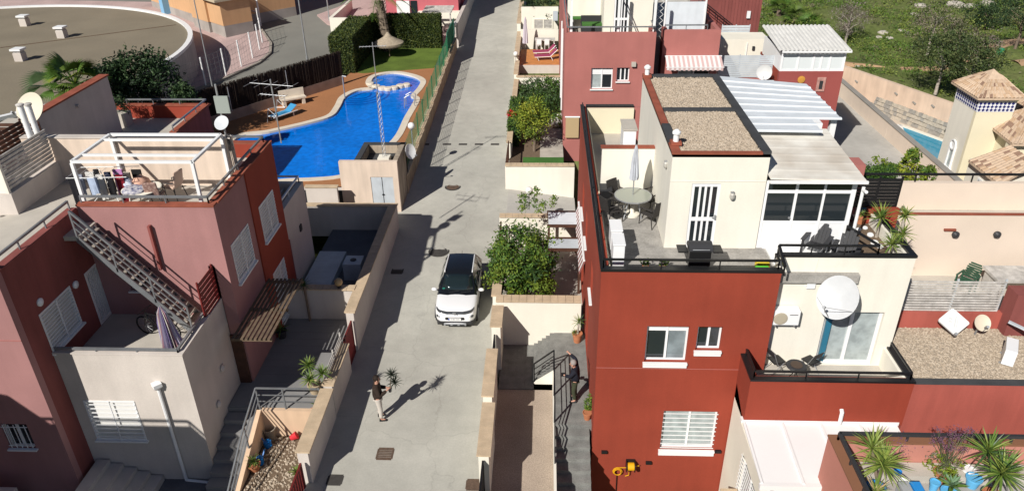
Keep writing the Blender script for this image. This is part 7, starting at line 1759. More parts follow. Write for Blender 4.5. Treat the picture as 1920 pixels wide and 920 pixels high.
# globe lamps on posts
def globe_lamp(label, base, h, r=.19, mm=None, group='globe lamps along the street'):
    t = thing('globe_lamp', label, 'lamp', tuple(base), group); x, y, z = base
    MB().tube((x, y, z), (x, y, z+h), .03, 8).build('post', M_GALV, t); MB().lathe((x, y, z+h-.03), [(.07, 0), (.09, .06)], 12).build('collar', M_GALV, t); MB().ball((x, y, z+h+r), r).build('globe', mm or M_WGLOBE, t, smooth='all')
M_WGLOBE = mat('opal_globe', (.78, .77, .74), .3, spec=.5)
p = at(992, 393, y=33.4); q = at(990, 357, y=33.4); globe_lamp('frosted globe lamp on a thin post in the side lane', (p.x, 33.4, p.z), q.z-p.z-.19)
q = at(967, 101, y=57.6); globe_lamp('white globe lamp on the wall below the timber deck', (q.x, 57.6, 2.0), q.z-2.2); q = at(771, 236, y=39.4); globe_lamp('white globe lamp on the pool wall beside the shed', (q.x, 39.4, 1.7), q.z-1.9, .2); q = at(852, 45, y=64); globe_lamp('white globe lamp at the far end of the pool wall', (q.x, 64, 2.7), max(.4, q.z-2.9))
# ================================================================ AERIALS
def aerial(label, base, h, booms, group='television aerials', lattice=False, guy=None):
    x, y, z = base; t = thing('tv_antenna', label, 'antenna', tuple(base), group)
    m = MB()
    if lattice:
        for k in range(3): a = R(120*k); m.tube((x+.1*math.cos(a), y+.1*math.sin(a), z), (x+.1*math.cos(a), y+.1*math.sin(a), z+h*.6), .012, 5)
        for j in range(14):
            for k in range(3): a, b = R(120*k), R(120*(k+1)); m.tube((x+.1*math.cos(a), y+.1*math.sin(a), z+h*.6*j/14), (x+.1*math.cos(b), y+.1*math.sin(b), z+h*.6*(j+1)/14), .007, 4)
        m.tube((x, y, z+h*.55), (x, y, z+h), .022, 6)
    else: m.tube((x, y, z), (x, y, z+h), .028, 8)
    m.build('mast', M_GALV, t)
    for (dz, L_, n, az, wl) in booms:
        d = Vector((math.cos(az), math.sin(az), 0)); s = Vector((-d.y, d.x, 0)); c = Vector((x, y, z+dz)); b = MB().tube(c-d*L_*.5, c+d*L_*.5, .014, 6)
        for k in range(n): e = c+d*L_*(-.48+.96*k/(n-1)); b.tube(e-s*wl, e+s*wl, .009, 5)
        b.build('aerial_head', M_GALV, t)
    return t
aerial('tall lattice television mast standing on the pool shed roof', (-8.35, 36.3, 2.75), 6.2, [(6.0, 1.3, 9, .15, .2), (4.3, .5, 4, 1.2, .25)], lattice=True)
MB().box(-8.65, -8.05, 36.0, 36.6, 2.75, 3.0).build('mast_base', M_CREAM, bpy.data.objects['tv_antenna.001'])
q = at(505, 196, y=26.7); aerial('television aerial with a wide white head on the rear roof parapet', (q.x+.2, 26.7, 7.5), 2.5, [(2.3, 1.8, 5, 2.9, .45), (1.9, 1.1, 8, 2.9, .16)])
p = at(418, 228, y=24.15); t = thing('roof_mast', 'steel mast with a round dish and grey panel beside the laundry frame', 'mast', (p.x, 24.15, 7)); MB().tube((p.x, 24.15, 7.0), (p.x, 24.15, 10.6), .035, 8).build('pole', M_GALV, t); q = at(420, 232, y=24.1); MB().lathe((q.x, 24.05, q.z), [(.02, 0), (.2, .05), (.26, .14), (.24, .14), (.03, .03)], 24, ax=(-.1, -.7, .6)).build('dish', mat('grey_white_dish', (.52, .54, .56), .5), t, smooth=True)
q = at(416, 196, y=24.15); MB().box(q.x-.22, q.x+.26, 24.1, 24.16, q.z-.3, q.z+.3).build('panel', mat('grey_green_panel', (.30, .33, .30), .6), t)
for k in range(5): MB().path([(p.x+.08+.03*k, 24.0, 8.9), (p.x+.1+.05*k, 23.95, 8.0), (p.x+.12+.04*k, 23.95, 7.0)], .012, 5).build('cable', M_DKGREY, t)
q = at(770, 284, y=37.0); dish('satellite_dish', 'small white dish on the street face of the pool shed', (q.x, 37.0, q.z), (.75, -.6, .3), .34, M_DISH, ry=.42, arm=.4)
# ================================================================ LAUNDRY TERRACE
LZ = 6.95
p = at(190, 372, z=7.2); t = thing('drying_rack', 'folding clothes rack crowded with washing under the white frame', 'clothes rack', (-14.2, 22.3, LZ))
x0, x1, y0, y1, zr = -15.7, -13.65, 22.0, 22.9, LZ+1.15
m = MB()
for y in (y0, y1): m.tube((x0, y, zr), (x1, y, zr+.05), .012, 6)
for k in range(7): m.tube((x0+.3*k, y0, zr), (x0+.3*k, y1, zr), .006, 5)
m.tube((x0+.4, y0, LZ), (x1-.6, y1, zr), .012, 6); m.tube((x1-.4, y0, LZ), (x0+.6, y1, zr), .012, 6); m.tube((x0+.4, y1, LZ), (x1-.6, y0, zr), .012, 6); m.tube((x1-.4, y1, LZ), (x0+.6, y0, zr), .012, 6)
m.build('rack', M_WHITE, t)
CL = [('black', (.010, .010, .013)), ('grey blue', (.30, .33, .40)), ('white', (.66, .64, .60)), ('black', (.012, .012, .014)), ('pale blue', (.40, .48, .62)), ('white', (.62, .60, .56)), ('navy', (.02, .025, .05)), ('lilac pink', (.50, .22, .46)), ('black', (.011, .01, .012)), ('dark red', (.20, .01, .02)), ('cream', (.55, .48, .38)), ('black', (.012, .012, .012))]
rnd = random.Random(15)
for k, (nm, c) in enumerate(CL):
    mm = mat('cloth_%d_%s' % (k, nm.replace(' ', '_')), c, .9, stain=.15, sscale=6)
    xx = x0+.05+.165*k; dep = (1.1, .7, .9, .75, .6, .9, .95, 1.0, .7, 1.0, .5, .8)[k]; yy = y0+.03+(.22*(k % 4)); mb = MB(); n = 5; wd = (.22, .2, .3, .16, .3, .24, .2, .34, .2, .26, .2, .3)[k]
    for side in (0, 1):
        P = lambda i, s: (xx+wd*(i/n)+.01*math.sin(i*2+k), yy+(.03 if side else -.03)+(-.02*math.sin(i*1.7+k)*s), zr+.015-dep*s*(1-.25*side)+.03*math.sin(i+k)*s)
        for i in range(n):
            for s0, s1 in ((0, .5), (.5, 1)): q_ = [P(i, s0), P(i+1, s0), P(i+1, s1), P(i, s1)]; mb.poly(*q_)
    for i in range(n):
        a0 = (xx+wd*(i/n)+.01*math.sin(i*2+k), yy-.03, zr+.015); a1 = (xx+wd*((i+1)/n)+.01*math.sin((i+1)*2+k), yy-.03, zr+.015); mb.poly(a0, (a0[0], yy+.03, zr+.015), (a1[0], yy+.03, zr+.015), a1)
    o = mb.build('garment', mm); tag(o, '%s garment hanging on the clothes rack, %s' % (nm, ('leftmost', 'beside the black one at the left end', 'third from the left', 'between two white ones', 'between a black and a white one', 'right of the pale blue one', 'behind the lilac one', 'near the middle of the front', 'between lilac and dark red', 'right of the middle', 'near the right end', 'rightmost')[k]), 'laundry', 'washing on the clothes rack')
t = thing('laundry_table', 'low table heaped with patterned cloth on the laundry terrace', 'table', (-12.7, 22.6, LZ)); q = at(265, 352, z=LZ+.7)
tx, ty = q.x, q.y
MB().lathe((tx, ty, LZ+.66), [(.62, 0), (.63, .03), (.6, .04)], 28).build('tabletop', M_CREAM, t)
for k in range(4): a = R(45+90*k); MB().tube((tx+.5*math.cos(a), ty+.5*math.sin(a), LZ), (tx+.4*math.cos(a), ty+.4*math.sin(a), LZ+.66), .025).build('leg', M_CREAM, t)
M_PAT = mat('blue_white_pattern_cloth', (.60, .58, .58), .9, col2=(.04, .05, .16), sscale=9)
def heap(label, x, y, z, r, h, m, seed):
    rr = random.Random(seed); mb = MB().lathe((x, y, z), [(r*1.05, 0), (r, h*.4), (r*.7, h*.8), (r*.25, h)], 14); mb.v = [(a+rr.uniform(-.06, .06), b+rr.uniform(-.06, .06), c+rr.uniform(-.02, .05)*(c > z+.01)) for a, b, c in mb.v]; o = mb.build('cloth', m, smooth='all'); tag(o, label, 'cloth', 'cloths on the laundry table')
heap('blue and white patterned cloth spread on the laundry table', tx-.12, ty-.15, LZ+.7, .42, .1, M_PAT, 1); heap('peach coloured cloth heaped at the back of the laundry table', tx-.15, ty+.3, LZ+.7, .25, .28, mat('peach_cloth', (.62, .36, .26), .9), 2); heap('pale blue striped towel over the left side of the laundry table', tx-.5, ty+.15, LZ+.68, .18, .3, mat('striped_towel', (.42, .48, .60), .9, col2=(.65, .65, .66), sscale=14), 3)
def pad_chair(label, u, v, rz, mm):
    p = at(u, v, z=LZ+.5); t = thing('garden_chair', label, 'chair', (p.x, p.y, LZ), 'padded chairs on the laundry terrace'); ROOT[t.name] = (0, 0, 0)
    MB().box(-.23, .23, -.23, .23, .4, .48).build('seat', mm, t, bevel=.03); MB().hexa([(-.23, -.3, .48), (.23, -.3, .48), (.23, -.23, .48), (-.23, -.23, .48)], [(-.22, -.42, 1.05), (.22, -.42, 1.05), (.22, -.35, 1.05), (-.22, -.35, 1.05)]).build('backrest', mm, t, bevel=.03)
    for sx in (-1, 1):
        MB().path([(sx*.25, .2, 0), (sx*.25, .18, .62), (sx*.25, -.32, .64)], .015, 6).build('armrest', M_DKGREY, t); MB().tube((sx*.22, -.22, .4), (sx*.25, -.32, 0), .015, 6).build('leg', M_DKGREY, t)
    t.rotation_euler = (0, 0, rz)
M_PEACH = mat('peach_pad', (.58, .42, .33), .9, stain=.1)
pad_chair('peach padded chair against the back wall, facing left', 322, 345, R(75), M_PEACH); pad_chair('brown patterned chair with its back to the camera', 292, 362, R(10), mat('brown_pattern_pad', (.22, .12, .10), .9, col2=(.50, .36, .30), sscale=14))
# terrace of L1: parasol and bicycle
ST = [mat('stripe_'+n_, c, .85) for n_, c in (('white', (.60, .57, .60)), ('violet', (.22, .17, .36)), ('cream', (.60, .55, .50)), ('rose', (.46, .26, .30)), ('lilac', (.42, .38, .52)))]
p = at(322, 650, z=4.0); closed_parasol('closed striped beach parasol standing at the terrace corner', -11.62, 18.62, 3.3, 2.0, None, ST, r=.33, stripes=20, lean=(-.12, .1), low=.28)
M_BIKE = mat('black_bike_paint', (.012, .012, .013), .3)
t = thing('bicycle', 'black bicycle with red chain guard leaning below the metal stairs', 'bicycle', (-12.6, 19.9, 3.3))
wa, wb_ = at(276, 592, z=3.63), at(332, 592, z=3.63); yb = 20.0; wa, wb_ = Vector((-13.25, 20.05, 3.64)), Vector((-12.2, 19.75, 3.64)); d = (wb_-wa).normalized(); nx = Vector((-d.y, d.x, 0))
for w_ in (wa, wb_):
    rg = MB(); sp = MB(); n = 22
    for k in range(n):
        a0, a1 = 2*math.pi*k/n, 2*math.pi*(k+1)/n; rg.tube(w_+d*.33*math.cos(a0)+Vector((0, 0, .33*math.sin(a0))), w_+d*.33*math.cos(a1)+Vector((0, 0, .33*math.sin(a1))), .025, 6)
    for k in range(12): a0 = 2*math.pi*k/12; sp.tube(w_, w_+d*.31*math.cos(a0)+Vector((0, 0, .31*math.sin(a0))), .004, 4)
    wh = rg.build('wheel', M_RUBBER, t); sp.build('spokes', M_GALV, wh)
bb = wa.lerp(wb_, .42)+Vector((0, 0, -.05)); st_ = wa.lerp(wb_, .3)+Vector((0, 0, .52)); hd2 = wa.lerp(wb_, .84)+Vector((0, 0, .5))
# rear wheel is wb_ (camera right), front is wa
bb = wb_.lerp(wa, .42)+Vector((0, 0, -.05)); st_ = wb_.lerp(wa, .32)+Vector((0, 0, .5)); hd2 = wb_.lerp(wa, .86)+Vector((0, 0, .5))
MB().tube(wb_, bb, .02).tube(bb, st_, .022).tube(wb_, st_, .016).tube(st_, hd2, .024).tube(bb, hd2, .026).tube(hd2, wa, .02).build('frame', M_BIKE, t)
MB().tube(st_, st_+Vector((0, 0, .12)), .015).hexa([st_+d*.12+nx*.05+Vector((0,0,.12)), st_+d*.12-nx*.05+Vector((0,0,.12)), st_-d*.14-nx*.03+Vector((0,0,.12)), st_-d*.14+nx*.03+Vector((0,0,.12))], [st_+d*.12+nx*.05+Vector((0,0,.17)), st_+d*.12-nx*.05+Vector((0,0,.17)), st_-d*.14-nx*.03+Vector((0,0,.16)), st_-d*.14+nx*.03+Vector((0,0,.16))]).build('saddle', M_BLACK, t, fix=True)
hb = hd2+Vector((0, 0, .14)); MB().tube(hd2, hb, .016).tube(hb-nx*.3, hb+nx*.3, .014).build('handlebar', M_BIKE, t); MB().lathe(tuple(bb), [(.11, 0), (.11, .02)], 16, ax=tuple(nx)).build('chain_guard', mat('red_paint', (.45, .03, .03), .35), t)
# ================================================================ POOLSIDE
p = at(530, 212, z=PZ+.3); t = thing('sun_lounger', 'blue sun lounger with white frame on the pool deck', 'sun lounger', (p.x, p.y, PZ)); ROOT[t.name] = (0, 0, 0); M_LB = mat('sky_blue_sling', (.05, .27, .50), .7)
MB().box(-.3, .3, -.9, .35, .3, .33).build('sling', M_LB, t); MB().hexa([(-.3, .35, .3), (.3, .35, .3), (.3, .37, .3), (-.3, .37, .3)], [(-.3, .95, .65), (.3, .95, .65), (.3, .97, .63), (-.3, .97, .63)]).build('backrest', M_LB, t, fix=True)
for s in (-1, 1):
    MB().box(s*.33-.03, s*.33+.03, -.95, .95, .27, .32).build('frame', M_WHITE, t)
    for y in (-.7, .6): MB().box(s*.31-.025, s*.31+.025, y-.03, y+.03, 0, .28).build('leg', M_WHITE, t)
t.rotation_euler = (0, 0, R(-35))
p = at(550, 188, z=PZ+.3); t = thing('stone_bench', 'pale stone bench against the brush fence wall', 'bench', (p.x, p.y, PZ)); ROOT[t.name] = (0, 0, 0)
MB().box(-.85, .85, -.25, .25, .4, .5).build('seat', M_COPE, t); MB().box(-.85, .85, .25, .33, .4, 1.0).build('backrest', M_COPE, t)
for s in (-.65, .65): MB().box(s-.1, s+.1, -.22, .22, 0, .4).build('leg', M_COPE, t)
t.rotation_euler = (0, 0, R(33))
for k, (u, v) in enumerate(((500, 222), (517, 205))):
    p = at(u, v, z=PZ+.3); t = thing('folded_chair', ('folded white garden chair nearest the water', 'folded white garden chair beside the stone bench')[k], 'chair', (p.x, p.y, PZ), 'folded chairs by the pool'); m = MB()
    b = Vector((p.x, p.y, PZ)); m.path([b, b+Vector((.1, .25, .85)), b+Vector((.55, .5, .9)), b+Vector((.5, .2, .05))], .02, 6).path([b+Vector((.1, .25, .85)), b+Vector((.6, .1, .4)), b+Vector((.05, .1, .4))], .018, 6); m.build('frame', M_GALV, t)
p = at(647, 185, z=PZ); t = thing('pool_shower', 'thin steel pool shower post at the water edge', 'shower', tuple(p)); MB().tube(tuple(p), (p.x, p.y, PZ+1.6), .04, 8).build('post', M_GALV, t); MB().tube((p.x, p.y, PZ+1.6), (p.x+.25, p.y, PZ+1.55), .05, 8).build('head', M_GALV, t)
# ================================================================ DECK FURNITURE
DK = 1.69; M_ROSE = mat('raspberry_cushion', (.30, .05, .11), .85)
def lounger2(label, u, v, rz):
    p = at(u, v, z=DK+.3); t = thing('sun_lounger', label, 'sun lounger', (p.x, p.y, DK), 'loungers on the timber deck'); ROOT[t.name] = (0, 0, 0)
    MB().box(-.28, .28, -1.0, .2, .33, .4).build('cushion', M_ROSE, t); MB().hexa([(-.28, .2, .33), (.28, .2, .33), (.28, .26, .33), (-.28, .26, .33)], [(-.28, .75, .85), (.28, .75, .85), (.28, .8, .82), (-.28, .8, .82)]).build('back_cushion', M_ROSE, t, fix=True)
    for s in (-1, 1):
        MB().path([(s*.31, -1.0, .3), (s*.31, .25, .31), (s*.31, .85, .85)], .025, 6).build('frame', M_WHITE, t)
        for y0 in (-.8, .3): MB().tube((s*.31, y0, .3), (s*.31, y0+.15, 0), .025, 6).build('leg', M_WHITE, t)
    t.rotation_euler = (0, 0, rz)
lounger2('raspberry cushioned white lounger nearest the deck step', 1025, 105, R(-82)); lounger2('raspberry cushioned white lounger nearer the dining table', 1022, 97, R(-82))
p = at(1022, 73, z=DK+.75); t = thing('dining_table', 'long pale wooden dining table on the timber deck', 'table', (p.x, p.y, DK)); MB().box(p.x-.85, p.x+.85, p.y-.4, p.y+.4, DK+.7, DK+.75).build('tabletop', M_WOODG, t)
for sx in (-.75, .75):
    for sy in (-.32, .32): MB().box(p.x+sx-.04, p.x+sx+.04, p.y+sy-.04, p.y+sy+.04, DK, DK+.7).build('leg', M_WOODG, t)
for k, (dx, dy, mm) in enumerate(((-.4, .65, M_ROSE), (.3, .65, M_ROSE), (-.5, -.65, M_WHITE), (.15, -.65, M_WHITE))):
    x, y = p.x+dx, p.y+dy; s = 1 if dy > 0 else -1; t = thing('dining_chair', ('raspberry chair behind the deck table, left one', 'raspberry chair behind the deck table, right one', 'white chair in front of the deck table, left one', 'white chair in front of the deck table, right one')[k], 'chair', (x, y, DK), 'dining chairs on the timber deck')
    MB().box(x-.2, x+.2, y-.2, y+.2, DK+.42, DK+.47).build('seat', mm, t); MB().box(x-.2, x+.2, y+s*.2-.02, y+s*.2+.02, DK+.5, DK+.92).build('backrest', mm, t)
    for sx in (-.17, .17):
        for sy in (-.17, .17): MB().box(x+sx-.02, x+sx+.02, y+sy-.02, y+sy+.02, DK, DK+.42).build('leg', M_WHITE, t)
q = at(985, 80, z=DK+.6); closed_parasol('closed pale lilac parasol at the street side of the deck', q.x, q.y, DK, 2.7, mat('pale_lilac_canvas', (.58, .53, .58), .85), r=.24, low=.2)
# courtyard of house A and B: tan blind, white bench with clothing
t = thing('side_blind', 'tan roller blind hanging on the front of the far red house beside the lane', 'blind', (1.5, 43.5, 1.3)); MB().box(1.35, 2.15, 43.45, 43.5, 1.3, 2.6).build('blind', M_TAN, t); MB().tube((1.3, 43.48, 2.62), (2.2, 43.48, 2.62), .05).build('roller', M_WHITE, t)
# ================================================================ CAR
CX, CY = -3.54, 25.0
M_CARW = mat('white_car_paint', (.78, .78, .78), .25, spec=.5, coat=.8); M_CARB = mat('black_car_paint', (.008, .009, .011), .15, spec=.5, coat=.8); M_CGL = mat('car_window_glass', (.012, .02, .022), .05, spec=.7); M_LAMP = mat('smoked_lamp_glass', (.06, .065, .07), .15, spec=.6)
car = thing('parked_car', 'white compact crossover with a black roof parked in the street', 'car', (CX, CY+2.1, 0), rz=0)
def interp(tab, s):
    for (a, x), (b, y) in zip(tab, tab[1:]):
        if s <= b: k = (s-a)/(b-a); return x+(y-x)*(k*k*(3-2*k)*.5+k*.5)
    return tab[-1][1]
Wd = [(0, .60), (.12, .76), (.4, .855), (1, .878), (3.2, .878), (3.85, .84), (4.15, .70)]
Ht = [(0, .74), (.12, .88), (.35, .97), (.9, 1.05), (1.25, 1.10), (2.2, 1.12), (3.4, 1.14), (4.0, 1.12), (4.15, .95)]
mb = MB(); S_ = [0, .04, .12, .25, .45, .75, 1.05, 1.3, 1.8, 2.4, 3.0, 3.5, 3.85, 4.05, 4.15]; prof = []
for s in S_:
    w, h = interp(Wd, s), interp(Ht, s); zb = .30 if .2 < s < 3.9 else .36
    prof.append([(w*.90, zb), (w*.985, zb+.14), (w, .62), (w*.985, h*.86), (w*.93, h*.96), (w*.72, h*1.0), (w*.36, h*1.012), (0, h*1.016)])
nP = 15
for s, pr in zip(S_, prof):
    ring = [(CX-x, CY+s, z) for x, z in pr]+[(CX+x, CY+s, z) for x, z in pr[-2::-1]]; mb.v += ring
for i in range(len(S_)-1):
    for j in range(nP-1): mb.f.append((i*nP+j, (i+1)*nP+j, (i+1)*nP+j+1, i*nP+j+1))
mb.f.append(tuple(range(nP))); k = (len(S_)-1)*nP; mb.f.append(tuple(range(k+nP-1, k-1, -1)))
body = mb.build('body', M_CARW, car, smooth='all', fix=True); md = body.modifiers.new('sub', 'SUBSURF'); md.levels = md.render_levels = 2
# cabin: black pillars and roof with glazing set in
cab = [(1.08, .735, 1.075), (1.22, .76, 1.10), (1.92, .615, 1.56), (2.3, .61, 1.605), (3.1, .60, 1.60), (3.62, .585, 1.55), (4.02, .68, 1.13)]
def cabpt(i, f): s, w, z = cab[i]; return (CX+w*f, CY+s, z)
mb = MB(); n = 9
for i, (s, w, z) in enumerate(cab):
    for j in range(n): f = -1+2*j/(n-1); crown_ = (1-f*f)*(.035 if 1 < i < 6 else .0); fw = (1-f*f)*(-.09 if i < 2 else .02 if i == 6 else 0); mb.v.append((CX+w*f, CY+s+fw, z+crown_))
for i in range(len(cab)-1):
    for j in range(n-1): mb.f.append((i*n+j, i*n+j+1, (i+1)*n+j+1, (i+1)*n+j))
base = len(mb.v)
for i, (s, w, z) in enumerate(cab): mb.v += [(CX-.835, CY+s, 1.05), (CX+.835, CY+s, 1.05)]
for i in range(len(cab)-1):
    mb.f.append((i*n, (i+1)*n, base+2*(i+1), base+2*i)); mb.f.append((i*n+n-1, base+2*i+1, base+2*(i+1)+1, (i+1)*n+n-1))
mb.build('roof', M_CARB, car, smooth=True, fix=True)
def patch(name, rows, m, parent=car, off=.012):
    p = MB(); N_ = len(rows[0]); p.v = [tuple(Vector(q)+Vector((0, 0, 0))) for r in rows for q in r]; p.f = [(i*N_+j, i*N_+j+1, (i+1)*N_+j+1, (i+1)*N_+j) for i in range(len(rows)-1) for j in range(N_-1)]
    o = p.build(name, m, parent, smooth='all', fix=True); md = o.modifiers.new('t', 'SOLIDIFY'); md.thickness = .008; md.offset = 0; return o
rows = []
for s_ in (.14, .4, .7, .95):
    i = 1; s = cab[1][0]+(cab[2][0]-cab[1][0])*s_; w = cab[1][1]+(cab[2][1]-cab[1][1])*s_; z = cab[1][2]+(cab[2][2]-cab[1][2])*s_
    rows.append([(CX+w*f*.90, CY+s-.09*(1-f*f)*(1-s_)-.012, z+.035*(1-f*f)*s_+.014) for f in (-1, -.5, 0, .5, 1)])
patch('windshield', rows, M_CGL)
patch('rear_window', [[(CX+.5*f, CY+3.66+.012, 1.53) for f in (-1, 0, 1)], [(CX+.58*f, CY+3.98+.012, 1.2) for f in (-1, 0, 1)]], M_CGL)
for sd in (-1, 1):
    for a, b in ((1.6, 2.25), (2.32, 3.0), (3.07, 3.5)):
        zt = lambda s: 1.10+(1.52-1.10)*min(1, max(.0, (s-1.22)/.7)); top = lambda s: min(1.53, zt(s))
        patch('side_window', [[(CX+sd*(.842-.0), CY+a, 1.10), (CX+sd*.842, CY+b, 1.10)], [(CX+sd*(.842-.225*(top(a)-1.1)/.43), CY+a+.04, top(a)-.02), (CX+sd*.625, CY+b, 1.5)]], M_CGL)
    MB().path([(CX+sd*.585, CY+1.98, 1.60), (CX+sd*.585, CY+2.05, 1.645), (CX+sd*.565, CY+3.4, 1.635), (CX+sd*.56, CY+3.5, 1.58)], .026, 8).build('roof_rail', M_CARW, car, smooth=True)
    mr = MB().ball((CX+sd*.99, CY+1.42, 1.10), .125, 12, 8, .62); mr.v = [(x, (y-CY-1.42)*.62+CY+1.42, z) for x, y, z in mr.v]; mr.build('mirror', M_CARW, car, smooth='all'); MB().tube((CX+sd*.82, CY+1.45, 1.05), (CX+sd*.93, CY+1.42, 1.07), .03).build('mirror_arm', M_CARB, car)
    # lamps hug the front corner
    hp2 = [(.34, -.035), (.52, .02), (.64, .075), (.72, .18), (.775, .32)]
    up = MB()
    for (xa, ya), (xb, yb) in zip(hp2, hp2[1:]): za, zb2 = .875+.05*ya, .875+.05*yb; up.hexa([(CX+sd*xa, CY+ya-.015, za-.03), (CX+sd*xb, CY+yb-.015, zb2-.02), (CX+sd*xb, CY+yb+.08, zb2-.0), (CX+sd*xa, CY+ya+.08, za)], [(CX+sd*xa, CY+ya-.012, za+.035), (CX+sd*xb, CY+yb-.012, zb2+.04), (CX+sd*xb, CY+yb+.08, zb2+.05), (CX+sd*xa, CY+ya+.08, za+.05)])
    up.build('running_light', M_LAMP, car, fix=True)
    hl = MB().ball((CX+sd*.635, CY+.13, .67), .1, 14, 8, .8); hl.v = [((x-CX-sd*.635)*1.3+CX+sd*.635, y, z) for x, y, z in hl.v]; H_ = hl.build('headlight', M_LAMP, car, smooth='all'); MB().ball((CX+sd*.635, CY+.045, .67), .045, 10, 6).build('reflector', M_GALV, H_, smooth='all')
    # wheels and arches
    for s in (.82, 3.42):
        w_ = MB().lathe((CX+sd*.66, CY+s, .34), [(.2, 0), (.33, .01), (.34, .05), (.34, .17), (.33, .21), (.22, .215)], 28, ax=(sd, 0, 0)).build('wheel', M_RUBBER, car, smooth=True)
        rm = MB().lathe((CX+sd*.86, CY+s, .34), [(.05, .0), (.21, .0), (.22, .02)], 24, ax=(sd, 0, 0)); 
        for k in range(5): a = 2*math.pi*k/5; rm.beam((CX+sd*.885, CY+s, .34), (CX+sd*.885, CY+s+.2*math.cos(a), .34+.2*math.sin(a)), .02, .06, up=(1, 0, 0))
        rm.build('rim', M_GALV, w_)
        ar_ = MB()
        for k in range(8): a0, a1 = math.pi*k/8, math.pi*(k+1)/8; P = lambda r, a, x: (CX+sd*x, CY+s+r*math.cos(a), .34+r*math.sin(a)); ar_.hexa([P(.35, a0, .80), P(.35, a0, .895), P(.35, a1, .895), P(.35, a1, .80)], [P(.41, a0, .80), P(.41, a0, .885), P(.41, a1, .885), P(.41, a1, .80)])
        ar_.build('wheel_arch', M_DKGREY, car, fix=True)
    MB().box(CX+sd*.80, CX+sd*.885, CY+1.2, CY+3.05, .28, .42).build('side_skirt', M_DKGREY, car)
MB().hexa([(CX-.34, CY-.055, .86), (CX+.34, CY-.055, .86), (CX+.34, CY+.05, .86), (CX-.34, CY+.05, .86)], [(CX-.34, CY-.04, .905), (CX+.34, CY-.04, .905), (CX+.34, CY+.05, .915), (CX-.34, CY+.05, .915)]).build('upper_grille', M_LAMP, car)
em = MB()
for dz in (0, .055):
    for s in (-1, 1): em.beam((CX+s*.075, CY-.07, .84+dz), (CX, CY-.075, .885+dz), .018, .028)
em.build('emblem', M_GALV, car)
MB().box(CX-.40, CX+.40, CY-.035, CY+.1, .53, .66).build('lower_grille', M_BLACK, car, bevel=.05)
pl = MB().box(CX-.255, CX+.255, CY-.055, CY-.03, .545, .645).build('number_plate', M_WHITE, car); MB().box(CX-.253, CX-.212, CY-.058, CY-.0552, .547, .643).build('plate_band', mat('plate_blue', (.01, .06, .40), .4), pl)
fc = bpy.data.curves.new('plate_text', 'FONT'); fc.body = '0186 KKR'; fc.size = .088; fc.align_x = 'CENTER'; fc.align_y = 'CENTER'; fm_ = bpy.data.meshes.new_from_object(bpy.data.objects.new('lettering_source', fc)); fo = bpy.data.objects.new('plate_lettering', fm_); COL.objects.link(fo); fo.parent = pl; r_ = ROOT[pl.name]; fo.location = (CX+.02-r_[0], CY-.0565-r_[1], .595-r_[2]); fo.rotation_euler = (R(90), 0, 0); fm_.materials.clear(); fm_.materials.append(M_BLACK)
MB().hexa([(CX-.74, CY+.06, .25), (CX+.74, CY+.06, .25), (CX+.84, CY+.5, .25), (CX-.84, CY+.5, .25)], [(CX-.66, CY-.03, .46), (CX+.66, CY-.03, .46), (CX+.85, CY+.4, .46), (CX-.85, CY+.4, .46)]).build('bumper_skirt', M_DKGREY, car, bevel=.03)
MB().box(CX-.46, CX+.46, CY-.05, CY+.05, .27, .36).build('skid_plate', M_GALV, car, bevel=.02)
for x0_ in (-.34, -.05, .24): MB().box(CX+x0_-.05, CX+x0_+.15, CY-.056, CY-.03, .29, .34).build('skid_opening', M_BLACK, car)
for sd, x in ((-1, -.35), (1, .15)): MB().tube((CX+x, CY+1.14, 1.12), (CX+x+.42, CY+1.22, 1.15), .012, 5).build('wiper', M_BLACK, car)
MB().tube((CX, CY+3.45, 1.6), (CX+.0, CY+3.6, 1.72), .01, 5).build('aerial', M_BLACK, car)
MB().box(CX-.62, CX-.52, CY+1.30, CY+1.31, 1.17, 1.25).build('windscreen_sticker', mat('green_sticker', (.02, .2, .15), .5), car)
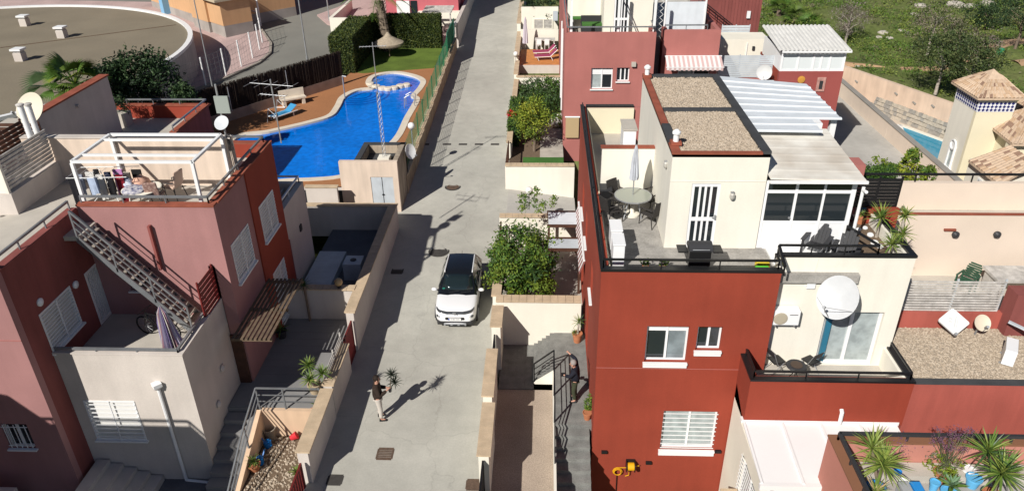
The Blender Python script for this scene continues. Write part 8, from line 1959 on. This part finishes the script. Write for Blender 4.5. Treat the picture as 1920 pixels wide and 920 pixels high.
# ================================================================ PEOPLE
def skin_obj(name, pts, edges, radii, m, parent, root=0, sub=2):
    me = bpy.data.meshes.new(name); me.from_pydata([Vector(p) for p in pts], edges, []); me.update(); me.materials.append(m)
    o = bpy.data.objects.new(name, me); COL.objects.link(o); o.parent = parent
    md = o.modifiers.new('skin', 'SKIN'); md.use_smooth_shade = True
    sv = me.skin_vertices[0].data
    for i, r in enumerate(radii): sv[i].radius = (r, r) if not isinstance(r, tuple) else r
    sv[root].use_root = True
    s = o.modifiers.new('sub', 'SUBSURF'); s.levels = s.render_levels = sub
    return o
M_HAIRD, M_HAIRG = mat('dark_brown_hair', (.02, .012, .008), .8), mat('cropped_grey_hair', (.28, .25, .23), .8)
def person(label, loc, rz, J, jac, trou, shoe, hair, scale=1.0, bald=False):
    t = thing('person', label, 'person', loc); ROOT[t.name] = (0, 0, 0)
    V_ = Vector; P = {k: V_(v) for k, v in J.items()}
    names, pts, rad, E_ = [], [], [], []
    def add(n, p, r): names.append(n); pts.append(V_(p)); rad.append(r); return len(pts)-1
    pel = add('pel', P['pel'], .10); sp = add('sp', P['pel'].lerp(P['chest'], .5), .10); chs = add('ch', P['chest'], (.12, .085)); nk = add('nk', P['neck'], .058); hb = add('hb', P['head']-V_((0, -.0, .07)), .085); hm = add('hm', P['head']+V_((0, .01, .03)), .102); ht = add('ht', P['head']+V_((0, .0, .11)), .075)
    E_ += [(pel, sp), (sp, chs), (chs, nk), (nk, hb), (hb, hm), (hm, ht)]
    for s, sn in ((-1, 'l'), (1, 'r')):
        a, b, c, d = P['sh'+sn], P['el'+sn], P['wr'+sn], P['ha'+sn]
        i0 = add('s', a, .05); i1 = add('e', b, .038); i2 = add('w', c, .03); i3 = add('h', d, .034); E_ += [(chs, i0), (i0, i1), (i1, i2), (i2, i3)]
        dr_ = (d-c).normalized(); sd_ = dr_.cross(V_((0, 0, 1))).normalized()
        for k in range(4):
            b0 = d+dr_*.045+sd_*(.024*(k-1.5)); b1 = b0+dr_*(.035+.006*(k in (1, 2)))-V_((0, 0, .012)); f0 = add('f', b0, .010); f1 = add('f', b1, .008); E_ += [(i3, f0), (f0, f1)]
        th = add('t', d+sd_*(-.04*s)+dr_*.01+V_((0, 0, .02)), .011); E_.append((i3, th))
        h, k_, an, to = P['hip'+sn], P['kn'+sn], P['an'+sn], P['to'+sn]
        j0 = add('hp', h, .08); j1 = add('k', k_, .055); j2 = add('a', an, .042); j3 = add('to', to, .035); E_ += [(pel, j0), (j0, j1), (j1, j2), (j2, j3)]
    skin_obj('body', pts, E_, rad, M_SKIN, t)
    jp = [P['pel']+V_((0, 0, -.13)), P['pel'].lerp(P['chest'], .5), P['chest']+V_((0, 0, .01)), P['neck']-V_((0, 0, .035))]; jr = [.18, .185, (.215, .165), .09]; je = [(0, 1), (1, 2), (2, 3)]
    for sn in 'lr':
        n0 = len(jp); jp += [P['sh'+sn], P['el'+sn], P['wr'+sn]]; jr += [.095, .078, .062]; je += [(2, n0), (n0, n0+1), (n0+1, n0+2)]
    skin_obj('jacket', jp, je, jr, jac, t)
    tp_ = [P['pel']+V_((0, 0, .06))]; tr_ = [.155]; te = []
    for sn in 'lr':
        n0 = len(tp_); tp_ += [P['hip'+sn]-V_((0, 0, .02)), P['kn'+sn], P['an'+sn]+V_((0, 0, .05))]; tr_ += [.112, .085, .068]; te += [(0, n0), (n0, n0+1), (n0+1, n0+2)]
    skin_obj('trousers', tp_, te, tr_, trou, t)
    for sn in 'lr':
        a, b = P['an'+sn], P['to'+sn]; d = (b-a); d.z = 0; d.normalize(); q = V_((-d.y, d.x, 0)); c = V_((a.x, a.y, 0))
        MB().hexa([c-d*.07-q*.045, c-d*.07+q*.045, c+d*.2+q*.04, c+d*.2-q*.04][::-1], [c-d*.06-q*.04+V_((0,0,.11)), c-d*.06+q*.04+V_((0,0,.11)), c+d*.19+q*.035+V_((0,0,.05)), c+d*.19-q*.035+V_((0,0,.05))][::-1]).build('shoe', shoe, t, bevel=.02, fix=True)
    H_ = P['head']; f = V_(J.get('face', (0, 1, 0))).normalized(); sdv = V_((f.y, -f.x, 0)).normalized()
    hr = MB().ball(tuple(H_+V_((0, 0, .055))-f*.018), .116, 14, 10, 1.02); hr.v = [p for p in hr.v]; 
    hr2 = MB(); keep = set(i for i, p in enumerate(hr.v) if (V_(p)-H_).dot(f) < .055+.9*max(0, (p[2]-H_.z-.09)) and p[2] > H_.z-.03-(.0 if (V_(p)-H_).dot(f) > 0 else .03)); hr2.v = hr.v; hr2.f = [q for q in hr.f if all(i in keep for i in q)]; hr2.build('hair', hair, t, smooth='all')
    fa = MB(); fa.ball(tuple(H_+f*.105+V_((0, 0, .005))), .018, 8, 6, 1.5)
    for s in (-1, 1): fa.ball(tuple(H_+sdv*(s*.104)+V_((0, 0, .01))), .026, 8, 6, 1.3)
    fa.build('nose_and_ears', M_SKIN, t, smooth='all')
    ey = MB()
    for s in (-1, 1): ey.ball(tuple(H_+f*.093+sdv*(s*.036)+V_((0, 0, .035))), .011, 8, 6)
    ey.beam(H_+f*.10-sdv*.025+V_((0, 0, -.05)), H_+f*.10+sdv*.025+V_((0, 0, -.05)), .012, .008); ey.build('eyes_and_mouth', M_HAIRD, t)
    t.rotation_euler = (0, 0, rz); t.scale = (scale,)*3
    return t
J1 = dict(pel=(0, 0, .98), chest=(0, .0, 1.36), neck=(0, .02, 1.54), head=(0, .045, 1.68), shl=(-.2, 0, 1.45), shr=(.2, 0, 1.45), ell=(-.26, .06, 1.17), elr=(.25, .08, 1.16), wrl=(-.12, .30, 1.22), wrr=(.10, .32, 1.26), hal=(-.06, .37, 1.25), har=(.04, .39, 1.29),
          hipl=(-.1, 0, .92), hipr=(.1, 0, .92), knl=(-.12, .03, .5), knr=(.11, .05, .5), anl=(-.13, -.02, .08), anr=(.12, .04, .08), tol=(-.15, .13, .03), tor=(.13, .19, .03), face=(0, 1, -.1))
man = at(714, 785, z=.0)
mp = (-5.62, 19.72, 0)
person('man in a dark brown jacket and pale trousers holding a potted palm', mp, R(-80), J1, mat('dark_brown_jacket', (.035, .022, .016), .85, stain=.2, sscale=8), mat('pale_beige_trousers', (.55, .50, .44), .85, stain=.08, sscale=8), M_BLACK, M_HAIRD, 1.03)
J2 = dict(pel=(0, 0, .96), chest=(0, .03, 1.34), neck=(0, .07, 1.5), head=(0, .11, 1.62), shl=(-.19, .02, 1.42), shr=(.2, .02, 1.42), ell=(-.22, .16, 1.2), elr=(.42, .08, 1.52), wrl=(-.08, .36, 1.12), wrr=(.52, .30, 1.62), hal=(-.04, .42, 1.12), har=(.55, .37, 1.66),
          hipl=(-.1, 0, .9), hipr=(.1, 0, .9), knl=(-.11, .04, .49), knr=(.11, .03, .49), anl=(-.12, -.02, .08), anr=(.12, 0, .08), tol=(-.17, .13, .03), tor=(.16, .15, .03), face=(-.1, 1, -.35))
person('grey haired man in a navy jacket and olive trousers on the tiled walkway', (1.2, 20.85, .0), R(78), J2, mat('navy_jacket', (.012, .013, .022), .85, stain=.2, sscale=8), mat('olive_trousers', (.05, .055, .03), .85, stain=.1, sscale=8), M_DKGREY, M_HAIRG, 1.0)
# the palm the first man carries
hand = Vector(mp)+Vector((.37, .10, 1.26))
t = thing('potted_palm', 'dark spiky potted palm carried by the man in the street', 'potted plant', tuple(hand)); pot_mesh(t, hand.x+.06, hand.y, hand.z-.12, .07, .16, M_DKGREY)
M_YUC.append(mat('dark_grey_green_leaf', (.025, .035, .022), .5)); ki = len(M_YUC)-1
for dx, dy, dz, n_ in ((.16, .03, .58, 42), (.24, .05, .24, 40)):
    MB().tube((hand.x+.06, hand.y, hand.z), (hand.x+dx, hand.y+dy, hand.z+dz), .018).build('stem', M_BARK, t); rosette(t, (hand.x+dx, hand.y+dy, hand.z+dz), n_, .34, .04, int(160+dz*10), (ki, ki, ki), lo=-.5)
o = MB().box(1.2-.5, 1.2-.36, 20.85+.02, 20.85+.12, 1.05, 1.16).build('camera_bag', M_BLACK, bevel=.015); tag(o, 'small black case held at the waist of the man on the walkway', 'case')
